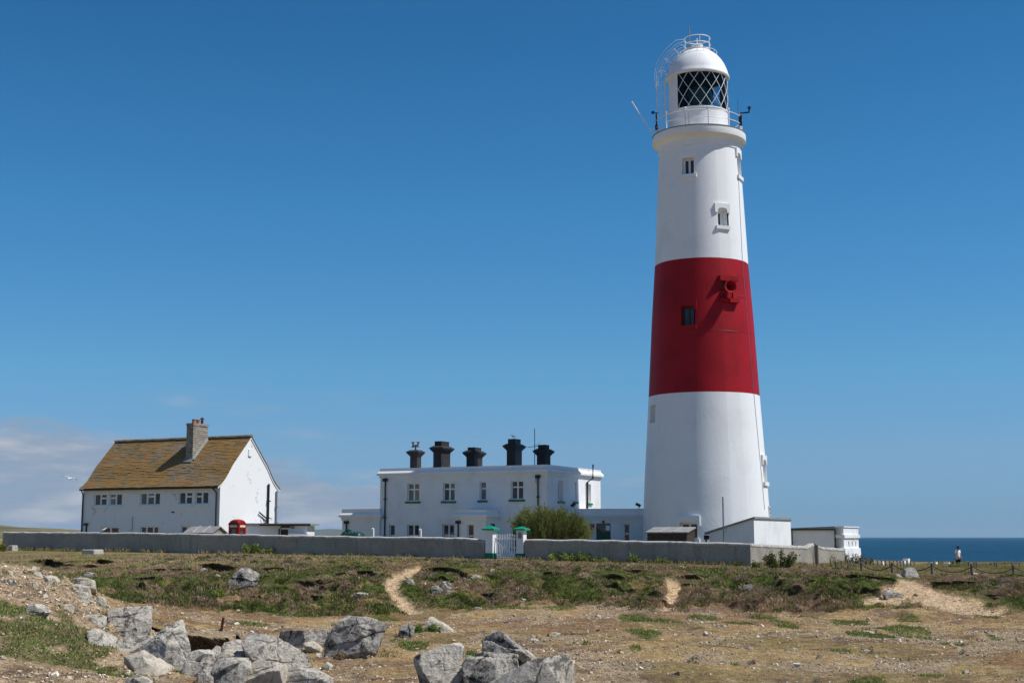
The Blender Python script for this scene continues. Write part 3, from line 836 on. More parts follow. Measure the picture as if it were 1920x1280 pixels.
for k, ph, z0, z1, w in OPEN:
    zc = (z0 + z1) / 2; red = Z_R0 < zc < Z_R1; wallm = M['tower_red'] if red else M['tower_white']
    fr = tfr(ph, rad(zc) - DEPTH + .02, 0); fr = (fr[0], fr[1], -fr[2], fr[3])   # y inward
    fr = (fr[0], fr[1], -fr[2], fr[3])
    if k in 'ABDH':
        f = MB()
        def bar(a, b, c, d, dep=.10): f.box(a, b, .0, dep, c, d, 0, fr)
        hw = w / 2
        bar(-hw, -hw + .12, z0, z1); bar(hw - .12, hw, z0, z1); bar(-hw + .12, hw - .12, z0, z0 + .10); bar(-hw + .12, hw - .12, z1 - .12, z1)
        if k in 'ADH': bar(-.07, .07, z0 + .10, z1 - .12, .11)
        if k == 'B': f.box(-hw, hw, .0, .09, z0, z1, 0, fr)
        wo = f.build('window', M['white'] if not red else M['brown_stain'], lh)
        g = MB(); g.box(*((-.17, .02, .09, .105, z0 + .12, z1 - .22) if k == 'B' else (-hw + .05, hw - .05, -.005, .03, z0 + .05, z1 - .05)), 0, fr)
        g.build('pane', M['glass'], wo)
    if k == 'E':
        f = MB(); f.box(-w / 2, w / 2, .0, .04, z0, z1, 0, fr); f.build('window', M['brown_stain'], lh)
    # lintel over the opening with a shallow arch, and a sill
    fo = tfr(ph, rad(z1) - .03, 0)
    if k in 'BCDEGH' or k == 'A':
        hw = w / 2; out = .09 if k in 'BCEGH' else .05
        lw = hw + (.24 if k in 'BE' else .20)
        arch = [(hw * math.cos(t), z1 - .02 + .16 * math.sin(t)) for t in np.linspace(0, math.pi, 9)]
        outl = [(-lw, z1 - .22), (-lw, z1 + .46), (lw, z1 + .46), (lw, z1 - .22), (hw, z1 - .22)] + arch + [(-hw, z1 - .22)]
        if k == 'E':
            outl = [(-lw - .02, z1 - .02), (-lw - .02, z1 + .32), (lw + .1, z1 + .32), (lw + .1, z1 - .02)]; out = .32
        l = MB()
        l.prism(outl, -.12, out, 0, fo)
        l.build('lintel', wallm, lh)
        fs = tfr(ph, rad(z0) - .03, 0)
        s = MB()
        if k == 'E':
            s.box(-lw, -.12, -.1, .30, z0 - .28, z0 - .02, 0, fs); s.box(.02, lw + .1, -.1, .30, z0 - .30, z0 - .02, 0, fs)
        else:
            s.box(-hw - .18, hw + .18, -.1, out + .04, z0 - .26, z0, 0, fs)
        s.build('sill', wallm, lh)
# fog horn
k, ph, z0, z1, w = OPEN[4]
fh = tfr(phi_of(1353, 541), rad(z0) - .1, (z0 + z1) / 2 + .02)
horn = MB()
ho, ht, hd, hz = fh
pr_h = [(.10, -.45), (.13, .0), (.16, .45), (.21, .85), (.29, 1.1), (.40, 1.26), (.47, 1.27), (.47, 1.23), (.38, 1.14), (.23, .90), (.14, .55), (.0, .5)]
N = 28; P = []
for r, y in pr_h:
    for i in range(N):
        a = 2 * math.pi * i / N
        P.append(ho + hd * y + ht * (r * math.cos(a)) + hz * (r * math.sin(a)))
horn.add(P, [(j * N + i, j * N + (i + 1) % N, (j + 1) * N + (i + 1) % N, (j + 1) * N + i) for j in range(len(pr_h) - 1) for i in range(N)], 0, True)
horn.box(-.02, .30, .0, .75, -.76, -.30, 0, fh)
horn.build('fog_horn', M['tower_red'], lh)

# gallery: coved cornice and deck
g = MB()
gp = [(tr(75.2, 291), tz(291)), (tr(76.6, 290.5), tz(290.5)), (tr(76.8, 285.5), tz(285.5)), (tr(75.6, 285), tz(285))]
for i in range(9):
    t = i / 8 * math.pi / 2
    gp.append((tr(75.8 + 9.6 * (1 - math.cos(t)), 284), tz(283.5 - 10.5 * math.sin(t))))
gp += [(tr(86.6, 272), tz(272)), (tr(86.9, 271), tz(271)), (tr(86.9, 259.5), tz(259.5)), (tr(86.2, 258.5), tz(258.5)), (tr(40, 258), tz(258))]
g.lathe(gp, 120)
g.build('gallery', M['tower_white'], lh, sharp=28)
g = MB(); g.lathe([(tr(87.4, 259), tz(259)), (tr(87.5, 257.5), tz(257.5)), (tr(82, 257), tz(257))], 120)
g.build('deck_edge', paint('weathered_lead', (.22, .20, .17), .7, .2, 3, .2), lh)
DK = tz(257.5)
# lantern
LR = tr(54.2, 200); ZG0, ZG1 = tz(214.5), tz(150.5)
l = MB(); l.lathe([(LR + .05, DK - .02), (LR + .05, DK + .12), (LR, DK + .14), (LR, ZG0 - .10), (LR + .05, ZG0 - .08), (LR + .05, ZG0), (LR - .3, ZG0 + .01)], 96)
l.build('lantern_drum', M['white'], lh)
PA0 = math.asin((1271.5 - 1308.5) / 54.2); PA1 = R(148)
l = MB(); l.lathe([(LR + .02, ZG0 + .01), (LR + .02, ZG1 + .1)], 64, a0=PA1, a1=PA0 + 2 * math.pi)
l.lathe([(LR - .02, ZG1 + .1), (LR - .02, ZG0 + .01)], 64, 1, a0=PA1, a1=PA0 + 2 * math.pi)
l.build('blank_panel', [M['white'], M['interior']], lh)
l = MB(); l.lathe([(LR - .01, ZG0), (LR - .01, ZG1 + .1)], 64, a0=PA0, a1=PA1)
l.build('lantern_glazing', M['lantern_glass'], lh)
l = MB(); NB = 16; hh = ZG1 + .05 - ZG0
A0 = math.asin((1312.5 - 1308.5) / 54.2)
for s in (-1, 1):
    for i in range(NB):
        a_top = A0 + 2 * math.pi * i / NB
        pts = []
        for q in range(17):
            t = q / 16; a = a_top + s * (1 - t) * math.pi / 4 * 1.06
            a_ = (a + math.pi) % (2 * math.pi) - math.pi
            if PA0 - .01 <= a_ <= PA1 + .5:
                pts.append(Vector(((LR + .03) * math.sin(a_), -(LR + .03) * math.cos(a_), ZG0 + hh * t)))
            elif len(pts) > 1: l.tube(pts, .020, 5); pts = []
            else: pts = []
        if len(pts) > 1: l.tube(pts, .020, 5)
l.build('lattice_bars', M['trim'], lh)
l = MB(); l.lathe([(0.02, ZG0 + .05), (.55, ZG0 + .05), (.62, ZG0 + .25), (.98, ZG0 + .45), (1.08, ZG0 + .9), (1.08, ZG0 + 1.35), (.95, ZG0 + 1.75), (.6, ZG0 + 2.05), (.2, ZG0 + 2.1), (.02, ZG0 + 2.1)], 40)
l.build('lens', M['lens'], lh)
l = MB(); l.lathe([(LR - .04, ZG1 + .04), (0.01, ZG1 + .35)], 48); l.build('lantern_ceiling', M['interior'], lh)
l = MB(); l.lathe([(0.01, ZG0 - .05), (LR - .05, ZG0 - .05)], 48); l.build('lantern_floor', M['interior'], lh)
# dome
DP = [(53.6, 151.5), (58.0, 151.3), (58.9, 150.0), (58.9, 147.4), (57.3, 145.0), (55.4, 138), (52.8, 131), (49.6, 124.3), (45, 117), (39.6, 110.6), (33, 104.8), (26, 99.6), (22, 97)]
DPm = [(tr(r, y), tz(y)) for r, y in DP]
d = MB(); d.lathe(DPm + [(0.02, tz(95.5))], 96); d.build('dome', M['white'], lh, sharp=40)
d = MB(); d.lathe([(tr(24, 97), tz(97.6)), (tr(24.3, 97), tz(96)), (tr(20, 96), tz(95)), (tr(11, 95), tz(94.4)), (tr(10.6, 95), tz(87.5)), (tr(11.4, 95), tz(87)), (tr(11, 95), tz(86)), (.02, tz(85.5))], 48)
d.build('dome_cap', M['white'], lh, sharp=30)
RM = M['trim']
def ring(mb, r, z, t, a0=0, a1=2 * math.pi, n=64):
    full = abs(a1 - a0 - 2 * math.pi) < 1e-6
    pts = [(r * math.sin(a0 + (a1 - a0) * i / n), -r * math.cos(a0 + (a1 - a0) * i / n), z) for i in range(n if full else n + 1)]
    mb.tube(pts, t, 6, closed=full)
# gallery rail
gr = MB(); RR = tr(80.5, 250)
for zz in (DK + 1.16, DK + .60): ring(gr, RR, zz, .026)
for i in range(12):
    a = R(-17 + 30 * i); p = Vector((RR * math.sin(a), -RR * math.cos(a), DK))
    gr.tube([p, p + Vector((0, 0, 1.26))], .05, 8)
    gr.lathe([(.02, DK + 1.24), (.085, DK + 1.30), (.085, DK + 1.36), (.02, DK + 1.43)], 10, c=(p.x, p.y))
a = R(-12.5); p = Vector((RR * math.sin(a), -RR * math.cos(a), DK)); gr.tube([p, p + Vector((0, 0, 1.2))], .05, 6)
gr.build('gallery_railing', RM, lh)
# crown rail on the dome
dr = MB(); r_ = tr(24.6, 90); zb = tz(99)
for zz in (tz(74), tz(85.6)): ring(dr, r_, zz, .032)
for a in (R(-66), R(66), R(114), R(-114), R(180), R(12)):
    p = Vector((r_ * math.sin(a), -r_ * math.cos(a), 0)); dr.tube([p + Vector((0, 0, zb)), p + Vector((0, 0, tz(74)))], .03, 6)
dr.build('dome_railing', RM, lh)
dr = MB(); ring(dr, tr(36.5, 110), tz(101), .02)
for i in range(18):
    a = i * math.pi / 9; c0 = tr(36.5, 110)
    dr.tube([(c0 * math.sin(a), -c0 * math.cos(a), tz(101)), ((c0 - .05) * math.sin(a), -(c0 - .05) * math.cos(a), tz(106.5))], .018, 5)
dr.build('dome_handhold', RM, lh)
# caged ladder climbing the landward side and over the dome
ld = MB(); LA = R(-97)
dirL = Vector((math.sin(LA), -math.cos(LA), 0)); tanL = Vector((math.cos(LA), math.sin(LA), 0))
path_rz = [(tr(61.5, 200), DK)] + [(tr(61.5, 200), DK + (tz(152) - DK) * t) for t in (.25, .5, .75, 1.0)]
path_rz += [(r + .10 + .03 * 0, z + .12) for r, z in DPm[4:]]
def along(o, s, r, z, off, upz): return dirL * (r + off) + tanL * s + Vector((0, 0, z + upz))
nrm = []
for i, (r, z) in enumerate(path_rz):
    a = path_rz[max(0, i - 1)]; b = path_rz[min(len(path_rz) - 1, i + 1)]
    t = Vector((b[0] - a[0], b[1] - a[1])).normalized(); nrm.append(Vector((t.y, -t.x)))
for s in (-.22, .22):
    ld.tube([dirL * r + tanL * s + Vector((0, 0, z)) for r, z in path_rz], .035, 6)
L = [0]
for a, b in zip(path_rz[:-1], path_rz[1:]): L.append(L[-1] + math.hypot(b[0] - a[0], b[1] - a[1]))
def at_len(q, off=0.0):
    r = np.interp(q, L, [p[0] for p in path_rz]); z = np.interp(q, L, [p[1] for p in path_rz])
    nx = np.interp(q, L, [n.x for n in nrm]); nz = np.interp(q, L, [n.y for n in nrm])
    return float(r + nx * off), float(z + nz * off)
q = .3
while q < L[-1]:
    r, z = at_len(q); ld.tube([dirL * r + tanL * -.22 + Vector((0, 0, z)), dirL * r + tanL * .22 + Vector((0, 0, z))], .018, 5); q += .3
ld.build('ladder', M['trim'], lh)
cg = MB()
def hoop(q):
    pts = []
    for i in range(13):
        t = math.pi * i / 12
        r, z = at_len(q, .68 * math.sin(t)); pts.append(dirL * r + tanL * (-.36 * math.cos(t)) + Vector((0, 0, z)))
    return pts
qs = [1.75 + 0.85 * i for i in range(11) if 1.75 + .85 * i < L[-1]]
H = [hoop(q) for q in qs]
for h in H: cg.tube(h, .016, 5)
for i in (2, 4, 6, 8, 10): cg.tube([h[i] for h in H], .012, 5)
for s in (-.36, .36):
    for off in (.5, .95):
        pts = []
        for iq, q in enumerate(np.linspace(L[4] - .5, L[-1], 16)):
            r, z = at_len(q, .66 + (off - .66) * min(1, iq / 7)); pts.append(dirL * r + tanL * s + Vector((0, 0, z)))
        pts.append(dirL * r_ + tanL * s * .7 + Vector((0, 0, tz(74) if off > .6 else tz(85.6)))); cg.tube(pts, .016, 5)
cg.build('ladder_cage', M['trim'], lh)
# rods and instruments
ro = MB(); c = Vector(((1293 - 1306.8) * pm(100, 35), .0, 0))
ro.tube([c + Vector((0, 0, tz(92))), c + Vector((0, 0, tz(56)))], .05, 6); ro.tube([c + Vector((0, 0, tz(56))), c + Vector((0, 0, tz(48)))], .03, 6)
ro.box(-.18, .18, -.15, .15, tz(95), tz(89), 0, (c, Vector((1, 0, 0)), Vector((0, 1, 0)), Vector((0, 0, 1))))
ro.build('lightning_rod', M['iron'], lh)
ro = MB(); ro.tube([(0, 0, tz(87)), (0, 0, tz(72))], [.06, .035], 6); ro.build('finial', M['trim'], lh)
def gal(px, py, r=None):         # a point on the gallery seen at a photo pixel, at the rail radius, left or right side
    x = (px - 1309.5) * pm(100, 31); rr = r or RR
    y = -math.sqrt(max(0, rr * rr - x * x))
    return Vector((x, y, tz(py)))
an = MB(); b0 = gal(1231.5, 246); an.tube([b0 + Vector((0, 0, 0)), Vector((b0.x - .55, b0.y, tz(243)))], .03, 5)
an.tube([gal(1225, 252), Vector((gal(1186, 191, 8).x, b0.y, tz(191)))], [.025, .045], 6)
an.build('whip_aerial', M['trim'], lh)
an = MB(); an.tube([b0, b0 + Vector((0, 0, 1.25))], .06, 6); an.box(-.1, .1, -.1, .1, 0, .35, 0, (b0, Vector((1, 0, 0)), Vector((0, 1, 0)), Vector((0, 0, 1))))
hd_ = b0 + Vector((-.05, 0, 1.3)); an.tube([hd_ + Vector((-.2, 0, 0)), hd_ + Vector((.2, 0, 0))], .03, 6)
an.lathe([(.01, .02), (.12, .0), (.1, .16), (.01, .2)], 10, fr=(hd_ + Vector((-.2, 0, -.05)), Vector((1, 0, 0)), Vector((0, 1, 0)), Vector((0, 0, 1))))
an.build('anemometer', M['black'], lh)
an = MB(); b1 = gal(1386, 246); p1 = b1 + Vector((0, 0, .95)); p2 = Vector((gal(1402, 222, 9).x, b1.y, p1.z + .02))
an.tube([p1, p2], .055, 6); an.tube([p2, p2 + Vector((.03, 0, .28))], .06, 6)
an.lathe([(.01, .25), (.12, .28), (.12, .42), (.01, .48)], 10, fr=(p2 + Vector((.03, 0, 0)), Vector((1, 0, 0)), Vector((0, 1, 0)), Vector((0, 0, 1))))
an.box(-.12, .12, -.1, .1, .0, .75, 0, (b1, Vector((1, 0, 0)), Vector((0, 1, 0)), Vector((0, 0, 1))))
an.tube([b1 + Vector((-.15, 0, .9)), b1 + Vector((-.15, 0, 2.0))], .012, 4)
an.build('fog_detector', M['black'], lh)
# lightning conductor strip and the seam across the red band
cs_ = MB(); pts = []
for py in np.linspace(292, 955, 24):
    px = np.interp(py, [290, 500, 745, 955], [1379.5, 1388.5, 1409, 1428]); ph = phi_of(px, py); z = at(px, py, 100 - math.cos(ph) * 4).z - TZ
    r = rad(z) + .015; pts.append((r * math.sin(ph), -r * math.cos(ph), z))
cs_.tube(pts, .015, 5); cs_.build('conductor_strip', M['iron'], lh)
cs_ = MB(); z = at(1360, 618, 96).z - TZ
ring(cs_, rad(z) + .003, z, .011, phi_of(1318, 618), R(70), 20)
cs_.build('seam', M['black'], lh); cs_ = MB()
z = at(1368, 551, 96).z - TZ; ring(cs_, rad(z) + .005, z, .016, phi_of(1377, 552), phi_of(1391, 552), 6)
cs_.build('cable', M['black'], lh)
ph = phi_of(1438, 957); z = tz(958) ; s = MB(); f_ = tfr(ph, rad(z) + .0, z)
s.box(-.34, .34, -.02, .05, -.32, .36, 0, f_); s.box(-.24, .24, .05, .065, .02, .24, 1, f_); s.box(-.20, .20, .05, .065, -.2, -.06, 2, f_)
s.build('warning_sign', [M['trim'], M['sign_red'], M['black']], lh)
# ================================================================ BUILDINGS OF THE STATION
def hit_front(loc, px, py): return local_hit(px, py, loc, RZ, 1, 0.0)
def hit_side(loc, px, py): return local_hit(px, py, loc, RZ, 0, 0.0)
def panel(mb, fr, x0, x1, z0, z1, openings, depth=.16, m=0):
    """wall skin in the fr.x/fr.z plane (y points into the house) with real openings and reveals"""
    o, ex, ey, ez = fr
    xs = sorted({x0, x1, *[a for q in openings for a in q[:2]]}); zs = sorted({z0, z1, *[a for q in openings for a in q[2:4]]})
    def P(x, z, y=0): return o + ex * x + ey * y + ez * z
    for i in range(len(xs) - 1):
        for j in range(len(zs) - 1):
            xm, zm = (xs[i] + xs[i + 1]) / 2, (zs[j] + zs[j + 1]) / 2
            if any(q[0] < xm < q[1] and q[2] < zm < q[3] for q in openings): continue
            mb.poly([P(xs[i], zs[j]), P(xs[i + 1], zs[j]), P(xs[i + 1], zs[j + 1]), P(xs[i], zs[j + 1])], m)
    for a, b, c, d in [q[:4] for q in openings]:
        for p, q in (((a, c), (b, c)), ((b, c), (b, d)), ((b, d), (a, d)), ((a, d), (a, c))):
            mb.poly([P(*p), P(*q), P(*q, depth), P(*p, depth)], m)
def window(parent, fr, x0, x1, z0, z1, cols, rows, inset=.12, glass='glass', fw=.055, sill=None, sill_over=.08, frame_mat='trim', panes=None):
    """frame with mullions; cols/rows are fractions where bars stand; children: pane, sill"""
    f = MB(); t = .06
    f.box(x0, x0 + fw, inset, inset + t, z0, z1, 0, fr); f.box(x1 - fw, x1, inset, inset + t, z0, z1, 0, fr)
    f.box(x0 + fw, x1 - fw, inset, inset + t, z0, z0 + fw, 0, fr); f.box(x0 + fw, x1 - fw, inset, inset + t, z1 - fw, z1, 0, fr)
    xb = [x0 + (x1 - x0) * c for c in cols]
    for x in xb: f.box(x - fw * .8, x + fw * .8, inset + .004, inset + t, z0 + fw, z1 - fw, 0, fr)
    edges = [x0 + fw] + xb + [x1 - fw]
    for i in range(len(edges) - 1):
        rr = rows[i] if rows and isinstance(rows[0], (list, tuple)) else rows
        for r_ in rr: f.box(edges[i] + fw * .5, edges[i + 1] - fw * .5, inset + .008, inset + t, z0 + (z1 - z0) * r_ - fw * .7, z0 + (z1 - z0) * r_ + fw * .7, 0, fr)
    w = f.build('window', M[frame_mat], parent)
    n = len(edges) - 1; gl = panes or [glass] * n
    for i in range(n):
        g = MB(); g.box(edges[i] - (fw * .0), edges[i + 1], inset + .035, inset + .05, z0 + fw * .8, z1 - fw * .8, 0, fr)
        g.build('pane', M[gl[i]], w)
    if sill:
        s = MB(); s.box(x0 - sill_over, x1 + sill_over, -.10, inset - .002, z0 - .15, z0 - .002, 0, fr); s.build('sill', M[sill], w)
    return w
def pipe(parent, name, pts, r, mat='black', hopper=None):
    mb = MB(); mb.tube(pts, r, 8)
    a, b = Vector(pts[0]), Vector(pts[-1])
    if hopper is not None:
        h = Vector(pts[0]); mb.box(h.x - .17, h.x + .17, h.y - .12, h.y + .12, h.z - .05, h.z + .17)
    n = int((a - b).length / 1.6)
    for i in range(1, n + 1):
        p = a.lerp(b, i / (n + 1))
        if len(pts) == 2: mb.box(p.x - r * 1.7, p.x + r * 1.7, p.y - r * 1.5, p.y + r * 1.5, p.z - .04, p.z + .04)
    return mb.build(name, M[mat], parent)

# ---------------------------------------------------------------- keepers' quarters
QD = 100.2
q0 = at(1025.5, 990, QD)
QL = Vector((q0.x, q0.y, -1.35))
QF = frame((0, 0, 0)); 
kq = thing('keepers_quarters', 'two storey white flat roofed house with black chimneys and green sills beside the tower', 'house', QL, RZ)
def qf(px, py):
    p = hit_front(QL, px, py); return p.x, p.z
def qs(px, py):
    p = hit_side(QL, px, py); return p.y, p.z
xl = qf(712.5, 950)[0]; ztop = qf(1025, 870.5)[1]; zc = qf(1025, 880)[1]; zc2 = qf(1025, 889)[1]; yd = qs(1126, 930)[0]
UPW = [(763.5, 786, 905.5, 939.5, 'd', ['glass', 'glass_warm']), (830.5, 852.5, 904.5, 939, 'd', ['glass', 'glass_net']), (899, 911.2, 902.5, 937.5, 's', ['glass_net']), (957.5, 981, 900.5, 936, 'd', ['glass', 'glass'])]
LOW = [(729, 740.2, 982.8, 's', ['glass']), (763, 785.5, 982.6, 'd', ['glass', 'glass']), (829, 851, 982.2, 'd', ['glass', 'glass']), (957.5, 981, 981.5, 'd', ['glass', 'glass'])]
op = []; spec = []
for a, b, t, bt, k, gl in UPW:
    x0, x1 = qf(a, 920)[0], qf(b, 920)[0]; z1, z0 = qf((a + b) / 2, t)[1], qf((a + b) / 2, bt)[1]
    op.append((x0, x1, z0, z1)); spec.append((k, gl, True))
for a, b, t, k, gl in LOW:
    x0, x1 = qf(a, 990)[0], qf(b, 990)[0]; z1 = qf((a + b) / 2, t)[1]
    op.append((x0, x1, z1 - 1.75, z1)); spec.append((k, gl, True))
SFR = (Vector((0, 0, 0)), Vector((0, 1, 0)), Vector((-1, 0, 0)), Vector((0, 0, 1)))     # side face: x runs back, y into the house
sop = []
for a, b, t, bt in ((1046.5, 1056, 901, 939), (1075, 1081.5, 903, 940), (1100.8, 1108, 907, 943)):
    y0, y1 = qs(a, 920)[0], qs(b, 920)[0]; z1, z0 = qs((a + b) / 2, t)[1], qs((a + b) / 2, bt)[1]
    sop.append((y0, y1, z0, z1))
w = MB()
panel(w, ID, xl, 0, -.5, zc2, op, .22)
panel(w, SFR, 0, yd, -.5, zc2, sop, .34)
w.poly([(xl, 0, -.5), (xl, yd, -.5), (xl, yd, zc2), (xl, 0, zc2)]); w.poly([(xl, yd, -.5), (0, yd, -.5), (0, yd, zc2), (xl, yd, zc2)])
w.box(xl + .01, -.6, .6, yd - .6, -.4, zc2 - .1, 1)
w.build('wall', [M['white'], M['interior']], kq)
c = MB()
def cornice(mb, x0, x1, y0, y1, z0, z1, z2, steps=((.07, .5), (.20, .28), (.0, 0))):
    """plain frieze band, projecting ledge, and parapet set back above it"""
    mb.box(x0 - .07, x1 + .07, y0 - .07, y1 + .07, z0, z0 + (z1 - z0) * .55)
    mb.box(x0 - .21, x1 + .21, y0 - .21, y1 + .21, z0 + (z1 - z0) * .55, z1)
    mb.box(x0 - .21, x1 + .21, y0 - .21, y1 + .21, z1, z1 + .20, taper=.17)
    mb.box(x0 - .035, x1 + .035, y0 - .035, y1 + .035, z1 + .20, z2)
cornice(c, xl, 0, 0, yd, zc2, zc, ztop)
c.build('cornice', M['white'], kq)
c = MB(); c.box(xl - .05, .05, -.035, 0, qf(900, 951)[1] - .05, qf(900, 951)[1]); 
c.build('string_course', M['white'], kq)
for (x0, x1, z0, z1), (k, gl, _) in zip(op, spec):
    up = z0 > 3
    if k == 'd': window(kq, ID, x0, x1, z0, z1, [.5], [.66 if up else .52], .17, panes=gl, fw=.075, sill='green' , sill_over=.13)
    else: window(kq, ID, x0, x1, z0, z1, [], [.64 if up else .52], .17, panes=gl, fw=.075, sill='green', sill_over=.13)
for i, (x0, x1, z0, z1) in enumerate(sop):
    if i == 1:
        b = MB(); b.box(x0, x1, .12, .2, z0, z1, 0, SFR); bo = b.build('blind_window', M['white'], kq)
        s = MB(); s.box(x0 - .13, x1 + .13, -.1, .118, z0 - .15, z0 - .002, 0, SFR); s.build('sill', M['green'], bo)
    else: window(kq, SFR, x0, x1, z0, z1, [], [.64], .26, panes=['glass'], fw=.20, sill='green', sill_over=.13)
for px, t, b in ((723.5, 901, 1010), (1009.5, 894.5, 1010)):
    x, z = qf(px, t); pipe(kq, 'downpipe', [(x, -.09, z), (x, -.09, 0)], .055, hopper=1)
y_, z_ = qs(1100, 905); 
pipe(kq, 'soil_pipe', [(.10, qs(1099, 930)[0], .5), (.10, qs(1099, 930)[0], z_ + .05), (.34, qs(1104, 900)[0], z_ + .35), (.36, qs(1104, 900)[0], ztop + .35)], .07)
x, z = qf(1001.5, 905); b = MB(); b.box(x - .16, x + .16, -.18, -.003, z, z + .38); b.build('alarm_box', M['trim'], kq)
# chimneys
def chimney(cx, py_cap, py_base, x0, x1, w, dep, stub, ydist, pot=True, mat='chimney_black'):
    p0 = local_hit(x0, py_cap, QL, RZ, 1, ydist); p1 = local_hit(x1, py_cap, QL, RZ, 1, ydist)
    z1 = p0.z; z0 = ztop - 1.2
    xa = p0.x; xb = xa + w
    c = MB(); c.box(xa, xb, ydist, ydist + dep, z0, z1 - .30)
    c.box(xa - .05, xb + .05, ydist - .05, ydist + dep + .05, ztop - .9, ztop + .12)
    for i, (o, h0, h1) in enumerate(((.04, .30, .23), (.09, .23, .16), (.15, .16, .10), (.20, .10, .02))):
        c.box(xa - o, xb + o, ydist - o, ydist + dep + o, z1 - h0, z1 - h1)
    c.box(xa - .24, xb + .24, ydist - .24, ydist + dep + .24, z1 - .02, z1 + .06)
    c.box(xa - .22, xb + .22, ydist - .22, ydist + dep + .22, z1 + .06, z1 + .20, taper=.20)
    co = c.build('chimney', M[mat], kq)
    if stub:
        s = MB(); s.box(xa + .04, xb - .04, ydist + .12, ydist + dep - .12, z1 + .20, z1 + .20 + stub)
        s.build('flue_block', M[mat], co)
    return co, xa, xb, z1
ch1 = chimney(0, 848, 875, 769, 792, .64, .66, 0, 4.2)
chimney(0, 840.5, 874, 812.5, 846, .70, 1.42, .36, 1.6)
chimney(0, 849, 872, 874.5, 906, .67, 1.36, .24, 2.6)
ch4 = chimney(0, 836.5, 870, 950, 979, .70, 1.16, .36, 1.6, mat='black')  # blacker material puts the tower's shadow into this chimney's colour
chimney(0, 846, 868, 1006.5, 1033, .68, .95, .30, 2.6)
co, xa, xb, z1 = ch1
cw = MB(); xm = (xa + xb) / 2; cw.tube([(xm, 4.5, z1 + .18), (xm, 4.5, z1 + .5)], .06, 6)
cw.box(xm - .05, xm + .05, 4.42, 4.58, z1 + .45, z1 + .62)
for s in (-1, 1):
    cw.lathe([(.14, -.20), (.06, -.02), (.06, .06), (.15, .22), (.12, .24), (.02, .1)], 10, fr=(Vector((xm + s * .24, 4.5, z1 + .62)), Vector((1, 0, 0)), Vector((0, 1, 0)), Vector((0, 0, 1))))
    cw.tube([(xm, 4.5, z1 + .55), (xm + s * .24, 4.5, z1 + .62)], .06, 6)
cw.build('cowl', paint('rusty_cowl', (.22, .19, .16), .7, .3, 8, .2), co)
# tv aerial
ae = MB(); pa = local_hit(1002.5, 870, QL, RZ, 1, 3.0); pt = local_hit(1002.5, 803, QL, RZ, 1, 3.0)
ae.tube([(pa.x, 3, pa.z - 1), (pa.x, 3, pt.z)], .032, 6)
hz = local_hit(1002.5, 835.5, QL, RZ, 1, 3.0).z
ae.tube([(pa.x - .62, 3.1, hz - .08), (pa.x + .62, 2.95, hz)], .018, 5)
for i in range(9):
    t = i / 8; p = Vector((pa.x - .62 + 1.24 * t, 3.1 - .15 * t, hz - .08 + .08 * t)); ae.tube([p + Vector((-.05, -.2, 0)), p + Vector((.05, .2, 0))], .010, 4)
ae.tube([(pa.x, 3, hz), (pa.x + .55, 2.95, hz + .28)], .012, 4); ae.tube([(pa.x + .1, 3, hz - .25), (pa.x + .85, 2.95, hz - .15)], .012, 4)
ae.build('aerial', M['iron'], kq)
# left single-storey wing
wx0 = qf(645, 985)[0]; zt = qf(712, 953.5)[1]; z1_ = qf(712, 964.5)[1]; z0_ = qf(712, 974.5)[1]
w = MB(); w.box(wx0, xl + .12, -.25, 6.5, -.5, z0_); w.build('left_wing', M['white'], kq)
c = MB(); cornice(c, wx0, xl + .12, -.25, 6.5, z0_, z1_, zt); c.build('cornice', M['white'], kq)
x, z = qf(654, 980.5); pipe(kq, 'downpipe', [(x, -.34, z), (x, -.34, 0)], .055, hopper=1)
# porch in front
PY = -2.0
def pf(px, py): p = local_hit(px, py, QL, RZ, 1, PY); return p.x, p.z
px0, px1 = pf(853.5, 985)[0], pf(911, 985)[0]; zt = pf(911, 955)[1]; z1_ = pf(911, 965)[1]; z0_ = pf(911, 973)[1]
PFR = (Vector((0, PY, 0)), Vector((1, 0, 0)), Vector((0, 1, 0)), Vector((0, 0, 1)))
a, b = pf(875.5, 990)[0], pf(888, 990)[0]; zz = pf(881, 982)[1]
po = [(a, b, zz - 1.75, zz)]
w = MB(); panel(w, PFR, px0, px1, -.5, z0_, po, .2)
w.poly([(px1, PY, -.5), (px1, 0, -.5), (px1, 0, z0_), (px1, PY, z0_)]); w.poly([(px0, PY, -.5), (px0, 0, -.5), (px0, 0, z0_), (px0, PY, z0_)])
w.poly([(px0, PY + .5, -.5), (px1, PY + .5, -.5), (px1, PY + .5, z0_), (px0, PY + .5, z0_)])
w.build('porch', M['white'], kq)
c = MB(); cornice(c, px0, px1, PY, -.22, z0_, z1_, zt); c.build('cornice', M['white'], kq)
window(kq, PFR, *po[0], [], [.52], .15, panes=['glass_warm'], fw=.075, sill='green', sill_over=.13)
x, z = pf(860, 980); pipe(kq, 'downpipe', [(x, PY - .09, z), (x, PY - .09, 0)], .055, hopper=1)
g = MB(); g.box(px1 + .002, px1 + .03, PY + .75, PY + 1.35, pf(911, 989)[1], pf(911, 981)[1]); g.build('side_window', M['glass'], kq)

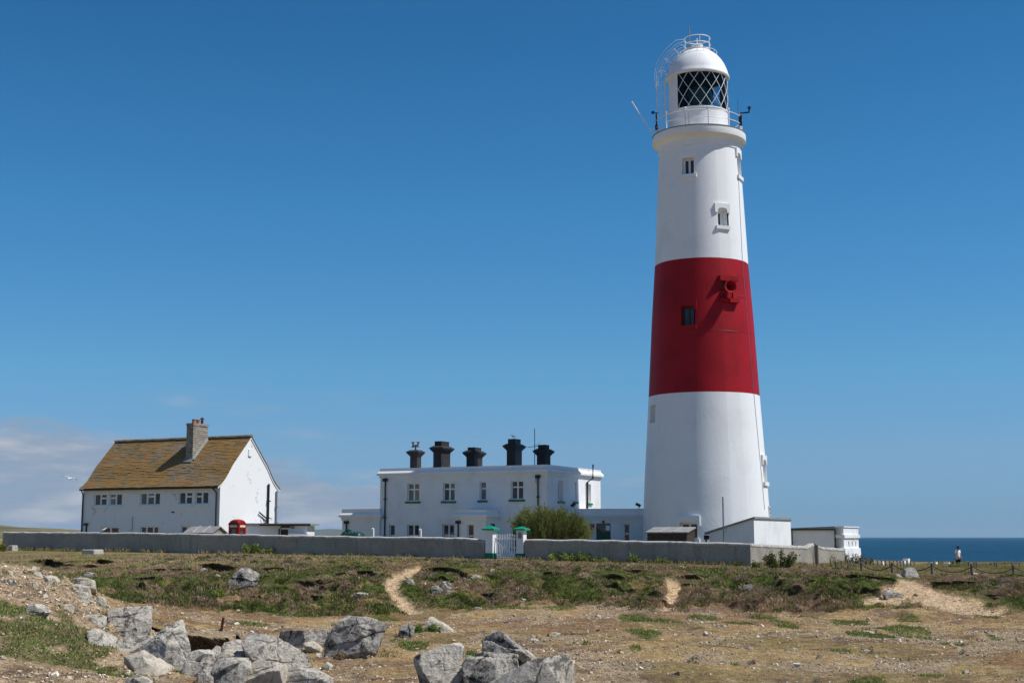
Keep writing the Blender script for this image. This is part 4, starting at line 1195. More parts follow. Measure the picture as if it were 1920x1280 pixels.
# ---------------------------------------------------------------- passage from the house to the tower
PR = R(-4)
pl = at(1043, 1000, 103.3); PL = Vector((pl.x, pl.y, -1.4))
pg = thing('passage', 'low white flat roofed passage with green double door joining house to lighthouse', 'building', PL, PR)
def gf(px, py): p = local_hit(px, py, PL, PR, 1, 0.0); return p.x, p.z
gx1 = gf(1214, 980)[0]; zt = gf(1150, 953)[1]; z1_ = gf(1150, 963.5)[1]; z0_ = gf(1150, 973)[1]
o_d = (gf(1118, 1000)[0], gf(1145, 1000)[0], -.5, gf(1132, 980.5)[1]); o_w = (gf(1169.5, 1000)[0], gf(1182, 1000)[0], gf(1176, 981)[1] - 1.75, gf(1176, 981)[1])
w = MB(); panel(w, ID, 0, gx1, -.5, z0_, [o_d, o_w], .22); w.poly([(0, .5, -.5), (gx1, .5, -.5), (gx1, .5, z0_), (0, .5, z0_)]); w.poly([(0, 0, -.5), (0, 4, -.5), (0, 4, z0_), (0, 0, z0_)])
w.build('wall', M['white'], pg)
c = MB(); cornice(c, 0, gx1, 0, 3.4, z0_, z1_, zt); c.build('cornice', M['white'], pg)
d = MB(); xm = (o_d[0] + o_d[1]) / 2; dt = o_d[3]
d.box(o_d[0], o_d[1], .14, .2, dt - .62, dt, 1); d.box(o_d[0], xm - .01, .12, .2, -.2, dt - .66); d.box(xm + .01, o_d[1], .12, .2, -.2, dt - .66)
for s, a, b in ((0, o_d[0] + .1, xm - .1), (0, xm + .1, o_d[1] - .1)):
    d.box(a, b, .10, .12, dt - 1.5, dt - .8); d.box(a, b, .10, .12, dt - 2.2, dt - 1.6)
do = d.build('door', [M['door_green'], M['glass']], pg)
n = MB(); n.box(o_d[1] - .36, o_d[1] - .06, .09, .11, dt - .52, dt - .16); n.build('notice', M['trim'], do)
window(pg, ID, *o_w, [], [.58], .15, panes=['glass'], fw=.09)
x, z = gf(1110.5, 992); s = MB(); s.box(x - .16, x + .16, -.04, -.003, z, z + .42); s.build('wall_sign', M['sign_red'], pg)
x = (o_d[0] + o_d[1]) / 2; s = MB(); s.box(x - .07, x + .07, -.2, -.003, dt + .03, dt + .2); s.build('lamp', M['black'], pg)
for px, sgn in ((1198, 1), (1076, -1)):
    x, z = gf(px, 951.5); s = MB(); s.tube([(x, .2, z - .06), (x, .2, z + .16)], .03, 5)
    s.box(-.2, .2, -.1, .1, -.1, .1, 0, (Vector((x - .05, .2, z + .22)), Vector((.9, 0, -.43 * sgn)), Vector((0, 1, 0)), Vector((.43 * sgn, 0, .9))))
    s.build('floodlight', M['black'], pg)

# ---------------------------------------------------------------- the cottage
CD = 95.0
c0 = at(411, 980, CD); CL = Vector((c0.x, c0.y, -1.3))
ct = thing('cottage', 'white gabled house with orange lichened slate roof and tall stone chimney', 'house', CL, RZ)
def cf(px, py): p = hit_front(CL, px, py); return p.x, p.z
def cs2(px, py): p = hit_side(CL, px, py); return p.y, p.z
xl = cf(154.5, 960)[0]; ze = cf(411, 909.5)[1]; yd = cs2(518.5, 940)[0]; 
ym = yd / 2
zr = local_hit(471.5, 818, CL, RZ, 0, 0).z
W = []
for a, b, t, bt, cols, rows, gl in (
    (177, 199.3, 926.3, 946.2, [.5], [[], [.62]], ['glass', 'glass']), (205.5, 228, 925.6, 945.8, [.5], [[.62], []], ['glass_net', 'glass']),
    (263, 299.3, 924, 945, [.34, .70], [[], [.68], []], ['glass_net', 'glass_net', 'glass']),
    (335.5, 359.5, 922.8, 943.8, [.5], [[], [.62]], ['glass', 'glass']), (366.5, 390, 922.3, 943.3, [.5], [[.62], []], ['glass', 'glass'])):
    x0, x1 = cf(a, 935)[0], cf(b, 935)[0]; z1, z0 = cf((a + b) / 2, t)[1], cf((a + b) / 2, bt)[1]
    W.append(((x0 - .04, x1 + .04, z0 - .06, z1 + .05), cols, rows, gl))
for a, b, t, cols, gl in ((189.5, 222.5, 987.2, [.52], ['glass', 'glass_warm']), (263, 297, 985.8, [.32, .70], ['glass', 'glass', 'glass']), (338.5, 372, 985.2, [.36, .7], ['glass', 'glass', 'glass'])):
    x0, x1 = cf(a, 990)[0], cf(b, 990)[0]; z1 = cf((a + b) / 2, t)[1]
    W.append(((x0, x1, z1 - 1.2, z1), cols, [], gl))
w = MB(); panel(w, ID, xl, 0, -.5, ze, [q[0] for q in W], .12)
# roof profile with flared eaves: (distance from front, height)
def roofline():
    pts = []
    for t in np.linspace(0, 1, 15):
        y = -.32 + (ym + .32) * t
        s = t - .16 * math.sin(min(1, t / .42) * math.pi) * .33
        pts.append((y, ze - .06 + (zr - ze + .06) * s))
    return pts
RL = roofline()
gab = [(0, -.5), (yd, -.5), (yd, ze - .04)] + [(yd - y, z - .05) for y, z in RL if y > .02] + [(y, z - .05) for y, z in reversed(RL) if y > .02] + [(0, ze - .04)]
for gx in (0.0, xl): w.poly([(gx, y, z) for y, z in gab])
w.poly([(xl, yd, -.5), (0, yd, -.5), (0, yd, ze), (xl, yd, ze)])
w.box(xl + .3, -.3, .5, yd - .5, -.4, ze - .1, 1)
w.build('wall', [M['cottage_white'], M['interior']], ct)
for (q, cols, rows, gl) in W: window(ct, ID, *q, cols, rows, .08, panes=gl, fw=.085, sill='cottage_white', sill_over=.05)
rf = MB(); NC = 34
ly = [p[0] for p in RL]; lz = [p[1] for p in RL]; Ls = [0]
for i in range(1, len(RL)): Ls.append(Ls[-1] + math.hypot(ly[i] - ly[i - 1], lz[i] - lz[i - 1]))
rr = random.Random(3)
for side in (0, 1):
    for i in range(NC):
        s0, s1 = Ls[-1] * i / NC, Ls[-1] * (i + 1.12) / NC
        y0, z0 = np.interp(s0, Ls, ly), np.interp(s0, Ls, lz) + .034
        y1, z1 = np.interp(s1, Ls, ly), np.interp(s1, Ls, lz) + .012
        if side: y0, y1 = yd - y0, yd - y1
        xa = xl - .10
        while xa < .10 - 1e-3:                    # individual slates, random widths, slightly uneven butts
            wdt = rr.uniform(.30, .62); xb = min(.10, xa + wdt)
            if .10 - xb < .15: xb = .10
            j = rr.uniform(-.018, .018); jz = rr.uniform(-.008, .016)
            dy = -j if not side else j
            P0, P1, P2, P3 = (xa + .004, y0 + dy, z0 + jz), (xb - .004, y0 + dy, z0 + jz), (xb - .004, y1, z1), (xa + .004, y1, z1)
            B0, B1 = (xa + .004, y0 + dy, z0 + jz - .024), (xb - .004, y0 + dy, z0 + jz - .024)
            rf.add([P0, P1, P2, P3, B0, B1], [(0, 1, 2, 3), (4, 5, 1, 0)], 0)
            xa = xb
# solid deck under the slates
for i in range(len(RL) - 1):
    for side in (0, 1):
        (a, b), (c_, d_) = RL[i], RL[i + 1]
        if side: a, c_ = yd - a, yd - c_
        rf.poly([(xl - .08, a, b), (.08, a, b), (.08, c_, d_), (xl - .08, c_, d_)], 0)
        for gx in (xl - .08, .08): rf.poly([(gx, a, b), (gx, c_, d_), (gx, c_, d_ - .05), (gx, a, b - .05)], 0)
ro = rf.build('roof', M['slate'], ct)
rg = MB()
xa = xl - .12
while xa < .10:
    xb = min(.12, xa + .46)
    pts = [(ym - .17, zr - .02), (ym - .12, zr + .08), (ym, zr + .13), (ym + .12, zr + .08), (ym + .17, zr - .02)]
    P = [(xa, y, z) for y, z in pts] + [(xb - .012, y, z) for y, z in pts]
    rg.add(P, [(k, k + 1, k + 6, k + 5) for k in range(4)] + [(0, 1, 2, 3, 4), (9, 8, 7, 6, 5)], 0)
    xa = xb
rg.build('ridge_tiles', paint('ridge_tiles', (.20, .165, .11), .9, .25, 2, .4), ro)
bg = MB()
for gx0, gx1 in ((.003, .055),):
    for i in range(len(RL) - 1):
        for side in (0, 1):
            (a, b), (c_, d_) = RL[i], RL[i + 1]
            if side: a, c_ = yd - a, yd - c_
            o = [(gx1, a, b - .02), (gx1, c_, d_ - .02), (gx1, c_, d_ - .17), (gx1, a, b - .17)]
            bg.poly(o); bg.poly([(gx0, *o[3][1:]), (gx0, *o[2][1:]), o[2], o[3]])
bg.build('barge_board', M['trim'], ct)
gt = MB(); gt.box(xl - .05, .05, -.36, -.26, ze - .20, ze - .09); gt.box(xl, .0, -.27, -.003, ze - .17, ze - .10)
gt.build('gutter', M['black'], ct)
x = cf(156.8, 940)[0]; pipe(ct, 'downpipe', [(x, -.3, ze - .15), (x, -.09, ze - .45), (x, -.09, 0)], .05)
x = cf(406.8, 940)[0]; pipe(ct, 'downpipe', [(x - .2, -.3, ze - .15), (x, -.09, ze - .5), (x, -.09, 0)], .05)
y, z = cs2(502, 907); pipe(ct, 'soil_pipe', [(.10, y, z), (.10, y, 1.4)], .075)
pb = MB(); y2, z2 = cs2(484, 960); y3, z3 = cs2(501, 977); pb.tube([(.10, y2, z2), (.10, y3, z3 + .1)], .05, 6); pb.tube([(.10, y3, z3 + .15), (.14, y3 - .6, z3 + .0), (.14, y3 - .75, z3 + .3)], .035, 5); pb.build('waste_pipe', M['felt_edge'], ct)
y, z = cs2(516.8, 920); pipe(ct, 'downpipe', [(.09, yd - .12, z), (.09, yd - .12, 1.2)], .06, 'iron')
pb = MB(); pb.tube([(.1, yd + .05, 2.0), (.9, yd + .6, 1.5)], .05, 6); pb.build('waste_pipe', M['felt_edge'], ct)
y, z = cs2(468, 850); v = MB(); v.box(-.16, .16, -.06, -.003, -.18, .30, 0, (Vector((0, y, z)), Vector((0, 1, 0)), Vector((-1, 0, 0)), Vector((0, 0, 1)))); v.box(-.16, .16, -.064, -.0, -.22, -.18, 1, (Vector((0, y, z)), Vector((0, 1, 0)), Vector((-1, 0, 0)), Vector((0, 0, 1)))); v.build('gable_vent', [M['trim'], M['felt']], ct)
for px, py in ((237.5, 926), (252.5, 926.5)):
    x, z = cf(px, py); v = MB(); v.box(x - .1, x + .1, -.03, -.003, z - .1, z + .12); v.build('air_vent', M['trim'], ct)
x, z = cf(163, 984); v = MB(); v.box(x - .13, x + .13, -.22, -.003, z - .02, z + .14); v.box(x - .03, x + .03, -.10, -.003, z - .7, z - .02); v.build('overflow_hopper', M['rust'], ct)
x, z = cf(249.5, 968); v = MB(); v.tube([(x, -.06, z), (x, -.06, 0)], .022, 5); v.build('thin_pipe', M['felt'], ct)
x, z = cf(324.5, 959.5); v = MB(); v.box(x - .13, x + .13, -.03, -.003, z - .05, z + .04); v.build('house_plate', M['rust'], ct)
# chimney
CY = .62                                            # stands out of the front slope
p = local_hit(348.5, 850, CL, RZ, 1, 1.55); xa = p.x; p2 = local_hit(361.2, 850, CL, RZ, 1, 1.55); xb = p2.x
ztop_c = local_hit(354, 793, CL, RZ, 1, 1.55).z
cm = MB(); yb0, yb1 = 1.55, 3.15
cm.box(xa, xb, yb0, yb1, ze + .6, ztop_c - .18); cm.box(xa - .03, xb + .03, yb0 - .03, yb1 + .03, ztop_c - .18, ztop_c)
co = cm.build('chimney', M['stone'], ct)
for i, (yy, h, rdm, mm) in enumerate(((1.95, .30, .14, 'terracotta'), (2.4, .30, .14, 'terracotta'), (2.85, .30, .10, 'rust'))):
    c = MB(); c.lathe([(rdm, 0), (rdm * .92, h * .8), (rdm * 1.12, h * .85), (rdm * 1.12, h), (rdm * .7, h), (rdm * .7, h * .5), (.01, h * .5)], 14, c=((xa + xb) / 2, yy), fr=(Vector((0, 0, ztop_c)), Vector((1, 0, 0)), Vector((0, 1, 0)), Vector((0, 0, 1))))
    if i == 2:
        c.lathe([(.14, h + .05), (.16, h + .1), (.02, h + .22)], 12, c=((xa + xb) / 2, yy), fr=(Vector((0, 0, ztop_c)), Vector((1, 0, 0)), Vector((0, 1, 0)), Vector((0, 0, 1))))
        c.tube([((xa + xb) / 2, yy, ztop_c + h), ((xa + xb) / 2, yy, ztop_c + h + .1)], .04, 5)
    c.build('chimney_pot', M[mm], co)
# lead flashing round the stack
fl = MB()
for xx, s in ((xb + .006, 1), (xa - .006, -1)):
    P = []
    for yy in np.linspace(yb0, yb1, 6):
        zz = np.interp(yy, ly, lz) + .06; P += [(xx, yy, zz + .14), (xx + .16 * s, yy, zz + .006)]
    fl.add(P, [(2 * k, 2 * k + 1, 2 * k + 3, 2 * k + 2) for k in range(5)], 0)
zz = np.interp(yb0, ly, lz) + .06; fl.poly([(xa - .1, yb0 - .005, zz + .12), (xb + .1, yb0 - .005, zz + .12), (xb + .1, yb0 - .2, zz - .14), (xa - .1, yb0 - .2, zz - .14)])
fl.build('flashing', paint('lead_flashing', (.26, .27, .255), .6, .2, 5, .2), co)

# ---------------------------------------------------------------- low flat roofed store beside the cottage
ED = 96.5
ER = R(-2); e0 = at(575.5, 995, ED); EL = Vector((e0.x, e0.y, -1.3))
st = thing('flat_roofed_store', 'low white store with thin overhanging flat roof beside the cottage gable', 'outbuilding', EL, ER)
def ef(px, py): p = local_hit(px, py, EL, ER, 1, 0.0); return p.x, p.z
x0 = ef(492, 990)[0]; zt = ef(540, 984)[1]; xL = ef(438, 990)[0]
dw = (ef(526, 995)[0], ef(543, 995)[0], -.4, ef(535, 990)[1])
w = MB(); panel(w, ID, x0, 0, -.5, zt - .02, [dw], .15); w.box(x0, 0, .3, 3.0, -.5, zt - .03); w.poly([(0, 0, -.5), (0, .3, -.5), (0, .3, zt - .02), (0, 0, zt - .02)])
w.box(xL, x0, .5, 2.6, -.5, zt - .05)
w.build('wall', M['white'], st)
rfm = MB(); rfm.box(x0 - .1, .30, -.42, 3.2, zt, zt + .12); rfm.box(xL - .05, x0 - .102, .40, 2.7, zt - .04, zt + .14); rfm.build('roof', M['felt'], st)
rfm = MB(); rfm.box(x0 - .1, .31, -.46, -.423, zt - .05, zt + .06); rfm.build('fascia', M['felt_edge'], st)
d = MB(); d.box(dw[0], dw[1], .1, .14, dw[2], dw[3], 0); d.box(dw[0], dw[0] + .5, .06, .1, dw[2], dw[3] - .08, 1); d.box(dw[0] + .62, dw[0] + .68, .06, .1, dw[2], dw[3], 1); d.build('door', [M['trim'], M['brown_stain']], st)
x = ef(524, 990)[0]; pipe(st, 'downpipe', [(x + .25, -.35, zt - .02), (x, -.08, zt - .3), (x, -.08, 0)], .05)
s = MB(); x, z = ef(536, 987.2); s.box(x - .35, x + .3, -.05, -.003, z - .06, z + .06); s.build('wall_sign', M['brown_stain'], st)
s = MB(); x, z = ef(549, 987.5); s.box(x - .1, x + .1, -.12, -.003, z - .12, z + .12); s.build('wall_lamp', M['felt'], st)
s = MB(); xa_, z = ef(543.5, 1003); s.box(xa_, .12, -.5, -.003, z, z + .12); s.build('white_ledge', M['trim'], st)

# ---------------------------------------------------------------- small grey garden shed in front of the cottage
s0 = at(398, 1000, 86.5); SL = Vector((s0.x, s0.y, -1.3))
sh = thing('garden_shed', 'small grey pitched roof shed behind the wall in front of the cottage', 'shed', SL, RZ)
def sf(px, py): p = hit_front(SL, px, py); return p.x, p.z
xs_ = sf(345, 1000)[0]; ze_ = sf(398, 999)[1]; gy = local_hit(425.5, 998, SL, RZ, 0, 0).y; zp = local_hit(413, 987.5, SL, RZ, 0, 0).z
w = MB(); w.box(xs_ + .05, -.05, .06, gy - .06, -.5, ze_)
for gx in (-.052, xs_ + .052): w.poly([(gx, .06, ze_), (gx, gy - .06, ze_), (gx, gy / 2, zp - .03)])
for i in range(4): w.box(-.05, -.03 + .01, .1 + i * .0, gy - .1, ze_ - .2 - i * .17, ze_ - .07 - i * .17)
w.build('wall', M['shed_grey'], sh)
r_ = MB()
for a, b in ((-.06, gy / 2), (gy + .06, gy / 2)):
    r_.add([(xs_ - .06, a, ze_ - .03), (.06, a, ze_ - .03), (.06, b, zp), (xs_ - .06, b, zp), (xs_ - .06, a, ze_ + .02), (.06, a, ze_ + .02), (.06, b, zp + .05), (xs_ - .06, b, zp + .05)],
           [(0, 1, 2, 3), (4, 5, 6, 7), (0, 1, 5, 4), (1, 2, 6, 5), (3, 0, 4, 7)], 0)
rfo = r_.build('roof', M['felt'], sh)
bt = MB()
for t in (.34, .68):
    x = xs_ * t; bt.add([(x - .035, -.07, ze_ + .022), (x + .035, -.07, ze_ + .022), (x + .035, gy / 2, zp + .055), (x - .035, gy / 2, zp + .055), (x - .035, -.07, ze_ + .06), (x + .035, -.07, ze_ + .06), (x + .035, gy / 2, zp + .09), (x - .035, gy / 2, zp + .09)], [(4, 5, 6, 7), (0, 1, 5, 4), (1, 2, 6, 5), (0, 3, 7, 4)])
bt.build('roof_batten', M['concrete'], rfo)

# ---------------------------------------------------------------- dark timber shed at the foot of the tower
s0 = at(1287.5, 1005, 84.0); SL = Vector((s0.x, s0.y, -1.5))
sh = thing('timber_shed', 'dark boarded shed with grey felt roof in front of the lighthouse base', 'shed', SL, RZ)
def sf(px, py): p = hit_front(SL, px, py); return p.x, p.z
xs_ = sf(1213.5, 1005)[0]; ze_ = sf(1287, 998.5)[1]; gy = local_hit(1302, 1000, SL, RZ, 0, 0).y; zp = local_hit(1303, 989.5, SL, RZ, 0, 0).z
w = MB()
for i in range(9): w.box(xs_, 0, .0 + (i % 2) * .012, .1, ze_ - .16 * (i + 1) + .008, ze_ - .16 * i)
for i in range(12): w.box(-.02, .004 + (i % 2) * .012, gy * i / 12 + .005, gy * (i + 1) / 12, -.4, ze_ + (zp - ze_) * (i + .5) / 12)
w.box(xs_ + .02, -.02, .1, gy, -.4, ze_)
w.build('wall', M['shed_wood'], sh)
r_ = MB(); P = [(xs_ - .1, -.12, ze_ - .02), (.1, -.12, ze_ - .02), (.1, gy + .05, zp), (xs_ - .1, gy + .05, zp)]
r_.add(P + [(a, b, c + .07) for a, b, c in P], [(0, 1, 2, 3), (4, 5, 6, 7), (0, 1, 5, 4), (1, 2, 6, 5), (2, 3, 7, 6), (3, 0, 4, 7)])
for t in (.33, .66): x = xs_ * t; r_.add([(x - .03, -.13, ze_ + .052), (x + .03, -.13, ze_ + .052), (x + .03, gy + .05, zp + .075), (x - .03, gy + .05, zp + .075), (x, -.13, ze_ + .09), (x, gy + .05, zp + .11)], [(0, 4, 5, 3), (1, 4, 5, 2), (0, 1, 4)])
r_.build('roof', M['felt'], sh)

# ---------------------------------------------------------------- white mono-pitch outbuilding
OD = 84.0
o0 = at(1414, 1000, OD); OL = Vector((o0.x, o0.y, -1.55))
ob = thing('mono_pitch_outbuilding', 'plain white outbuilding with sloping grey roof edge right of the tower base', 'outbuilding', OL, RZ)
def of(px, py): p = hit_front(OL, px, py); return p.x, p.z
x0, za = of(1330.5, 999); zb = of(1414, 972)[1]; yd = local_hit(1483, 1000, OL, RZ, 0, 0).y
w = MB(); w.prism([(x0, -.6), (0, -.6), (0, zb), (x0, za)], 0, yd); w.build('wall', M['white'], ob)
r_ = MB(); e = .12
r_.prism([(x0 - .3, za - .075), (.08, zb + .01), (.08, zb + .13), (x0 - .3, za + .05)], -.10, yd + .1); r_.build('roof', M['felt'], ob)
x, z = of(1327, 1003); v = MB(); v.tube([(x0 - .22, -.06, za - .35), (x0 - .2, -.06, za - .55), (x0 - .08, -.04, za - .72), (x0 - .06, -.06, 0)], .055, 8); v.box(x0 - .32, x0 - .05, -.16, .1, za - .38, za - .12); v.build('downpipe', M['black'], ob)

# ---------------------------------------------------------------- long low range running back from it
LD = 108.0
l0 = at(1582, 1010, LD); LL = Vector((l0.x, l0.y, -2.1))
lr = thing('long_low_range', 'long low white range with dark roof edge and sunlit end wall by the sea', 'outbuilding', LL, RZ)
def lf(px, py): p = hit_front(LL, px, py); return p.x, p.z
def ls(px, py): p = hit_side(LL, px, py); return p.y, p.z
x0 = lf(1478, 1000)[0]; zt = lf(1582, 987.5)[1]; zr_ = lf(1530, 992)[1]; yd = ls(1609.5, 1000)[0]
w = MB(); w.box(x0, -.6, .0, yd - .3, -.6, zr_); w.build('wall', M['white'], lr)
r_ = MB(); r_.prism([(x0, zr_), (-.62, zr_), (-.62, zr_ + .24), (x0, zr_ + .10)], -.18, yd - .3); r_.build('roof', M['felt'], lr)
r_ = MB(); r_.box(x0, -.62, -.26, -.183, zr_ - .06, zr_ + .04); r_.build('gutter', M['felt_edge'], lr)
pr_ = MB()
slits = []
for px in (1591.5, 1598, 1604.3):
    y, z1 = ls(px, 1014); z0 = ls(px, 1023.5)[1]; slits.append((y - .16, y + .16, z0, z1))
FR = (Vector((0, 0, 0)), Vector((0, 1, 0)), Vector((-1, 0, 0)), Vector((0, 0, 1)))
panel(pr_, FR, -.02, yd, -.6, zt - .02, slits, .18)
pr_.box(-.6, -.2, -.02, yd, -.6, zt - .02); pr_.poly([(0, -.02, -.6), (-.6, -.02, -.6), (-.6, -.02, zt - .02), (0, -.02, zt - .02)]); pr_.poly([(0, yd, -.6), (-.6, yd, -.6), (-.6, yd, zt - .02), (0, yd, zt - .02)])
z = ls(1597, 1002)[1]; pr_.box(-.65, .10, -.12, yd + .1, z - .25, z); pr_.box(-.63, .07, -.09, yd + .07, zt - .02, zt + .02 + .04)
z = ls(1597, 1027)[1]; pr_.box(-.7, .16, -.18, yd + .16, -.6, z, taper=.05)
pr_.build('end_parapet', M['white'], lr)
b = MB(); x = -.195
for a, c_, d_, e_ in slits: b.box(-.19, -.15, a, c_, d_, e_)
b.build('slit_windows', M['felt'], lr)
x = lf(1566, 1000)[0]; pipe(lr, 'downpipe', [(x, -.1, zr_), (x, -.1, 0)], .05)
x = lf(1485.5, 1000)[0]; pipe(lr, 'downpipe', [(x, -.1, zr_), (x, -.1, 0)], .04)
y, z = ls(1601, 1007); b = MB(); b.box(.003, .05, y - .14, y + .14, z - .22, z + .2); b.build('lamp', M['cream'], lr)
# ================================================================ BOUNDARY WALLS AND GATE
def run(stations, name_wall, parent, thick=.36):
    """stations: [(Vector foot-front xy, inward Vector xy, z_bottom, z_top)] in the parent's space"""
    w, c = MB(), MB(); P = []; Q = []
    for p, n, zb, zt in stations:
        P += [(p.x, p.y, zb), (p.x, p.y, zt - .10), (p.x + n.x * thick, p.y + n.y * thick, zt - .10), (p.x + n.x * thick, p.y + n.y * thick, zb)]
        for k in range(7):
            t = math.pi * k / 6; off = thick / 2 - (thick / 2 + .025) * math.cos(t)
            Q.append((p.x + n.x * off, p.y + n.y * off, zt - .105 + .125 * math.sin(t) ** .7))
        Q.append((p.x + n.x * (thick + .02), p.y + n.y * (thick + .02), zt - .14)); Q.append((p.x - n.x * .02, p.y - n.y * .02, zt - .14))
    n_ = len(stations)
    w.add(P, [(i * 4 + k, i * 4 + k + 1, i * 4 + k + 5, i * 4 + k + 4) for i in range(n_ - 1) for k in range(3)] + [(0, 1, 2, 3), tuple(4 * n_ - 4 + k for k in range(4))], 0)
    c.add(Q, [(i * 9 + k, i * 9 + (k + 1) % 9, i * 9 + 9 + (k + 1) % 9, i * 9 + 9 + k) for i in range(n_ - 1) for k in range(9)] + [tuple(range(9)), tuple(range(9 * n_ - 9, 9 * n_))], 0, True)
    wo = w.build(name_wall, M['pebbledash'], parent); co = c.build('coping', M['coping'], parent)
    return wo, co
WL = Vector(WALL_C)
_tp = [(5, 996.8), (230, 998.2), (475, 1002), (650, 1005), (800, 1006.6), (908, 1008.5), (985, 1010.5), (1208, 1013.8), (1408, 1018.5)]
_tl = [local_hit(a, b, WL, RZ, 1, 0.0) for a, b in _tp]
_tx, _tzz = [p.x for p in _tl], [p.z for p in _tl]
rw = random.Random(9)
def front_stations(pa, pb, end_drop=None):
    xa, xb = local_hit(pa, 1010, WL, RZ, 1, 0).x, local_hit(pb, 1010, WL, RZ, 1, 0).x
    out = []
    for x in np.linspace(xa, xb, int((xb - xa) / .55) + 2):
        zt = float(np.interp(x, _tx, _tzz)) + rw.uniform(-.022, .022)
        if end_drop and xb - x < end_drop: zt -= (1 - (xb - x) / end_drop) * .16
        out.append((Vector((x, 0, 0)), Vector((0, 1, 0)), -1.2, zt))
    return out
bw = thing('boundary_wall', 'long grey pebbledashed boundary wall left of the white gate', 'wall', WL, RZ)
run(front_stations(5, 908.5, .8), 'wall', bw)
bw = thing('boundary_wall', 'grey pebbledashed boundary wall right of the gate turning a sunlit corner', 'wall', WL, RZ)
fs_ = front_stations(984, 1408)
fs_[-1] = (Vector((-.002, 0, 0)), Vector((0, 1, 0)), -1.2, fs_[-1][3])
run(fs_, 'wall', bw)
_sp = [(1408, 1018.5), (1470, 1021.5), (1524, 1024), (1534, 1024.4), (1583, 1028.3)]
_sl = [local_hit(a, b, WL, RZ, 0, 0.0) for a, b in _sp]
def side_stations(pa, pb, rise0=0, rise1=0):
    ya, yb = local_hit(pa, 1030, WL, RZ, 0, 0).y, local_hit(pb, 1030, WL, RZ, 0, 0).y
    out = []
    for y in np.linspace(ya, yb, int((yb - ya) / .8) + 2):
        zt = float(np.interp(y, [p.y for p in _sl], [p.z for p in _sl])) + rw.uniform(-.022, .022)
        for rise, ye in ((rise0, ya), (rise1, yb)):
            if rise and abs(y - ye) < 1.2: zt += rise * (1 - abs(y - ye) / 1.2)
        out.append((Vector((.002, y, 0)), Vector((-1, 0, 0)), -1.6, zt))
    return out
run(side_stations(1408.3, 1526.5, 0, .16), 'wall', bw)
run(side_stations(1530.5, 1583, .16, 0), 'wall', bw)
def wood_post(name, label, cat, loc, h, r, group=None, mat='post_wood', cap=True):
    mb = MB(); mb.lathe([(r * 1.04, -.3), (r, 0), (r * .97, h - .12), (r * .98, h - .10), (r * .90, h - .02), (r * .55, h), (.01, h + .005)], 12)
    o = mb.build(name, M[mat], None, loc); return tag(o, label, cat, group)
p = local_hit(1532.5, 1045, WL, RZ, 0, .22); pw = Vector(WL) + U2 * .22 + V2 * p.y
hgt = at(1532, 1021, pw.y).z
b = MB(); b.lathe([(.08, -.5), (.075, 1.55), (.01, 1.56)], 10); tag(b.build('wooden_pole', M['post_wood'], None, (pw.x, pw.y, hgt - 1.55)), 'weathered pole standing against the gap in the sunlit side wall', 'pole')

# gate pillars
def pillar(px0, px1, pys, label, extra=False):
    a = local_hit(px0, 1040, WL, RZ, 1, -.06).x; b_ = local_hit(px1, 1040, WL, RZ, 1, -.06).x
    wdt = b_ - a; base = front_wall_pt((px0 + px1) / 2, 1049)
    loc = Vector(WL) + U2 * a + V2 * -.06; zt = local_hit(px0, pys[1], WL, RZ, 1, -.06).z + WL.z; zcap = local_hit((px0 + px1) / 2, pys[0], WL, RZ, 1, .2).z + WL.z
    loc.z = float(h_full(np.array([loc.x]), np.array([loc.y]))[0]) - .02
    t = thing('gate_pillar', label, 'gate pillar', loc, RZ)
    H = zt - loc.z; ZC = zcap - loc.z
    m = MB(); m.box(0, wdt, 0, wdt, .36, H); m.build('shaft', M['white'], t)
    m = MB(); m.box(-.03, wdt + .03, -.03, wdt + .03, -.3, .36); m.box(-.045, wdt + .045, -.045, wdt + .045, -.3, .16); m.build('plinth', M['green'], t)
    m = MB(); o = .15; c0 = H; P = [(-o, -o), (wdt + o, -o), (wdt + o, wdt + o), (-o, wdt + o)]
    m.add([(x, y, c0) for x, y in P] + [(x, y, c0 + .07) for x, y in P] + [(wdt / 2, wdt / 2, ZC)], [(0, 3, 2, 1)] + [(i, (i + 1) % 4, 4 + (i + 1) % 4, 4 + i) for i in range(4)] + [(4 + i, 4 + (i + 1) % 4, 8) for i in range(4)], 0)
    m.build('cap', M['green_cap'], t)
    if extra:
        m = MB(); m.box(wdt * .3, wdt * .75, -.05, -.003, H - .42, H - .12); m.build('plaque', M['felt'], t)
    return loc, wdt, H
gl_, gw, gH = pillar(910, 923.5, (984.6, 993.3), 'white gate pillar with green pyramid cap left of the picket gate')
gr_, gw2, gH2 = pillar(968, 981, (986.2, 993.6), 'white gate pillar with green cap and small plaque beside the tamarisk', True)
# picket gate
a = local_hit(925, 1040, WL, RZ, 1, .25).x; b_ = local_hit(966.5, 1040, WL, RZ, 1, .25).x
gloc = Vector(WL) + U2 * a + V2 * .25; gloc.z = gl_.z + .02
gt = thing('picket_gate', 'white wooden picket gate with diagonal brace between two green capped pillars', 'gate', gloc, RZ)
Lg = b_ - a; n = 9
z_top = local_hit(945, 1000.5, WL, RZ, 1, .25).z + WL.z - gloc.z
for i in range(n):
    m = MB(); x = Lg * (i + .3) / n; h = z_top + .02 * math.cos(i)
    m.prism([(x, .06), (x + .075, .06), (x + .075, h - .06), (x + .0375, h), (x, h - .06)], -.02, .003); m.build('picket', M['trim'], gt)
m = MB(); m.box(0.0, Lg, .004, .045, .16, .26); m.box(0, Lg, .004, .045, z_top - .30, z_top - .20); m.box(-.06, .04, .006, .08, 0, z_top + .08); m.build('rail', M['trim'], gt)
m = MB(); dx, dz = Lg - .1, -(z_top - .5)
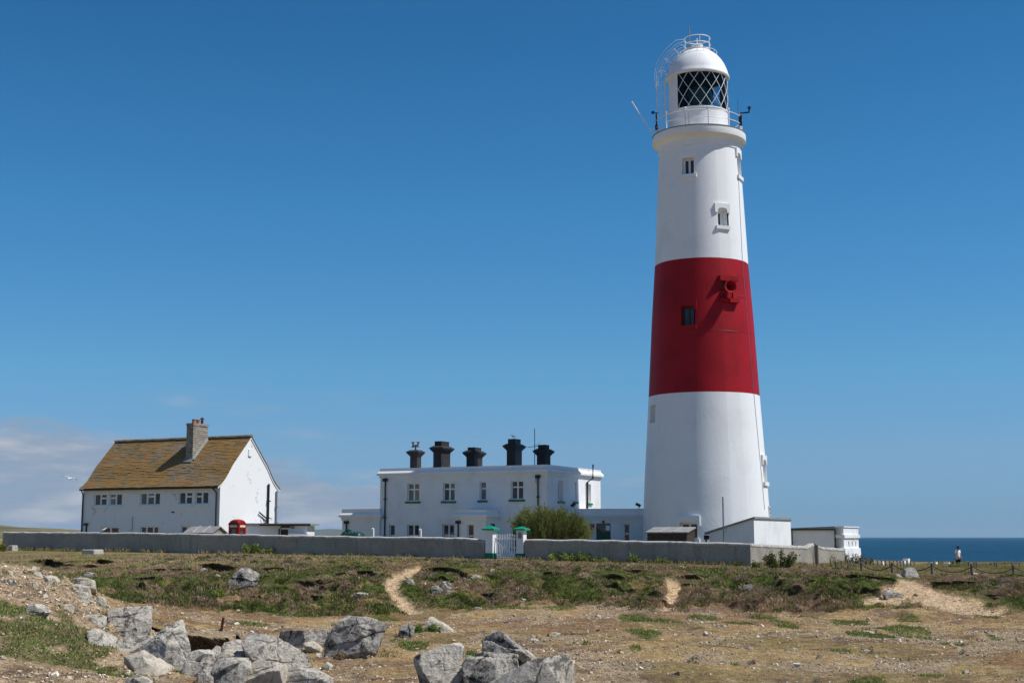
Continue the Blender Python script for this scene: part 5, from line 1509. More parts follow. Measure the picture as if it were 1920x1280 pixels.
m.add([(.05, -.06, z_top - .22), (.05, -.06, z_top - .34), (Lg - .02, -.06, .14), (Lg - .02, -.06, .26), (.05, -.021, z_top - .22), (.05, -.021, z_top - .34), (Lg - .02, -.021, .14), (Lg - .02, -.021, .26)],
      [(0, 1, 2, 3), (7, 6, 5, 4), (0, 3, 7, 4), (1, 5, 6, 2), (0, 4, 5, 1), (3, 2, 6, 7)]); m.build('brace', M['trim'], gt)
m = MB(); m.box(-.14, -.06, .0, .1, 0, z_top + .16); m.build('hanging_post', M['trim'], gt)

# ---------------------------------------------------------------- small things behind the wall
# phone box
pb0 = at(447, 1003, 92.0); PBL = Vector((pb0.x, pb0.y, -1.25))
pb_ = thing('telephone_box', 'red telephone box with domed roof behind the wall by the cottage gable', 'telephone box', PBL, RZ)
def pbf(px, py): p = local_hit(px, py, PBL, RZ, 1, 0.0); return p.x, p.z
x0 = pbf(428.5, 990)[0]; D_ = local_hit(460, 990, PBL, RZ, 0, 0).y; zt = pbf(447, 981)[1]; ztop_ = pbf(447, 976)[1] 
D_ = min(max(D_, .8), 1.3)
wp = [(x0 + .12, -.12, .35, zt - .42)]
m = MB(); panel(m, ID, x0, 0, -.3, zt, [(x0 + .14, -.14, .4, zt - .38)], .05)
FRS = (Vector((0, 0, 0)), Vector((0, 1, 0)), Vector((-1, 0, 0)), Vector((0, 0, 1)))
panel(m, FRS, 0, D_, -.3, zt, [(.14, D_ - .14, .4, zt - .38)], .05)
m.poly([(x0, 0, -.3), (x0, D_, -.3), (x0, D_, zt), (x0, 0, zt)]); m.poly([(x0, D_, -.3), (0, D_, -.3), (0, D_, zt), (x0, D_, zt)])
m.build('body', M['phone_red'], pb_)
m = MB(); g = 9                                        # segmental crown
for i in range(g):
    for j in range(g):
        def zz(i, j):
            u, v = i / g * 2 - 1, j / g * 2 - 1; return zt + .02 + .15 * max(0, 1 - u * u) ** .6 + .13 * max(0, 1 - v * v) ** .6
        q = [(i, j), (i + 1, j), (i + 1, j + 1), (i, j + 1)]
        m.add([(x0 * (1 - a / g), D_ * b / g, zz(a, b)) for a, b in q], [(0, 1, 2, 3)], 0, True)
for i in range(g):
    for (a, b), (c_, d_) in (((i, 0), (i + 1, 0)), ((i, g), (i + 1, g)), ((0, i), (0, i + 1)), ((g, i), (g, i + 1))):
        p0, p1 = (x0 * (1 - a / g), D_ * b / g), (x0 * (1 - c_ / g), D_ * d_ / g)
        m.add([(*p0, zt - .01), (*p1, zt - .01), (*p1, zz(c_, d_)), (*p0, zz(a, b))], [(0, 1, 2, 3)], 0)
m.box(x0 - .025, .025, -.025, D_ + .025, zt - .06, zt + .01); m.build('roof', M['phone_red'], pb_)
m = MB(); m.box(x0 + .12, -.12, -.03, -.003, zt - .24, zt - .10); m.box(.003, .03, .12, D_ - .12, zt - .24, zt - .10); m.build('fascia', M['cream'], pb_)
m = MB(); m.box(x0 + .13, -.13, .05, .07, .4, zt - .36); m.box(-.07, -.05, .13, D_ - .13, .4, zt - .36); m.build('pane', M['glass_net'], pb_)
m = MB()
for i in range(1, 8): m.box(x0 + .14, -.14, .02, .048, .4 + i * .2, .425 + i * .2); m.box(-.048, -.02, .14, D_ - .14, .4 + i * .2, .425 + i * .2)
for t in (.22, .78): x = x0 * t; m.box(x - .02, x + .02, .016, .05, .4, zt - .38); m.box(-.05, -.016, D_ * t - .02, D_ * t + .02, .4, zt - .38)
m.build('glazing_bars', M['phone_red'], pb_)
# oil tank
t0 = at(654, 1003, 92.0); TL = Vector((t0.x, t0.y, -1.25))
x0, x1 = local_hit(633, 1000, TL, RZ, 1, 0).x, local_hit(672, 1000, TL, RZ, 1, 0).x; z1 = local_hit(654, 995.5, TL, RZ, 1, 0).z
tk = thing('oil_tank', 'dark green ribbed plastic oil tank showing above the wall by the left wing', 'tank', TL, RZ)
m = MB(); L_ = x1 - x0; n = 24; P = []; NP = 12
for i in range(n + 1):
    s = .93 + .07 * (1 if (i // 2) % 2 else 0); e = min(1, .72 + .28 * min(i, n - i) / 3); 
    for k in range(NP):
        a = 2 * math.pi * k / NP; c_, s_ = math.cos(a), math.sin(a)
        P.append((x0 + L_ * i / n, .55 + .55 * s * e * math.copysign(abs(c_) ** .6, c_), z1 / 2 + z1 / 2 * s * e * math.copysign(abs(s_) ** .6, s_)))
m.add(P, [(i * NP + k, i * NP + (k + 1) % NP, i * NP + NP + (k + 1) % NP, i * NP + NP + k) for i in range(n) for k in range(NP)] + [tuple(range(NP)), tuple(range(n * NP, n * NP + NP))], 0, True)
m.build('shell', M['tank'], tk)
m = MB(); m.lathe([(.01, z1 + .14), (.2, z1 + .12), (.22, z1 - .1)], 14, c=(x0 + L_ * .3, .5)); m.build('filler_cap', M['tank'], tk)
for px, top, lab in ((700, 990.5, 'hooked white vent pipe standing behind the wall by the left wing'), (789, 992, 'hooked white vent pipe behind the wall before the double window')):
    b0 = at(px, 1005, 90.0); zt = at(px, top, 90.0).z
    m = MB(); m.tube([(0, 0, 0), (0, 0, zt + 1.2 - .06), (-.02, 0, zt + 1.2), (-.08, 0, zt + 1.2), (-.1, 0, zt + 1.14)], .055, 8); m.tube([(0, 0, .75), (.12, 0, .78)], .03, 6)
    tag(m.build('vent_pipe', M['trim'], None, (b0.x, b0.y, -1.2)), lab, 'pipe')
b0 = at(1357, 1015, 80.0); zt = at(1357, 931, 80.0).z
pl_ = thing('metal_mast', 'thin grey metal mast with short arm in front of the sloping outbuilding', 'mast', (b0.x, b0.y, -1.45), RZ)
m = MB(); m.tube([(0, 0, -.3), (0, 0, zt + 1.45)], .045, 8); m.build('pole', M['iron'], pl_)
za = at(1357, 987, 80.0).z + 1.45; m = MB(); m.box(.0, .30, -.03, .03, za - .03, za + .03); m.box(.14, .19, -.03, .03, za - .32, za - .03); m.build('bracket', M['iron'], pl_)

# ---------------------------------------------------------------- posts and ropes by the cliff path
ORD = ['first', 'second', 'third', 'fourth', 'fifth', 'sixth', 'seventh', 'eighth', 'ninth', 'tenth', 'eleventh', 'twelfth', 'thirteenth', 'fourteenth', 'fifteenth', 'sixteenth', 'seventeenth', 'eighteenth', 'nineteenth']
def gz(x, y): return float(h_full(np.array([x]), np.array([y]))[0])
NEAR = [(1615, 1052.7, 75.0), (1672.5, 1053, 72.0), (1747, 1054.6, 69.0), (1821.5, 1056, 68.0), (1900, 1058, 67.0), (1984, 1060, 66.0)]
NLAB = ['thick weathered post at the far left end of the nearer rope fence', 'thick weathered post left of the pale grey boulder', 'thick weathered post just right of the pale grey boulder', 'thick weathered post behind the flat white stone', 'thick weathered post nearest the right edge of the picture', 'thick weathered post beyond the right edge of the picture']
tops = []
for (px, pt, Y), lab in zip(NEAR, NLAB):
    p = at(px, pt, Y); z = gz(p.x, Y); z = min(z, p.z - .62)
    wood_post('wooden_post', lab, 'post', (p.x, Y, z), p.z - z, .07, 'posts of the nearer rope fence'); tops.append(Vector((p.x, Y, p.z - .13)))
RLAB = ['sagging rope between the first two posts at the fence far end', 'sagging rope passing behind the pale grey boulder', 'sagging rope right of the boulder below the walking person', 'sagging rope above the flat white stone', 'sagging rope running out at the right edge of the picture']
for a, b_, lab in zip(tops[:-1], tops[1:], RLAB):
    m = MB(); pts = []
    for i in range(17):
        t = i / 16; q = a.lerp(b_, t); q = q + Vector((0, -.10, -.30 * (4 * t * (1 - t)))); pts.append(q - a)
    m.tube(pts, .024, 6); tag(m.build('rope', M['rope'], None, a), lab, 'rope', 'ropes of the nearer rope fence')
ROW = [1567, 1578, 1590, 1600, 1610, 1619, 1628, 1637, 1645, 1653, 1660, 1668, 1675, 1682, 1688, 1694, 1700.6, 1707, 1714]
prev = None
for i, px in enumerate(ROW):
    t = i / 18; Y = 76 + 28 * t; pt = 1051.2 - 3.4 * math.sin(min(1, t * 1.25) * math.pi) + (-.9 if t > .7 else 0)
    p = at(px, pt, Y); z = min(gz(p.x, Y), p.z - .35)
    wood_post('slim_wooden_post', ORD[i] + ' slim post from the wall end in the receding row', 'post', (p.x, Y, z), p.z - z, .055, 'slim posts receding from the wall end')
    tp_ = Vector((p.x, Y, p.z - .12))
    if prev is not None:
        m = MB(); m.tube([((tp_ - prev) * s + Vector((0, 0, -.26 * 4 * s * (1 - s)))) for s in np.linspace(0, 1, 9)], .022, 5)
        tag(m.build('rope', M['rope'], None, prev), 'short sagging rope in the row receding from the wall end', 'rope', 'ropes of the receding row')
    prev = tp_
for px, pt, Y, lab in ((1751, 1050, 104, 'small dark post beside the white block on the cliff edge'), (1786, 1051.5, 104, 'small pale post left of the walking person at the cliff edge'), (1816, 1051.2, 100, 'leftmost of three small cliff edge posts right of the person'), (1826, 1052.6, 101, 'middle of three small cliff edge posts right of the person'), (1831, 1052.5, 99, 'rightmost of three small cliff edge posts right of the person'),
                       (1858.5, 1053.5, 101, 'leftmost of three small posts farther right on the cliff edge'), (1864.5, 1052, 99, 'middle and tallest of three small posts farther right on the cliff edge'), (1868.5, 1053, 97, 'rightmost of three small posts farther right on the cliff edge'), (1897.5, 1052.5, 98, 'small post seen just behind the big right edge post'), (1911, 1054.5, 100, 'small post at the cliff edge farthest to the right')):
    p = at(px, pt, Y); z = min(gz(p.x, Y), p.z - .5)
    wood_post('slim_wooden_post', lab, 'post', (p.x, Y, z), p.z - z, .058, 'small posts along the cliff edge')
for px, py, w_, h_, Y, lab in ((1657, 1057.5, 6, 5, 104, 'pair of low white stones behind the receding posts'), (1698, 1058.5, 7, 7, 108, 'small low white block beside the taller one at the row end'), (1705.5, 1058.5, 9, 11, 109, 'tallest white block at the end of the receding posts'), (1757.5, 1060.5, 9, 6.5, 106, 'white block beside the small dark cliff edge post'), (1781, 1058.5, 7, 4, 106, 'low white block left of the walking person')):
    p = at(px, py, Y); s = pm(Y); z = p.z
    m = MB(); m.box(-w_ * s / 2, w_ * s / 2, 0, .5, -.4, h_ * s, taper=.03); m.box(-w_ * s / 2 + .03, w_ * s / 2 - .03, .03, .47, h_ * s, h_ * s + .03)
    tag(m.build('white_block', M['white'], None, (p.x, Y, z), R(48)), lab, 'block')
for px, py, w_, h_, d_, lab, rz_ in ((18.5, 1032, 12, 10, .5, 'square pale concrete block at the far left end of the wall', RZ), (164, 1039, 29, 9, .9, 'long weathered concrete block lying on the turf before the wall', RZ + .1)):
    p = ground_pt(px, py); s = pm(p.y)
    m = MB(); W_ = w_ * s; m.box(-W_ / 2, W_ / 2, 0, d_, -.2, h_ * s, taper=.03)
    o = m.build('concrete_block', M['concrete'], None, (p.x, p.y, p.z), rz_); o.modifiers.new('bevel', 'BEVEL').width = .03
    tag(o, lab, 'block')
p = ground_pt(415, 1186, None); m = MB(); H_ = 26 * pm(p.y)
m.box(-.035, .035, -.01, .01, -.3, H_ * .96); m.box(-.008, .008, -.06, -.01, -.3, H_ * .93); m.tube([(-.03, 0, H_ * .1), (-.18, .02, -.02), (-.32, .03, -.06)], .02, 5)
o = tag(m.build('iron_stake', M['rust'], None, (p.x, p.y, gz(p.x, p.y)), 0.2), 'rusty iron stake standing at the lip of the stony hollow', 'stake'); o.rotation_euler.y = .12

# ================================================================ PERSON
def skin_body(name, joints, edges, mat, parent=None, sub=2):
    me = bpy.data.meshes.new(name); me.from_pydata([j[0] for j in joints], edges, []); me.materials.append(mat)
    o = bpy.data.objects.new(name, me); COL.objects.link(o)
    if parent: o.parent = parent
    sk = o.modifiers.new('skin', 'SKIN'); sk.use_smooth_shade = True
    for i, j in enumerate(joints):
        v = me.skin_vertices[0].data[i]; v.radius = j[1] if isinstance(j[1], tuple) else (j[1], j[1]); v.use_root = (i == 0)
    ss = o.modifiers.new('sub', 'SUBSURF'); ss.levels = sub; ss.render_levels = sub
    return o
skin_m = paint('skin', (.42, .22, .15), .55, .08, 8, 0)
cloth_w = paint('white_cotton', (.80, .80, .82), .9, .05, 5, .3, 14, .02); cloth_d = paint('dark_cotton', (.012, .012, .014), .9, .1, 5, .2)
pp = at(1797.5, 1068, 104.0); Hh = (at(1797, 1024.6, 104.0).z - pp.z)
pr_ = thing('person', 'person in white t-shirt, dark shorts and cap walking by the sea', 'person', (pp.x, pp.y, pp.z), R(28)); k = Hh / 1.76
J = [((0, 0, .95), (.15, .12)), ((0, 0, 1.15), (.135, .105)), ((0, .01, 1.36), (.165, .11)), ((0, .01, 1.46), (.09, .075)), ((0, -.005, 1.53), .055), ((0, -.02, 1.62), (.078, .092)), ((0, -.02, 1.71), (.07, .085)),
     ((.19, .01, 1.42), .058), ((.26, .04, 1.15), .042), ((.30, -.03, .93), .032), ((.315, -.07, .84), .03),
     ((-.19, .01, 1.42), .058), ((-.235, .05, 1.15), .042), ((-.22, -.04, .93), .032), ((-.22, -.08, .84), .03),
     ((.095, 0, .88), .095), ((.10, -.08, .50), .062), ((.10, .02, .10), .042), ((.10, -.10, .04), .04),
     ((-.095, 0, .88), .095), ((-.10, .05, .50), .062), ((-.10, .20, .14), .042), ((-.10, .10, .05), .04)]
E_ = [(0, 1), (1, 2), (2, 3), (3, 4), (4, 5), (5, 6), (3, 7), (7, 8), (8, 9), (9, 10), (3, 11), (11, 12), (12, 13), (13, 14), (0, 15), (15, 16), (16, 17), (17, 18), (0, 19), (19, 20), (20, 21), (21, 22)]
for s, b0 in ((1, 10), (-1, 14)):                     # five fingers on each hand
    bx = J[b0][0]
    for f in range(5):
        i0 = len(J); a = (f - 2) * .016
        off = (s * (.012 if f else -.01), a - (.03 if f == 0 else 0), -.055 - .02 * math.sin(f * .9))
        J.append(((bx[0] + off[0] * .6, bx[1] + off[1], bx[2] + off[2] * .6), .010)); J.append(((bx[0] + off[0] * .3, bx[1] + off[1] * 1.1 - .01, bx[2] + off[2] * 1.35), .008))
        E_ += [(b0, i0), (i0, i0 + 1)]
J.append(((0, -.105, 1.605), .018)); E_.append((5, len(J) - 1))
body = skin_body('body', J, E_, skin_m, pr_)
sh_ = skin_body('t_shirt', [((0, 0, .86), (.185, .15)), ((0, 0, 1.12), (.172, .14)), ((0, .01, 1.34), (.195, .14)), ((0, .01, 1.45), (.105, .09)), ((.17, .01, 1.44), (.09, .085)), ((.25, .03, 1.24), (.078, .078)), ((-.17, .01, 1.44), (.09, .085)), ((-.235, .035, 1.24), (.078, .078))],
                [(0, 1), (1, 2), (2, 3), (3, 4), (4, 5), (3, 6), (6, 7)], cloth_w, pr_)
so_ = skin_body('shorts', [((0, 0, .97), (.172, .14)), ((.10, -.01, .80), (.11, .12)), ((.11, -.06, .56), (.10, .11)), ((-.10, .01, .80), (.11, .12)), ((-.11, .04, .56), (.10, .11))], [(0, 1), (1, 2), (0, 3), (3, 4)], cloth_d, pr_)
m = MB(); m.lathe([(.105, 1.66), (.108, 1.70), (.095, 1.76), (.06, 1.80), (.01, 1.81)], 16, c=(0, -.02)); m.add([(-.08, -.10, 1.685), (.08, -.10, 1.685), (.07, -.22, 1.665), (-.07, -.22, 1.665), (-.08, -.10, 1.70), (.08, -.10, 1.70), (.07, -.22, 1.675), (-.07, -.22, 1.675)], [(0, 1, 2, 3), (4, 5, 6, 7), (2, 3, 7, 6), (0, 3, 7, 4), (1, 2, 6, 5)])
m.build('cap', cloth_d, pr_)
for s in (-1, 1): m = MB(); m.lathe([(.001, 1.642), (.012, 1.648), (.014, 1.655), (.012, 1.662), (.001, 1.668)], 8, c=(.035 * s, -.108)); m.build('eye', cloth_d, pr_)
pr_.scale = (k, k, k)

# ================================================================ GULLS
gm = [paint('white_feathers', (.78, .78, .77), .8, .03, 8, 0), paint('grey_wing_feathers', (.36, .38, .40), .8, .08, 8, 0), paint('yellow_bill', (.6, .36, .05), .5, .05, 8, 0), M['black']]
def gull(name, label, loc, rz, pose, s=1.0):
    o = thing(name, label, 'gull', loc, rz)
    b = MB(); sec = [(-.26, .005, .012), (-.20, .0, .05), (-.08, 0, .075), (.06, .0, .085), (.15, .01, .065), (.205, .035, .048), (.255, .05, .045), (.295, .05, .02), (.345, .04, .006)]
    P = []; N = 10
    for x, z, r in sec:
        if pose == 'stand': z = z + (x + .26) * .35
        for i in range(N):
            a = 2 * math.pi * i / N; P.append((x, r * math.sin(a), z + r * 1.05 * math.cos(a)))
    for j in range(len(sec) - 1):
        b.add(P[j * N:(j + 2) * N], [(i, (i + 1) % N, N + (i + 1) % N, N + i) for i in range(N)], 2 if j >= 7 else 0, True)
    # wings joined to the flanks
    for sd in (-1, 1):
        if pose == 'fly':
            W = [(.10, .07, .05, .20), (.12, .30, .17, .21), (.04, .55, .14, .15), (-.10, .78, .06, .02)]
            V = []
            for x, y, z, c_ in W: V += [(x, sd * y, z), (x - c_ / 2, sd * y, z + .014), (x - c_, sd * y, z - .004)]
            b.add(V, [(i * 3 + k_, i * 3 + k_ + 1, i * 3 + k_ + 4, i * 3 + k_ + 3) for i in range(2) for k_ in range(2)], 1, True)
            b.add(V[6:], [(k_, k_ + 1, k_ + 4, k_ + 3) for k_ in range(2)], 3, True)
        else:
            V = [(.12, sd * .075, .16), (.10, sd * .09, .08), (-.12, sd * .085, .08), (-.15, sd * .06, .03), (-.34, sd * .03, -.02)]
            b.add(V, [(0, 1, 2), (0, 2, 3), (3, 2, 4)], 1)
    b.build('body', gm, o)
    if pose == 'stand':
        l_ = MB()
        for sd in (-1, 1): l_.tube([(.02, sd * .03, -.02), (.02, sd * .03, -.20)], .009, 5); l_.box(.0, .07, sd * .03 - .02, sd * .03 + .02, -.205, -.195)
        l_.build('legs', gm[2], o)
    o.scale = (s, s, s); return o
p = at(131, 897, 75.0); g_ = gull('gull', 'white gull flying with wings spread left of the cottage', p, R(70), 'fly', .62); g_.rotation_euler = (R(14), R(-6), R(75))
co, xa, xb, z1 = ch4
p = Vector(QL) + U2 * ((xa + xb) / 2) + V2 * 2.0 + Vector((0, 0, z1 + .56)); gull('gull', 'grey and white gull perched on the tallest black chimney', p + Vector((0, 0, .14)), R(150), 'stand', .72)
p = front_wall_pt(191, 997.5) + V2 * .15; gull('gull', 'white gull perched on the boundary wall below the cottage corner', (p.x, p.y, p.z + .12), R(25), 'stand', .55)
# ================================================================ ROCKS
def ico(n):
    bm = bmesh.new(); bmesh.ops.create_icosphere(bm, subdivisions=n, radius=1)
    V = np.array([v.co[:] for v in bm.verts]); F = np.array([[v.index for v in f.verts] for f in bm.faces]); bm.free()
    return V / np.linalg.norm(V, axis=1, keepdims=True), F
ICO = {k: ico(k) for k in (3, 4, 5, 6)}
def vnoise3(p, s=0):
    i = np.floor(p).astype(np.int64); f = p - i; f = f * f * (3 - 2 * f); out = 0
    for dz in (0, 1):
        for dy in (0, 1):
            for dx in (0, 1):
                w = (f[:, 0] if dx else 1 - f[:, 0]) * (f[:, 1] if dy else 1 - f[:, 1]) * (f[:, 2] if dz else 1 - f[:, 2])
                out = out + w * _hash(i[:, 0] + dx, i[:, 1] + dy + (i[:, 2] + dz) * 157, s)
    return out
def fbm3(p, s=0, o=5, g=.55):
    t = 0; a = 1; n = 0
    for k in range(o): t = t + a * vnoise3(p * 2.03 ** k, s + 13 * k); n += a; a *= g
    return t / n
rock_seed = [100]; ROCKS = []
def rock(outline, label, Y=None, depth=.8, mat='rock', sub=5, lean=.25, sharp=110, top=.35, rough=.09, name='boulder', sink=.15, strata=0.0, cat='rock'):
    """outline: photo silhouette (clockwise); becomes a faceted solid of real size at its own distance"""
    rock_seed[0] += 1; rr = random.Random(rock_seed[0])
    xs_, ys_ = [p[0] for p in outline], [p[1] for p in outline]
    base = ground_pt((min(xs_) + max(xs_)) / 2, max(ys_) - (0 if max(ys_) > 1279 else 2), h_full)
    Y = base.y
    ylow = max(ys_) - .3 * (max(ys_) - min(ys_))
    outline = [(a, b + (3 if b > ylow else 0)) for a, b in outline]
    pts = [at(a, b, Y) for a, b in outline]
    cx = sum(p.x for p in pts) / len(pts); cz = sum(p.z for p in pts) / len(pts)
    Wd = max(p.x for p in pts) - min(p.x for p in pts); dep = depth * Wd
    loc = Vector((cx, Y + dep * .30, cz))
    pl = []
    n = len(pts)
    for i in range(n):
        a, b = pts[i], pts[(i + 1) % n]
        e = Vector((b.x - a.x, 0, b.z - a.z)); nn = Vector((-e.z, 0, e.x))
        if nn.length < 1e-6: continue
        nn.normalize(); mid = (a + b) / 2 - Vector((cx, Y, cz)); d = nn.x * mid.x + nn.z * mid.z
        if d < 0: nn = -nn; d = -d
        d = max(d, .02)
        ny = rr.uniform(-lean, lean)
        if nn.z < -.45: continue                         # buried underside
        v = Vector((nn.x, ny, nn.z)); pl.append((v / v.length, d / v.length))
    for k in range(3):
        v = Vector((rr.uniform(-.55, .55), -1, rr.uniform(.1, .9) * top * 2)).normalized(); pl.append((v, dep * rr.uniform(.34, .5)))
    pl.append((Vector((0, 0, -1)), cz - min(p.z for p in pts) + .12))
    for k in range(4):                                  # chips and broken corners
        v = Vector((rr.gauss(0, 1), -abs(rr.gauss(0, .8)), rr.gauss(.3, .7))).normalized()
        ext = max(v.x * (p.x - cx) + v.z * (p.z - cz) for p in pts) + abs(v.y) * dep * .38; pl.append((v, max(.03, ext * rr.uniform(.84, .97))))
    for k in range(2):
        v = Vector((rr.uniform(-.4, .4), 1, rr.uniform(0, .4))).normalized(); pl.append((v, dep * rr.uniform(.4, .55)))
    V, F = ICO[sub]; N_ = np.array([tuple(a) for a, b in pl]); H_ = np.array([b for a, b in pl])
    q = np.maximum(V @ N_.T / H_, 1e-6); r = (q ** sharp).sum(1) ** (-1.0 / sharp)
    P = V * r[:, None]
    size = (Wd * max(.15, max(p.z for p in pts) - min(p.z for p in pts))) ** .5
    nz = fbm3(P / size * 3.6 + rock_seed[0] * 3.7, 5, 6, .6) - .5
    rid = np.abs(fbm3(P / size * 1.5 + rock_seed[0], 8, 4) - .5)
    P = P + V * ((nz * .95 * rough + (.09 - rid) * rough * .8) * size)[:, None]
    bed = Vector((rr.gauss(0, .25), rr.gauss(0, .25), 1)).normalized(); jnt = Vector((1, rr.gauss(0, .5), rr.gauss(0, .35))).normalized()
    for k in range(3 if sub >= 5 else 1):               # bedding planes and one joint
        cn = bed if k < 2 else jnt; off = rr.uniform(-.30, .34) * size
        dd = P @ np.array(tuple(cn)) - off + (fbm3(P / size * 3.1, 21 + k, 4) - .5) * .16 * size
        P = P - V * (np.exp(-(dd / (.009 * size + .003)) ** 2) * .018 * size)[:, None] + V * (np.where(dd > 0, 1, 0) * rr.uniform(-.045, .045) * size)[:, None]
    if strata:
        ph = P[:, 2] / strata + (fbm3(P / size * .9, 3, 3) - .5) * 1.6
        st_ = np.abs((ph % 1) - .5); P = P * (1 - (sst(.36, .5, st_) * .10)[:, None] * np.array([1, 1, .2]))
    o = np_mesh(name, P, F, M[mat], True, loc=loc); ROCKS.append((loc.x, loc.y, Wd * .5, dep * .45))
    o.data.set_sharp_from_angle(angle=R(50))
    return tag(o, label, cat)

rock([(447, 1203), (463, 1182), (478, 1179), (512, 1196), (545, 1208), (572, 1228), (582, 1243), (556, 1256), (500, 1250), (462, 1240), (455, 1222)], 'big tilted grey slab with pointed left top in the central rock group', 33.6, .45, 'rock', 6, .5, top=.9, rough=.05)
rock([(605, 1215), (618, 1190), (645, 1163), (660, 1160), (700, 1166), (722, 1172), (722, 1190), (704, 1212), (672, 1222), (640, 1236), (608, 1236)], 'large dark humped boulder at the right end of the long ledge', 34.5, .6, 'rock_dark', 6, .3, top=.3, rough=.07)
rock([(502, 1184), (530, 1178), (600, 1178), (640, 1176), (640, 1200), (610, 1214), (570, 1210), (540, 1202), (505, 1192)], 'long low blackened ledge behind the tilted grey slab', 37.2, .35, 'rock_dark', 6, .15, top=.2, rough=.05)
rock([(771, 1240), (790, 1226), (830, 1212), (855, 1203), (872, 1207), (871, 1240), (862, 1285), (800, 1290), (780, 1262)], 'blocky grey boulder with sloping top left of the nearest rocks', 29.0, .75, 'rock', 6, .35, top=.55, rough=.08)
rock([(904, 1202), (915, 1190), (930, 1184), (950, 1190), (970, 1205), (990, 1222), (999, 1235), (975, 1250), (930, 1242), (906, 1228)], 'rounded blackened boulder standing highest of the nearest rocks', 31.0, .7, 'rock_dark', 6, .3, top=.3, rough=.08)
rock([(865, 1262), (878, 1236), (895, 1230), (940, 1228), (968, 1230), (970, 1252), (955, 1272), (940, 1295), (870, 1300)], 'dark fronted block with flat pale top among the nearest rocks', 28.6, .7, 'rock_dark', 6, .4, top=.35, rough=.08)
rock([(930, 1290), (965, 1256), (1000, 1238), (1050, 1234), (1078, 1230), (1080, 1242), (1064, 1256), (1062, 1300), (940, 1310)], 'broad pale speckled slab sloping towards the viewer at bottom centre', 28.0, .65, 'rock', 6, .6, top=1.1, rough=.06)
rock([(868, 1246), (880, 1228), (896, 1232), (898, 1250), (884, 1258)], 'small pale block wedged between the two nearest boulders', 30.2, .8, 'rock_pale', 4)
rock([(975, 1215), (990, 1220), (1006, 1234), (1000, 1244), (975, 1240)], 'small pale stone behind the sloping speckled slab', 31.4, .7, 'rock_pale', 4)
rock([(797, 1180), (802, 1156), (815, 1157), (838, 1172), (866, 1187), (850, 1188), (826, 1182), (806, 1186)], 'pale flat slab leaning out of the green plants', 39.0, .4, 'rock_pale', 5, .3, top=.9, rough=.04)
rock([(742, 1196), (752, 1176), (766, 1169), (776, 1176), (774, 1192), (760, 1198)], 'small dark stone left of the leaning pale slab', 38.4, .7, 'rock_dark', 4)
rock([(196, 1153), (205, 1142), (240, 1138), (280, 1136), (284, 1150), (282, 1166), (240, 1176), (205, 1178), (197, 1170)], 'long pale slab lying level on the rubble slope', 37.0, .45, 'rock', 6, .25, top=.5, rough=.06)
rock([(157, 1156), (170, 1152), (196, 1154), (197, 1172), (178, 1170), (160, 1162)], 'cracked block touching the left end of the long pale slab', 37.0, .7, 'rock', 5)
rock([(203, 1190), (215, 1179), (250, 1174), (284, 1172), (284, 1182), (255, 1192), (222, 1198), (206, 1197)], 'dark undercut slab below the long pale slab', 35.8, .45, 'rock_dark', 5, .3, top=.4)
rock([(258, 1222), (280, 1198), (308, 1178), (328, 1176), (346, 1188), (351, 1214), (338, 1238), (320, 1252), (290, 1240)], 'widest pale bedrock outcrop at the left lip of the hollow', 33.8, .7, 'rock', 6, .6, top=1.0, rough=.07)
rock([(206, 1207), (228, 1198), (268, 1192), (288, 1196), (272, 1220), (240, 1221)], 'flat pale bedrock sheet running up left from the widest outcrop', 33.8, .6, 'rock', 5, .5, top=1.2, rough=.05)
rock([(240, 1226), (262, 1223), (288, 1238), (316, 1254), (318, 1262), (280, 1256), (250, 1240)], 'low pale bedrock step below the widest outcrop', 33.8, .6, 'rock_pale', 5, .5, top=1.0, rough=.05)
rock([(160, 1186), (175, 1178), (192, 1184), (210, 1200), (200, 1206), (176, 1200)], 'flat pale stone half buried beside the green patch', 34.6, .6, 'rock', 4, top=1)
rock([(350, 1222), (372, 1216), (400, 1222), (404, 1246), (396, 1262), (360, 1268), (338, 1258)], 'pale broken block in front of the hollow', 31.8, .8, 'rock', 5, .4, top=.6)
rock([(370, 1262), (384, 1250), (402, 1252), (402, 1282), (366, 1284)], 'small triangular grey block leaning on the lower slabs', 30.3, .7, 'rock', 4, .4, top=.5)
rock([(414, 1214), (420, 1204), (440, 1199), (456, 1206), (462, 1222), (440, 1226), (418, 1224)], 'low pale stone tucked against the tilted slab', 34.4, .8, 'rock', 5)
rock([(396, 1218), (404, 1209), (414, 1212), (412, 1234), (400, 1238)], 'narrow upright pale stone at the hollow edge', 33.6, .8, 'rock', 4)
rock([(405, 1232), (420, 1222), (455, 1222), (466, 1238), (440, 1246), (410, 1244)], 'flat tan ledge stone with grass below the tilted slab', 33.0, .7, 'rock_pale', 5, top=1)
rock([(396, 1262), (402, 1240), (450, 1238), (468, 1242), (464, 1275), (455, 1292), (400, 1294)], 'left block of the jointed slabs along the bottom edge', 30.2, .7, 'rock', 6, .3, top=.8, rough=.05)
rock([(456, 1292), (468, 1246), (490, 1240), (530, 1250), (535, 1292)], 'middle block of the jointed slabs along the bottom edge', 29.9, .7, 'rock_pale', 6, .4, top=.8, rough=.05)
rock([(526, 1290), (534, 1256), (560, 1252), (600, 1260), (620, 1272), (618, 1294)], 'right block of the jointed slabs, streaked with black lichen', 29.6, .7, 'rock', 6, .4, top=.6, rough=.06)
rock([(568, 1204), (590, 1204), (605, 1216), (602, 1224), (575, 1220)], 'pale flat stone on the floor under the long ledge', 35.6, .6, 'rock_pale', 4, top=1)
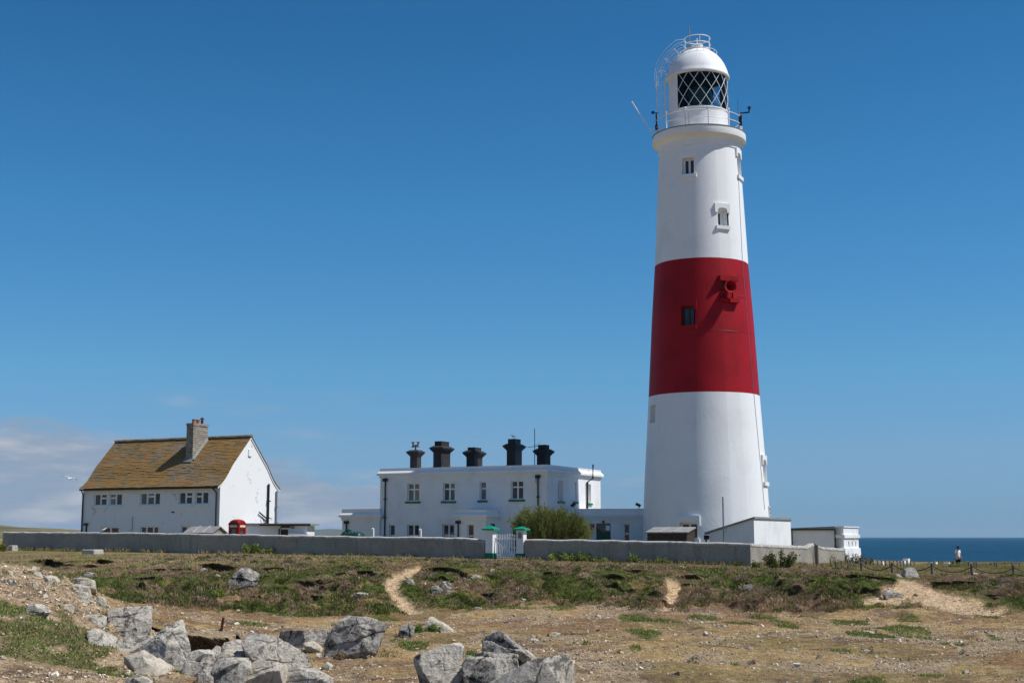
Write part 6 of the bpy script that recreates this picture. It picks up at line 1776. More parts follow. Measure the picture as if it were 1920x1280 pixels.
rock([(600, 1252), (612, 1240), (626, 1250), (624, 1258), (604, 1258)], 'small pale stone right of the bottom slabs', 31.2, .8, 'rock_pale', 4)
rock([(680, 1214), (692, 1206), (704, 1212), (700, 1220), (684, 1221)], 'small grey stone at the foot of the dark humped boulder', 34.6, .8, 'rock', 4)
rock([(225, 1284), (240, 1270), (262, 1268), (282, 1278), (285, 1290), (226, 1292)], 'grey boulder top cut off by the bottom edge at left', 27.6, .8, 'rock', 5)
rock([(48, 1146), (52, 1135), (64, 1134), (80, 1140), (86, 1148), (76, 1158), (56, 1158)], 'rounded pale grey boulder on the mound beside the grass', 30.6, .8, 'rock', 5)
rock([(108, 1142), (112, 1134), (130, 1132), (138, 1138), (136, 1146), (112, 1144)], 'flat brownish stone jutting from the mound', 35.2, .8, 'rock_pale', 4)
rock([(128, 1090), (136, 1084), (160, 1084), (174, 1088), (176, 1096), (170, 1102), (148, 1098), (128, 1096)], 'uppermost pale ledge block at the mound edge', 38.6, .6, 'rock_pale', 5)
rock([(124, 1100), (132, 1096), (166, 1098), (169, 1108), (160, 1112), (140, 1109)], 'second ledge block down at the mound edge', 38.2, .6, 'rock', 5)
rock([(130, 1110), (138, 1108), (163, 1110), (162, 1120), (140, 1119)], 'third ledge block down at the mound edge', 37.8, .6, 'rock_pale', 5)
rock([(138, 1120), (150, 1117), (166, 1119), (165, 1128), (144, 1126)], 'fourth small ledge block down at the mound edge', 37.4, .6, 'rock', 4)
rock([(174, 1128), (184, 1120), (194, 1118), (198, 1132), (190, 1137), (178, 1134)], 'lowest leaning ledge block at the mound edge', 37.4, .7, 'rock', 5)
rock([(7, 1074), (12, 1069), (20, 1070), (26, 1077), (20, 1080), (8, 1079)], 'small white stone on the mound crest at the left edge', 35.6, .8, 'rock_pale', 4)
rock([(60, 1076), (64, 1070), (74, 1072), (78, 1080), (70, 1084), (62, 1082)], 'upright pinkish stone on the mound crest', 36.4, .8, 'rock_pale', 4)
rock([(78, 1088), (84, 1080), (100, 1082), (108, 1088), (106, 1094), (84, 1093)], 'pale stone on the mound crest by the green tuft', 37.2, .8, 'rock_pale', 4)
rock([(10, 1094), (14, 1084), (24, 1086), (28, 1096), (20, 1098)], 'dark cleft stone on the upper mound', 34.8, .8, 'rock_dark', 4)
rock([(48, 1098), (54, 1090), (66, 1091), (70, 1098), (60, 1102)], 'broad pale stone on the upper mound', 35.0, .8, 'rock_pale', 4)
rock([(80, 1098), (84, 1092), (92, 1096), (92, 1103), (84, 1102)], 'small dark sided stone on the upper mound', 36.2, .8, 'rock', 4)
# along the bank
rock([(1695, 1076), (1699, 1068), (1708, 1063), (1717, 1066), (1722, 1076), (1722, 1085), (1697, 1085)], 'pale grey boulder standing at the head of the sandy slope', 64.5, .8, 'rock', 6, rough=.09)
rock([(1679, 1077), (1684, 1075), (1692, 1081), (1690, 1085), (1683, 1084)], 'small white stone left of the pale grey boulder', 63.8, .7, 'rock_pale', 4)
rock([(1818, 1078), (1822, 1074), (1830, 1073.5), (1842, 1078), (1844, 1081), (1820, 1081)], 'flat white stone in the grass below the rope fence', 63.6, .6, 'rock_pale', 4)
rock([(806, 1110), (810, 1100), (820, 1098), (828, 1104), (826, 1114), (812, 1114)], 'dark block at the left of the bank rock cluster', 58.2, .8, 'rock_dark', 5)
rock([(825, 1100), (829, 1090), (838, 1089), (846, 1096), (844, 1104), (832, 1107)], 'rounded pale rock on top of the bank rock cluster', 58.6, .8, 'rock', 5)
rock([(830, 1113), (836, 1106), (850, 1104), (856, 1110), (852, 1115)], 'flat layered rock at the right of the bank rock cluster', 57.8, .7, 'rock', 5, strata=.1)
rock([(846, 1097), (850, 1092), (856, 1096), (855, 1101)], 'small pale stone above the flat layered rock', 59.4, .8, 'rock_pale', 4)
rock([(868, 1100), (875, 1094), (884, 1098), (882, 1102), (870, 1102)], 'small grey stone right of the bank rock cluster', 59.0, .8, 'rock', 4)
rock([(752, 1096), (758, 1086), (772, 1086), (776, 1094), (764, 1099)], 'dark stones beside the bend of the sandy path', 60.4, .8, 'rock_dark', 4)
rock([(428, 1096), (436, 1078), (452, 1066), (470, 1070), (482, 1076), (480, 1090), (462, 1102), (440, 1102)], 'black lichen covered outcrop in the left part of the bank', 58.5, .7, 'rock_dark', 6, rough=.12)
rock([(370, 1070), (376, 1064), (388, 1066), (386, 1074), (374, 1075)], 'small pale stones in the dark hollow of the bank', 62.5, .8, 'rock', 4)
rock([(402, 1082), (406, 1076), (413, 1080), (411, 1086), (404, 1086)], 'small pale stone left of the black outcrop', 60.0, .8, 'rock_pale', 4)
rock([(147, 1082), (153, 1074), (168, 1072), (176, 1076), (172, 1083), (152, 1084)], 'dark outcrop behind the mound with pale top', 58.0, .8, 'rock_dark', 5)
rock([(661, 1116), (670, 1111), (690, 1112), (692, 1117), (676, 1120)], 'pale flat stone low on the bank left of the path', 56.8, .6, 'rock_pale', 4)
rock([(662, 1085), (668, 1079), (675, 1082), (674, 1089), (664, 1089)], 'grey stone on the upper bank left of the path', 60.2, .8, 'rock', 4)
rock([(1394, 1103), (1400, 1096), (1412, 1095), (1416, 1103), (1406, 1107)], 'pale grey stone alone in the bank below the wall corner', 58.6, .8, 'rock', 5)
rock([(974, 1127), (978, 1121), (986, 1123), (987, 1128), (980, 1130)], 'small pale stone at the bank foot below the gate', 56.2, .8, 'rock_pale', 4)
rock([(918, 1070), (922, 1065), (929, 1068), (928, 1073), (920, 1073)], 'pale stones on the turf in front of the gate', 61.8, .8, 'rock_pale', 4)
rock([(884, 1082), (890, 1077), (903, 1080), (902, 1086), (888, 1086)], 'scattered pale stone on the bank right of the path head', 60.4, .8, 'rock_pale', 4)
rock([(883, 1142), (892, 1138), (903, 1139), (904, 1143), (888, 1144)], 'flat white stone at the bank foot', 54.2, .6, 'rock_pale', 4)
rock([(1270, 1065), (1276, 1060), (1286, 1062), (1286, 1065), (1272, 1067)], 'flat pale stone on the turf close under the wall', 64.5, .6, 'rock_pale', 4)
rock([(100, 1031), (108, 1027), (115, 1026), (118, 1031), (116, 1033), (101, 1033)], 'pale rock on the turf by the left end of the wall', 80.5, .7, 'rock_pale', 4)
rock([(1549, 1067), (1553, 1063), (1562, 1064), (1563, 1068), (1552, 1069)], 'flat grey stone in dry grass before the receding posts', 71, .7, 'rock', 4)
# loose stones on the flat
rock([(990, 1204), (994, 1198), (1008, 1197), (1012, 1203), (1008, 1207), (993, 1207)], 'brown stone lying alone behind the nearest rocks', 35.6, .7, 'rust_stone' if 'rust_stone' in M else 'rock_pale', 4)
rock([(1031, 1190), (1036, 1185), (1050, 1187), (1052, 1192), (1036, 1194)], 'small grey stone pair on the bare ground', 37.0, .7, 'rock', 4)
rock([(1340, 1174), (1346, 1169), (1362, 1172), (1364, 1176), (1346, 1177)], 'grey stone between green tufts on the flat', 44.5, .7, 'rock', 4)
rock([(1605, 1186), (1612, 1182), (1636, 1183), (1644, 1186), (1620, 1188)], 'flat white slab on the stony flat at right', 41.5, .6, 'rock_pale', 4, top=1)
rock([(1655, 1199), (1659, 1196), (1664, 1198), (1664, 1201), (1657, 1202)], 'little white stone below the long green patch', 38.5, .8, 'rock_pale', 4)
rock([(1618, 1222), (1624, 1218), (1636, 1219), (1637, 1223), (1622, 1225)], 'flat dark edged stone on the track at right', 34.4, .7, 'rock', 4)
rock([(1400, 1217), (1406, 1213), (1414, 1216), (1412, 1220), (1402, 1220)], 'pale stone in the pebble band at right centre', 35.4, .8, 'rock_pale', 4)
rock([(1482, 1218), (1488, 1214), (1498, 1216), (1497, 1220), (1484, 1221)], 'flat pale stone in the pebble band farther right', 35.3, .8, 'rock_pale', 4)
rock([(1655, 1112), (1664, 1107), (1682, 1109), (1690, 1116), (1676, 1122), (1660, 1119)], 'dark layered rock breaking through the sandy slope', 57.2, .6, 'rock_dark', 5, top=.7, strata=.09)
rock([(67, 1221), (70, 1216), (76, 1217), (77, 1222), (70, 1224)], 'small orange brown stone in the green patch', 27.8, .8, 'orange_stone' if 'orange_stone' in M else 'rock_pale', 4)

# ================================================================ LEAVES, BLADES, PEBBLES
def unit(a): return a / np.maximum(np.linalg.norm(a, axis=1, keepdims=True), 1e-9)
def leaf_mesh(C, D, L, W, col, rng):
    """one diamond leaf or blade per row"""
    n = len(C); S = unit(np.cross(D, rng.normal(size=(n, 3)))); Nn = np.cross(D, S)
    L = np.broadcast_to(L, n)[:, None]; W = np.broadcast_to(W, n)[:, None]
    V = np.stack([C, C + D * L * .45 + S * W * .5, C + D * L + Nn * L * .12, C + D * L * .45 - S * W * .5], 1).reshape(-1, 3)
    F = np.arange(4 * n).reshape(n, 4)
    return V, F, np.repeat(col, 4, 0)
def hue(base, rng, n, v=.28, h=.10):
    c = np.broadcast_to(base, (n, 3)) * (1 + rng.uniform(-v, v, (n, 1))); return np.clip(c * (1 + rng.uniform(-h, h, (n, 3))), .004, .9)
G1, G2, G3 = L3(.125, .155, .030), L3(.19, .21, .045), L3(.088, .110, .027)
DRY1, DRY2 = L3(.48, .36, .19), L3(.38, .275, .145)
PINK = L3(.42, .285, .225); BRN = L3(.26, .175, .10)
def plant(name, label, px, py, w_px, h_px, n=260, leaf=(.07, .045), cols=(G1, G2), Y=None, spread=.6, group=None, seed=1, tall=None, cat='plant', lean=0.0, wall=False):
    rng = np.random.default_rng(seed); p = (front_wall_pt(px, py) - V2 * .28) if wall else (ground_pt(px, py) if Y is None else at(px, py, Y))
    s = pm(p.y); W_, H_ = w_px * s, h_px * s
    z0 = gz(p.x, p.y); base = Vector((p.x, p.y, min(z0, p.z) - .02))
    t = thing(name, label, cat, base, 0, group)
    st = MB(); ns = max(5, int(W_ / .07)); Cs = []; Ds = []
    for i in range(ns):
        bx = rng.uniform(-.32, .32) * W_; by = rng.uniform(-.25, .25) * min(W_, .8)
        hh = H_ * rng.uniform(.55, 1.0) * (1 - .45 * (abs(bx) / (W_ * .5)) ** 2); dx = bx * spread + rng.normal() * .05 + lean * hh; dy = by * spread - .03
        pts = [Vector((bx, by, 0)), Vector((bx + dx * .4, by + dy * .4, hh * .5)), Vector((bx + dx, by + dy, hh))]
        st.tube(pts, [.012, .009, .004], 4)
        k = max(6, int(n / ns)); u = rng.uniform(.12, 1.0, k) ** .8
        c = np.array([tuple(pts[0].lerp(pts[1], min(1, a * 2)) if a < .5 else pts[1].lerp(pts[2], a * 2 - 1)) for a in u]); c += rng.normal(size=c.shape) * .04 * (1 + leaf[0] * 4)
        Cs.append(c); Ds.append(unit(rng.normal(size=(k, 3)) * np.array([1, 1, .5]) + np.array([0, -.2, .35])))
    C = np.concatenate(Cs); D = np.concatenate(Ds); m_ = len(C); C[:, 2] = np.maximum(C[:, 2], .01)
    col = np.where(rng.uniform(size=(m_, 1)) < .5, hue(cols[0], rng, m_), hue(cols[1], rng, m_))
    st.build('stem', paint_stem, t)
    np_mesh('foliage', *leaf_mesh(C, D, leaf[0] * rng.uniform(.6, 1.2, m_), leaf[1] * rng.uniform(.6, 1.2, m_), col, rng)[:2], M['leaf'], False, np.repeat(col, 4, 0), t)
    return t
paint_stem = paint('green_brown_stem', (.10, .085, .04), .8, .2, 9, 0)
GY1, GY2 = L3(.26, .32, .06), L3(.16, .22, .045)
plant('leafy_plant', 'tallest bright leafy plant growing against the wall below the phone box', 478, 1039.5, 30, 23, 520, (.11, .08), (GY1, GY2), wall=True, seed=2)
plant('leafy_plant', 'leafy plant against the wall just right of the tallest one', 507, 1041, 28, 17, 380, (.10, .07), (GY2, G2), wall=True, seed=3)
plant('leafy_plant', 'small low leafy plant at the wall foot before the left wing', 577, 1043.5, 16, 8, 140, (.09, .06), (G1, G2), wall=True, seed=4)
plant('leafy_plant', 'left half of the broad bright clump at the wall below the tamarisk', 1052, 1054, 40, 20, 560, (.11, .09), (GY1, G2), wall=True, seed=5)
plant('leafy_plant', 'middle of the broad bright clump at the wall below the tamarisk', 1090, 1055, 46, 20, 620, (.11, .09), (GY1, GY2), wall=True, seed=6)
plant('leafy_plant', 'low right end of the broad bright clump at the wall', 1124, 1056, 34, 11, 320, (.10, .08), (GY1, G2), wall=True, seed=7)
plant('leafy_plant', 'slim upright bright plant against the wall left of the dark shed', 1193, 1057, 13, 21, 260, (.10, .07), (GY1, GY2), spread=.2, wall=True, seed=8)
plant('leafy_plant', 'smaller upright plant against the wall below the dark shed', 1246, 1058.5, 17, 17, 200, (.09, .06), (GY2, G2), wall=True, seed=9)
plant('leafy_plant', 'low dark plant at the wall foot left of the sunlit corner', 1383, 1062, 26, 12, 220, (.08, .05), (G1, G3), wall=True, seed=10)
plant('leafy_plant', 'round green plant just right of the wall corner', 1417, 1065, 16, 13, 220, (.09, .07), (G2, G1), seed=11)
plant('wild_shrub', 'bushy twiggy shrub against the sunlit side wall', 1461, 1066, 50, 38, 1500, (.11, .07), (G1, L3(.14, .13, .05)), spread=.9, seed=12, cat='shrub')
plant('wild_shrub', 'thin dry shrub near the far end of the sunlit side wall', 1563, 1062, 18, 24, 240, (.09, .04), (L3(.17, .14, .07), G2), spread=.5, seed=13, cat='shrub', Y=81)
plant('wild_shrub', 'tangled olive shrub covering the far end of the side wall', 1596, 1064, 40, 28, 1400, (.10, .06), (L3(.11, .115, .04), L3(.16, .13, .06)), spread=.8, seed=14, cat='shrub', Y=86)
plant('wild_shrub', 'dark spreading shrub by the sea at the foot of the sunlit end wall', 1620, 1062, 34, 22, 1000, (.10, .05), (L3(.085, .095, .035), L3(.13, .10, .06)), spread=.9, seed=15, cat='shrub', Y=88)
plant('leafy_plant', 'yellow green bush at the feet of the walking person', 1788, 1062.5, 24, 8, 300, (.10, .05), (L3(.19, .18, .05), GY2), seed=16, Y=100)
plant('leafy_plant', 'bright green bush hugging the leaning pale slab', 799, 1190, 56, 22, 1500, (.06, .035), (GY2, L3(.085, .135, .022)), spread=.7, seed=17)
plant('leafy_plant', 'small yellow green plant alone at the bank foot', 410, 1122, 30, 20, 360, (.09, .06), (GY1, GY2), seed=18)
plant('leafy_plant', 'green bush at the left end of the boundary wall', 2, 1034, 20, 18, 340, (.10, .07), (G2, G1), seed=19)
plant('leafy_plant', 'green tuft on the mound crest beside the pale stone', 106, 1087, 12, 11, 240, (.06, .03), (GY2, G2), seed=20)
plant('thrift_clump', 'dry brown thrift clump at the foot of the dark humped boulder', 634, 1222, 26, 14, 420, (.035, .03), (L3(.30, .19, .13), L3(.22, .16, .09)), seed=21, cat='plant', Y=33.2)

# tamarisk behind the wall
def tamarisk():
    rng = np.random.default_rng(77); Yt = 80.5; b = at(1034, 1012, Yt); s = pm(Yt)
    base = Vector((b.x, Yt, -1.35)); t = thing('tamarisk_bush', 'big feathery olive green tamarisk bush behind the wall right of the gate', 'bush', base)
    st = MB(); Cs, Ds, Ws = [], [], []
    plumes = [(972, 966), (980, 957), (990, 952), (1000, 960), (1012, 949), (1022, 956), (1034, 953), (1046, 955), (1056, 958), (1068, 962), (1080, 962), (1090, 970), (1098, 980), (1103, 992), (966, 978), (1070, 978), (1040, 972), (1006, 974), (985, 985), (1092, 1000), (1055, 990), (1020, 992)]
    plumes += [(984, 948), (1016, 945), (1029, 949), (1050, 950), (1062, 953), (1077, 957), (1090, 963), (1101, 976), (1107, 990), (961, 970)]
    for ip, (px, py) in enumerate(plumes):
        tip0 = at(px, py, Yt) - base
        pt_ = rng.uniform(0, .55)
        for j in range(20 if ip < 22 else 7):
            tip = tip0 + Vector((rng.normal() * .12, rng.normal() * .5 - .1, -abs(rng.normal()) * .28)) * (1.10 if rng.uniform() < .12 else 1.0)
            b0 = Vector((tip.x * .42 + rng.normal() * .15, rng.normal() * .25, .0)); mid = b0.lerp(tip, .5) + Vector((-tip.x * .02, 0, .30))
            pts = [b0, mid, tip]
            if j < 5: st.tube(pts, [.035, .02, .005], 5)
            k = 62; u = .30 + .70 * rng.uniform(size=k) ** .7
            c = []
            for a in u:
                q = b0 * ((1 - a) ** 2) + mid * (2 * a * (1 - a)) + tip * (a * a); c.append(tuple(q))
            c = np.array(c) + rng.normal(size=(k, 3)) * .055
            dr = np.array(tuple((tip - mid).normalized())); Cs.append(c); Ds.append(unit(dr + rng.normal(size=(k, 3)) * .38))
            Ws.append(np.full(k, pt_ + .45 * rng.uniform()))
    C = np.concatenate(Cs); D = np.concatenate(Ds); w = np.concatenate(Ws)[:, None]; n = len(C)
    col = hue(L3(.125, .155, .042), rng, n) * (1 - w) + hue(L3(.31, .325, .10), rng, n) * w
    st.build('trunk', paint('tamarisk_bark', (.10, .07, .05), .9, .2, 8, .3), t)
    V, F, c4 = leaf_mesh(C, D, rng.uniform(.10, .24, n), rng.uniform(.018, .034, n), col, rng)
    np_mesh('crown', V, F, M['leaf'], False, c4, t)
tamarisk()

# ---------------------------------------------------------------- turf, heather and stones that nobody could count
def scatter_pts(n, y0, y1, spread, rng):
    y = np.sqrt(rng.uniform(y0 ** 2, y1 ** 2, n)); x = y * rng.uniform(-spread, spread, n); return x, y
def turf():
    rng = np.random.default_rng(5)
    x, y = scatter_pts(330000, 49, 76, .46, rng)
    bank, mound, pth, green = masks(x, y)
    z, push, soil = h_full(x, y, True)
    gb = sst(.46, .58, fbm(x * .42, y * .5, 41, 5, .62))
    dens = bank * (1 - pth) * (1 - sst(.15, .5, soil)) * (.25 + .75 * sst(.30, .55, fbm(x * .8, y * .8, 52, 4)))
    dens *= 1 - .45 * sst(64, 67, y)
    keep = (rng.uniform(size=len(x)) < dens) & (z > -4)
    # no blades through the walls
    lx = (x - WL.x) * U2.x + (y - WL.y) * U2.y; ly_ = (x - WL.x) * V2.x + (y - WL.y) * V2.y
    keep &= ~((ly_ > -.08) & (lx < .10))
    x, y, z, gb, push = x[keep], y[keep], z[keep], gb[keep], push[keep]; n = len(x)
    u = rng.uniform(size=n); dry = sst(.54, .68, fbm(x * .7, y * .7, 44, 4)); hz = sst(.52, .62, fbm(x * .33, y * .4, 48, 4)) * sst(-8, -14, x) + sst(.60, .68, fbm(x * .5, y * .6, 49, 4)) * .6
    col = np.where((u < gb * (1 - .55 * dry) * .95)[:, None], np.where(rng.uniform(size=(n, 1)) < .6, hue(G1, rng, n), hue(G2, rng, n)), np.where(rng.uniform(size=(n, 1)) < .55, hue(DRY2, rng, n), hue(BRN, rng, n)))
    pk = rng.uniform(size=n) < hz * .45
    col[pk] = hue(PINK, rng, pk.sum())
    dr = (rng.uniform(size=n) < .16 + .35 * sst(63, 66, y)) & ~pk; col[dr] = hue(DRY1, rng, dr.sum())
    D = unit(np.stack([rng.normal(size=n) * .45 - .15, rng.normal(size=n) * .35, np.ones(n)], 1))
    L = rng.uniform(.05, .14, n) * (1 + .6 * hz) * np.where(dr, 1.25, 1) * (1 - .4 * sst(63, 66, y)); W = rng.uniform(.014, .034, n)
    V, F, c = leaf_mesh(np.stack([x, y + push, z - .01], 1), D, L, W, col, rng)
    stuff(np_mesh('grass', V, F, M['leaf'], False, c), 'rough turf of green and dry grass covering the bank', 'grass')
    # tussocks: bunches of blades, each bunch with its own height and tone
    x, y = scatter_pts(34000, 49.5, 70, .45, rng); bank, mound, pth, green = masks(x, y); z, push, soil = h_full(x, y, True)
    gb = sst(.36, .50, fbm(x * .42, y * .5, 41, 5, .62)); dn = bank * (1 - path_field(x, y, 1.35)) * (1 - sst(.1, .4, soil)) * (1 - .75 * sst(62.5, 65, y)) * (.35 + .65 * sst(.38, .56, fbm(x * .8, y * .8, 52, 4)))
    kp = rng.uniform(size=len(x)) < dn; x, y, z, gb = x[kp], y[kp], z[kp], gb[kp]; m_ = len(x); k = 26
    sx = (h_full(x + .12, y) - z) / .12; sy = (h_full(x, y + .12) - z) / .12; sx = np.clip(sx, -1, 1); sy = np.clip(sy, -1, 1)
    rd = rng.uniform(.06, .20, m_); hg = rng.uniform(.07, .24, m_) * (1 - .62 * sst(58.5, 62, y)); tone = np.exp(rng.normal(size=m_) * .34)
    kind = rng.uniform(size=m_); isg = kind < .20 + .74 * gb; ispk = ~isg & (rng.uniform(size=m_) < .12 + .25 * sst(-6, -13, x))
    base_c = np.where(isg[:, None], np.where(rng.uniform(size=(m_, 1)) < .6, G1, G3 * 1.1), np.where(ispk[:, None], PINK * .85, np.where(rng.uniform(size=(m_, 1)) < .5, DRY2, BRN))) * tone[:, None]
    ox = rng.normal(size=m_ * k); oy = rng.normal(size=m_ * k); R_ = np.repeat(rd, k) * .6
    C = np.stack([np.repeat(x, k) + ox * R_, np.repeat(y, k) + oy * R_, np.repeat(z, k) - .015 + (np.repeat(sx, k) * ox + np.repeat(sy, k) * oy) * R_], 1)
    D = unit(np.stack([ox * .42 - .12, oy * .42, np.full(m_ * k, 1.0)], 1)); n = m_ * k
    V2_, F2_, c2_ = leaf_mesh(C, D, np.repeat(hg, k) * rng.uniform(.6, 1.15, n), rng.uniform(.016, .036, n), np.repeat(base_c, k, 0) * rng.uniform(.72, 1.3, (n, 1)), rng)
    stuff(np_mesh('grass_tussocks', V2_, F2_, M['leaf'], False, c2_), 'uneven tussocks of green and faded grass covering the bank', 'grass')
    # longer dry grass on the seaward plateau
    y = np.sqrt(rng.uniform(66 ** 2, 113 ** 2, 150000)); x = y * rng.uniform(.215, .46, len(y))
    lx = (x - WL.x) * U2.x + (y - WL.y) * U2.y; ly_ = (x - WL.x) * V2.x + (y - WL.y) * V2.y
    kp = ~((ly_ > -.08) & (ly_ < 60) & (lx < .10)) & (rng.uniform(size=len(x)) < .35 + .65 * sst(.35, .6, fbm(x * .5, y * .4, 53, 4))); x, y = x[kp], y[kp]; z = h_full(x, y); n = len(x)
    kp = z > -4; x, y, z = x[kp], y[kp], z[kp]; n = len(x); gg = sst(.50, .62, fbm(x * .35, y * .35, 54, 4))
    u = rng.uniform(size=n)[:, None]
    col = np.where(u < .45, hue(DRY1, rng, n), np.where(u < .8, hue(DRY2, rng, n), hue(BRN, rng, n))); gk = rng.uniform(size=n) < gg * .75 + .08; col[gk] = hue(G2, rng, gk.sum())
    D = unit(np.stack([rng.normal(size=n) * .35 - .2, rng.normal(size=n) * .35, np.ones(n)], 1))
    V, F, c = leaf_mesh(np.stack([x, y, z - .01], 1), D, rng.uniform(.05, .15, n), rng.uniform(.02, .045, n), col, rng)
    stuff(np_mesh('meadow_grass', V, F, M['leaf'], False, c), 'longer dry tan grass on the plateau behind the rope fence', 'grass')
    # long grass left unmown along the foot of the boundary walls
    sx_ = rng.uniform(-48.5, 0, 5200); keep = (fbm(sx_ * .9, sx_ * 0, 81, 3) > .42) & ~((sx_ > -15.2) & (sx_ < -12.6)); sx_ = sx_[keep]; off = -.05 - np.abs(rng.normal(size=len(sx_))) * .22
    x = WL.x + U2.x * sx_ + V2.x * off; y = WL.y + U2.y * sx_ + V2.y * off
    sy_ = rng.uniform(0, 19, 2600); o2 = .06 + np.abs(rng.normal(size=2600)) * .22
    x = np.concatenate([x, WL.x + V2.x * sy_ + U2.x * o2]); y = np.concatenate([y, WL.y + V2.y * sy_ + U2.y * o2]); z = h_full(x, y); n = len(x)
    col = np.where(rng.uniform(size=(n, 1)) < .6, hue(DRY1, rng, n), hue(G1, rng, n)); D = unit(np.stack([rng.normal(size=n) * .3, rng.normal(size=n) * .3, np.ones(n)], 1))
    V, F, c = leaf_mesh(np.stack([x, y, z - .01], 1), D, rng.uniform(.10, .34, n), rng.uniform(.018, .036, n), col, rng)
    stuff(np_mesh('wall_foot_grass', V, F, M['leaf'], False, c), 'fringe of long dry grass along the foot of the boundary walls', 'grass')
    # heather and thrift cushions
    x, y = scatter_pts(4200, 50, 70, .45, rng); bank, mound, pth, green = masks(x, y); z, push, soil = h_full(x, y, True)
    cl = bank * (1 - path_field(x, y, 1.6)) * (1 - soil) * sst(.50, .64, fbm(x * .28, y * .35, 58, 4)) * (1 - .7 * sst(63, 65, y)); keep = rng.uniform(size=len(x)) < cl
    x, y, z = x[keep], y[keep], z[keep]; m_ = len(x); k = 110
    rad_ = rng.uniform(.18, .55, m_); rad_ = rad_ * (1 - .5 * sst(58.5, 62, y)); hg = rad_ * rng.uniform(.45, .85, m_); tone = rng.uniform(size=m_)
    dirs = unit(rng.normal(size=(m_ * k, 3))); dirs[:, 2] = np.abs(dirs[:, 2]); rr_ = rng.uniform(.45, 1, m_ * k) ** .5
    C = np.stack([np.repeat(x, k) + dirs[:, 0] * rr_ * np.repeat(rad_, k), np.repeat(y, k) + dirs[:, 1] * rr_ * np.repeat(rad_, k), np.repeat(z, k) - .03 + dirs[:, 2] * rr_ * np.repeat(hg, k)], 1)
    D = unit(dirs + rng.normal(size=dirs.shape) * .5 + np.array([0, 0, .5])); n = len(C); tn = np.repeat(tone, k)
    left = np.repeat(sst(-6, -13, x), k)
    a = (tn < .30 + .2 * left)[:, None]; b2 = (tn > .72)[:, None]
    col = np.where(a, hue(PINK * .95, rng, n), np.where(b2, hue(G3 * 1.15, rng, n), hue(L3(.31, .215, .13), rng, n)))
    V, F, c = leaf_mesh(C, D, rng.uniform(.05, .11, n), rng.uniform(.02, .042, n), col * np.repeat(np.exp(rng.normal(size=m_) * .28), k)[:, None], rng)
    stuff(np_mesh('heather', V, F, M['leaf'], False, c), 'low brown and pinkish heather and thrift cushions on the bank', 'heather')
    # tufts in the green patches of the bare ground
    x, y = scatter_pts(900000, 22, 56, .46, rng); bank, mound, pth, green = masks(x, y)
    keep = rng.uniform(size=len(x)) < green * (.35 + .65 * sst(.40, .58, fbm(x * 2.2, y * 2.2, 65, 4))) * (.55 + .45 * sst(40, 28, y)) * 1.5 + (1 - bank) * .018 * sst(.5, .65, fbm(x * .5, y * .7, 66, 4))
    x, y = x[keep], y[keep]; z = h_full(x, y); n = len(x); g_in = green[keep]
    gcol = np.where(rng.uniform(size=(n, 1)) < .5, hue(L3(.13, .195, .034), rng, n), np.where(rng.uniform(size=(n, 1)) < .7, hue(L3(.17, .225, .05), rng, n), hue(DRY1, rng, n)))
    col = np.where((g_in > .25)[:, None], gcol, hue(DRY1 * .9, rng, n))
    D = unit(np.stack([rng.normal(size=n) * .6, rng.normal(size=n) * .6, np.ones(n) * .8], 1))
    V, F, c = leaf_mesh(np.stack([x, y, z - .01], 1), D, rng.uniform(.035, .11, n), rng.uniform(.012, .028, n), col * (.6 + .8 * fbm(x * 2.5, y * 2.5, 68, 3))[:, None], rng)
    stuff(np_mesh('low_green_plants', V, F, M['leaf'], False, c), 'low green weeds growing in patches on the bare stony ground', 'weeds')
    # turf and weeds crowding the feet of the rocks
    bx, by = [], []
    for rx_, ry_, hw, hd in ROCKS:
        m_ = int(160 * (hw + hd)) + 12; an = rng.uniform(0, 6.283, m_); rr_ = 1 + np.abs(rng.normal(size=m_)) * .16
        cl = fbm(np.cos(an) * 1.6 + rx_ * 3, np.sin(an) * 1.6 + ry_ * 3, 83, 3) > .50
        bx.append((rx_ + np.cos(an) * hw * rr_)[cl]); by.append((ry_ + np.sin(an) * hd * rr_)[cl])
    x = np.concatenate(bx); y = np.concatenate(by); z = h_full(x, y); n = len(x)
    col = np.where(rng.uniform(size=(n, 1)) < .6, hue(G2, rng, n), hue(DRY2, rng, n)); D = unit(np.stack([rng.normal(size=n) * .5, rng.normal(size=n) * .5, np.ones(n)], 1))
    V, F, c = leaf_mesh(np.stack([x, y, z - .01], 1), D, rng.uniform(.05, .17, n), rng.uniform(.014, .032, n), col, rng)
    stuff(np_mesh('rock_foot_grass', V, F, M['leaf'], False, c), 'short grass and weeds growing round the feet of the rocks', 'grass')
    # pebbles and rubble
    x, y = scatter_pts(560000, 22, 60, .46, rng); bank, mound, pth, green = masks(x, y); soil = scarp_field(x, y)[2]
    gr_ = sst(.51, .60, fbm(x * .15 + 4, y * .22, 31, 5, .6)) * sst(.36, .60, fbm(x * .9, y * 1.1, 22, 5, .62))
    d_ = (1 - bank) * (.07 + .42 * gr_ + .42 * mound + .5 * (soil > .3)) * (1 - .8 * green) + bank * .012 + pth * .16
    d_ *= .55 + .45 * sst(22, 40, y)
    keep = rng.uniform(size=len(x)) < d_; x, y, md = x[keep], y[keep], mound[keep]
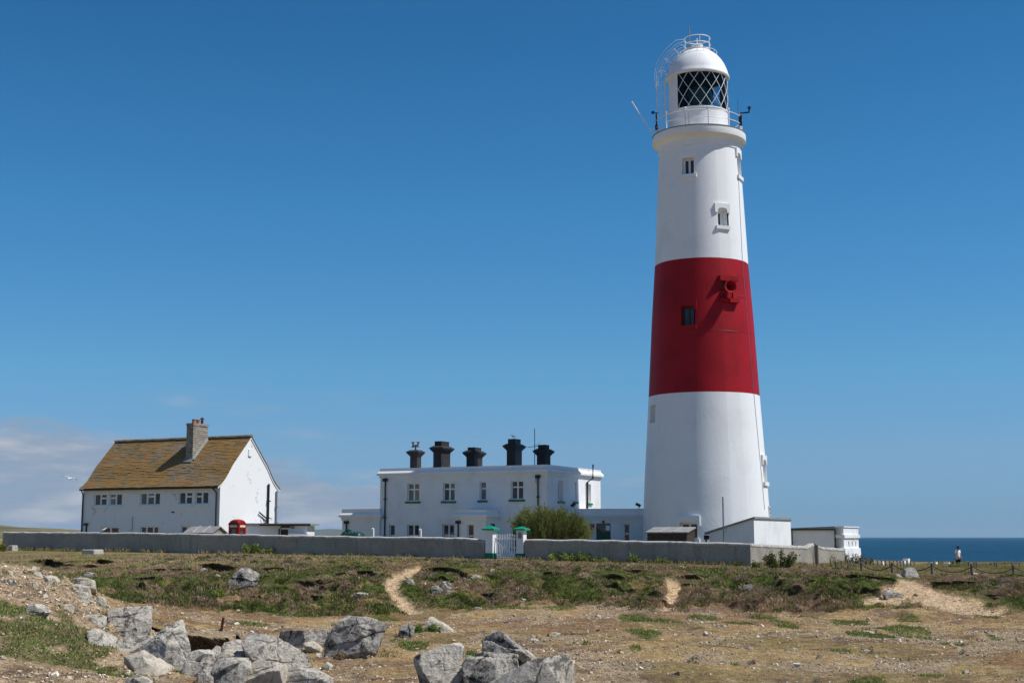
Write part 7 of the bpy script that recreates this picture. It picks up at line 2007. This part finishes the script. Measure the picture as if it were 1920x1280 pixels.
    for rx_, ry_, hw, hd in ROCKS:                      # broken bits gather at the foot of each rock
        m_ = int(120 * (hw + hd)) + 10; an = rng.uniform(0, 6.283, m_); rr_ = 1 + np.abs(rng.normal(size=m_)) * .22
        x = np.concatenate([x, rx_ + np.cos(an) * hw * rr_]); y = np.concatenate([y, ry_ + np.sin(an) * hd * rr_]); md = np.concatenate([md, np.ones(m_)])
    z = h_full(x, y); n = len(x)
    sz = .0125 * np.exp(rng.normal(size=n) * .5) * (1 + .25 * md); big = rng.uniform(size=n) < .008; sz[big] *= rng.uniform(2.2, 4.2, big.sum()); sz = np.minimum(sz, .10)
    O = np.array([[x_, y_, z_] for z_ in (-1, 1) for y_ in (-1, 1) for x_ in (-1, 1)], float) * .72
    T = np.array([[0, 2, 3, 1], [4, 5, 7, 6], [0, 1, 5, 4], [1, 3, 7, 5], [3, 2, 6, 7], [2, 0, 4, 6]])
    V = O[None] * rng.uniform(.55, 1.25, (n, 8, 3)) * np.stack([rng.uniform(.8, 1.5, n), np.ones(n), rng.uniform(.4, .8, n)], 1)[:, None, :] * sz[:, None, None]
    q = rng.normal(size=(n, 4)) * np.array([1, .28, .28, 1]); q /= np.linalg.norm(q, axis=1, keepdims=True); w_, i_, j_, k_ = q.T
    Rm = np.stack([np.stack([1 - 2 * (j_ * j_ + k_ * k_), 2 * (i_ * j_ - k_ * w_), 2 * (i_ * k_ + j_ * w_)], -1), np.stack([2 * (i_ * j_ + k_ * w_), 1 - 2 * (i_ * i_ + k_ * k_), 2 * (j_ * k_ - i_ * w_)], -1), np.stack([2 * (i_ * k_ - j_ * w_), 2 * (j_ * k_ + i_ * w_), 1 - 2 * (i_ * i_ + j_ * j_)], -1)], 1)
    V = np.einsum('nij,nkj->nki', Rm, V) + np.stack([x, y, z + sz * .22], 1)[:, None, :]
    F = (T[None] + (np.arange(n) * 8)[:, None, None]).reshape(-1, 4)
    pal = np.array([[.58, .47, .34], [.47, .36, .24], [.36, .28, .20], [.72, .62, .48], [.44, .30, .17], [.22, .18, .14]])
    col = pal[rng.integers(0, 6, n)] * rng.uniform(.75, 1.15, (n, 1))
    stuff(np_mesh('pebbles', V.reshape(-1, 3), F, M['pebble'], False, np.repeat(col, 8, 0)), 'pale pebbles and broken limestone strewn over the bare ground', 'pebbles')
turf()
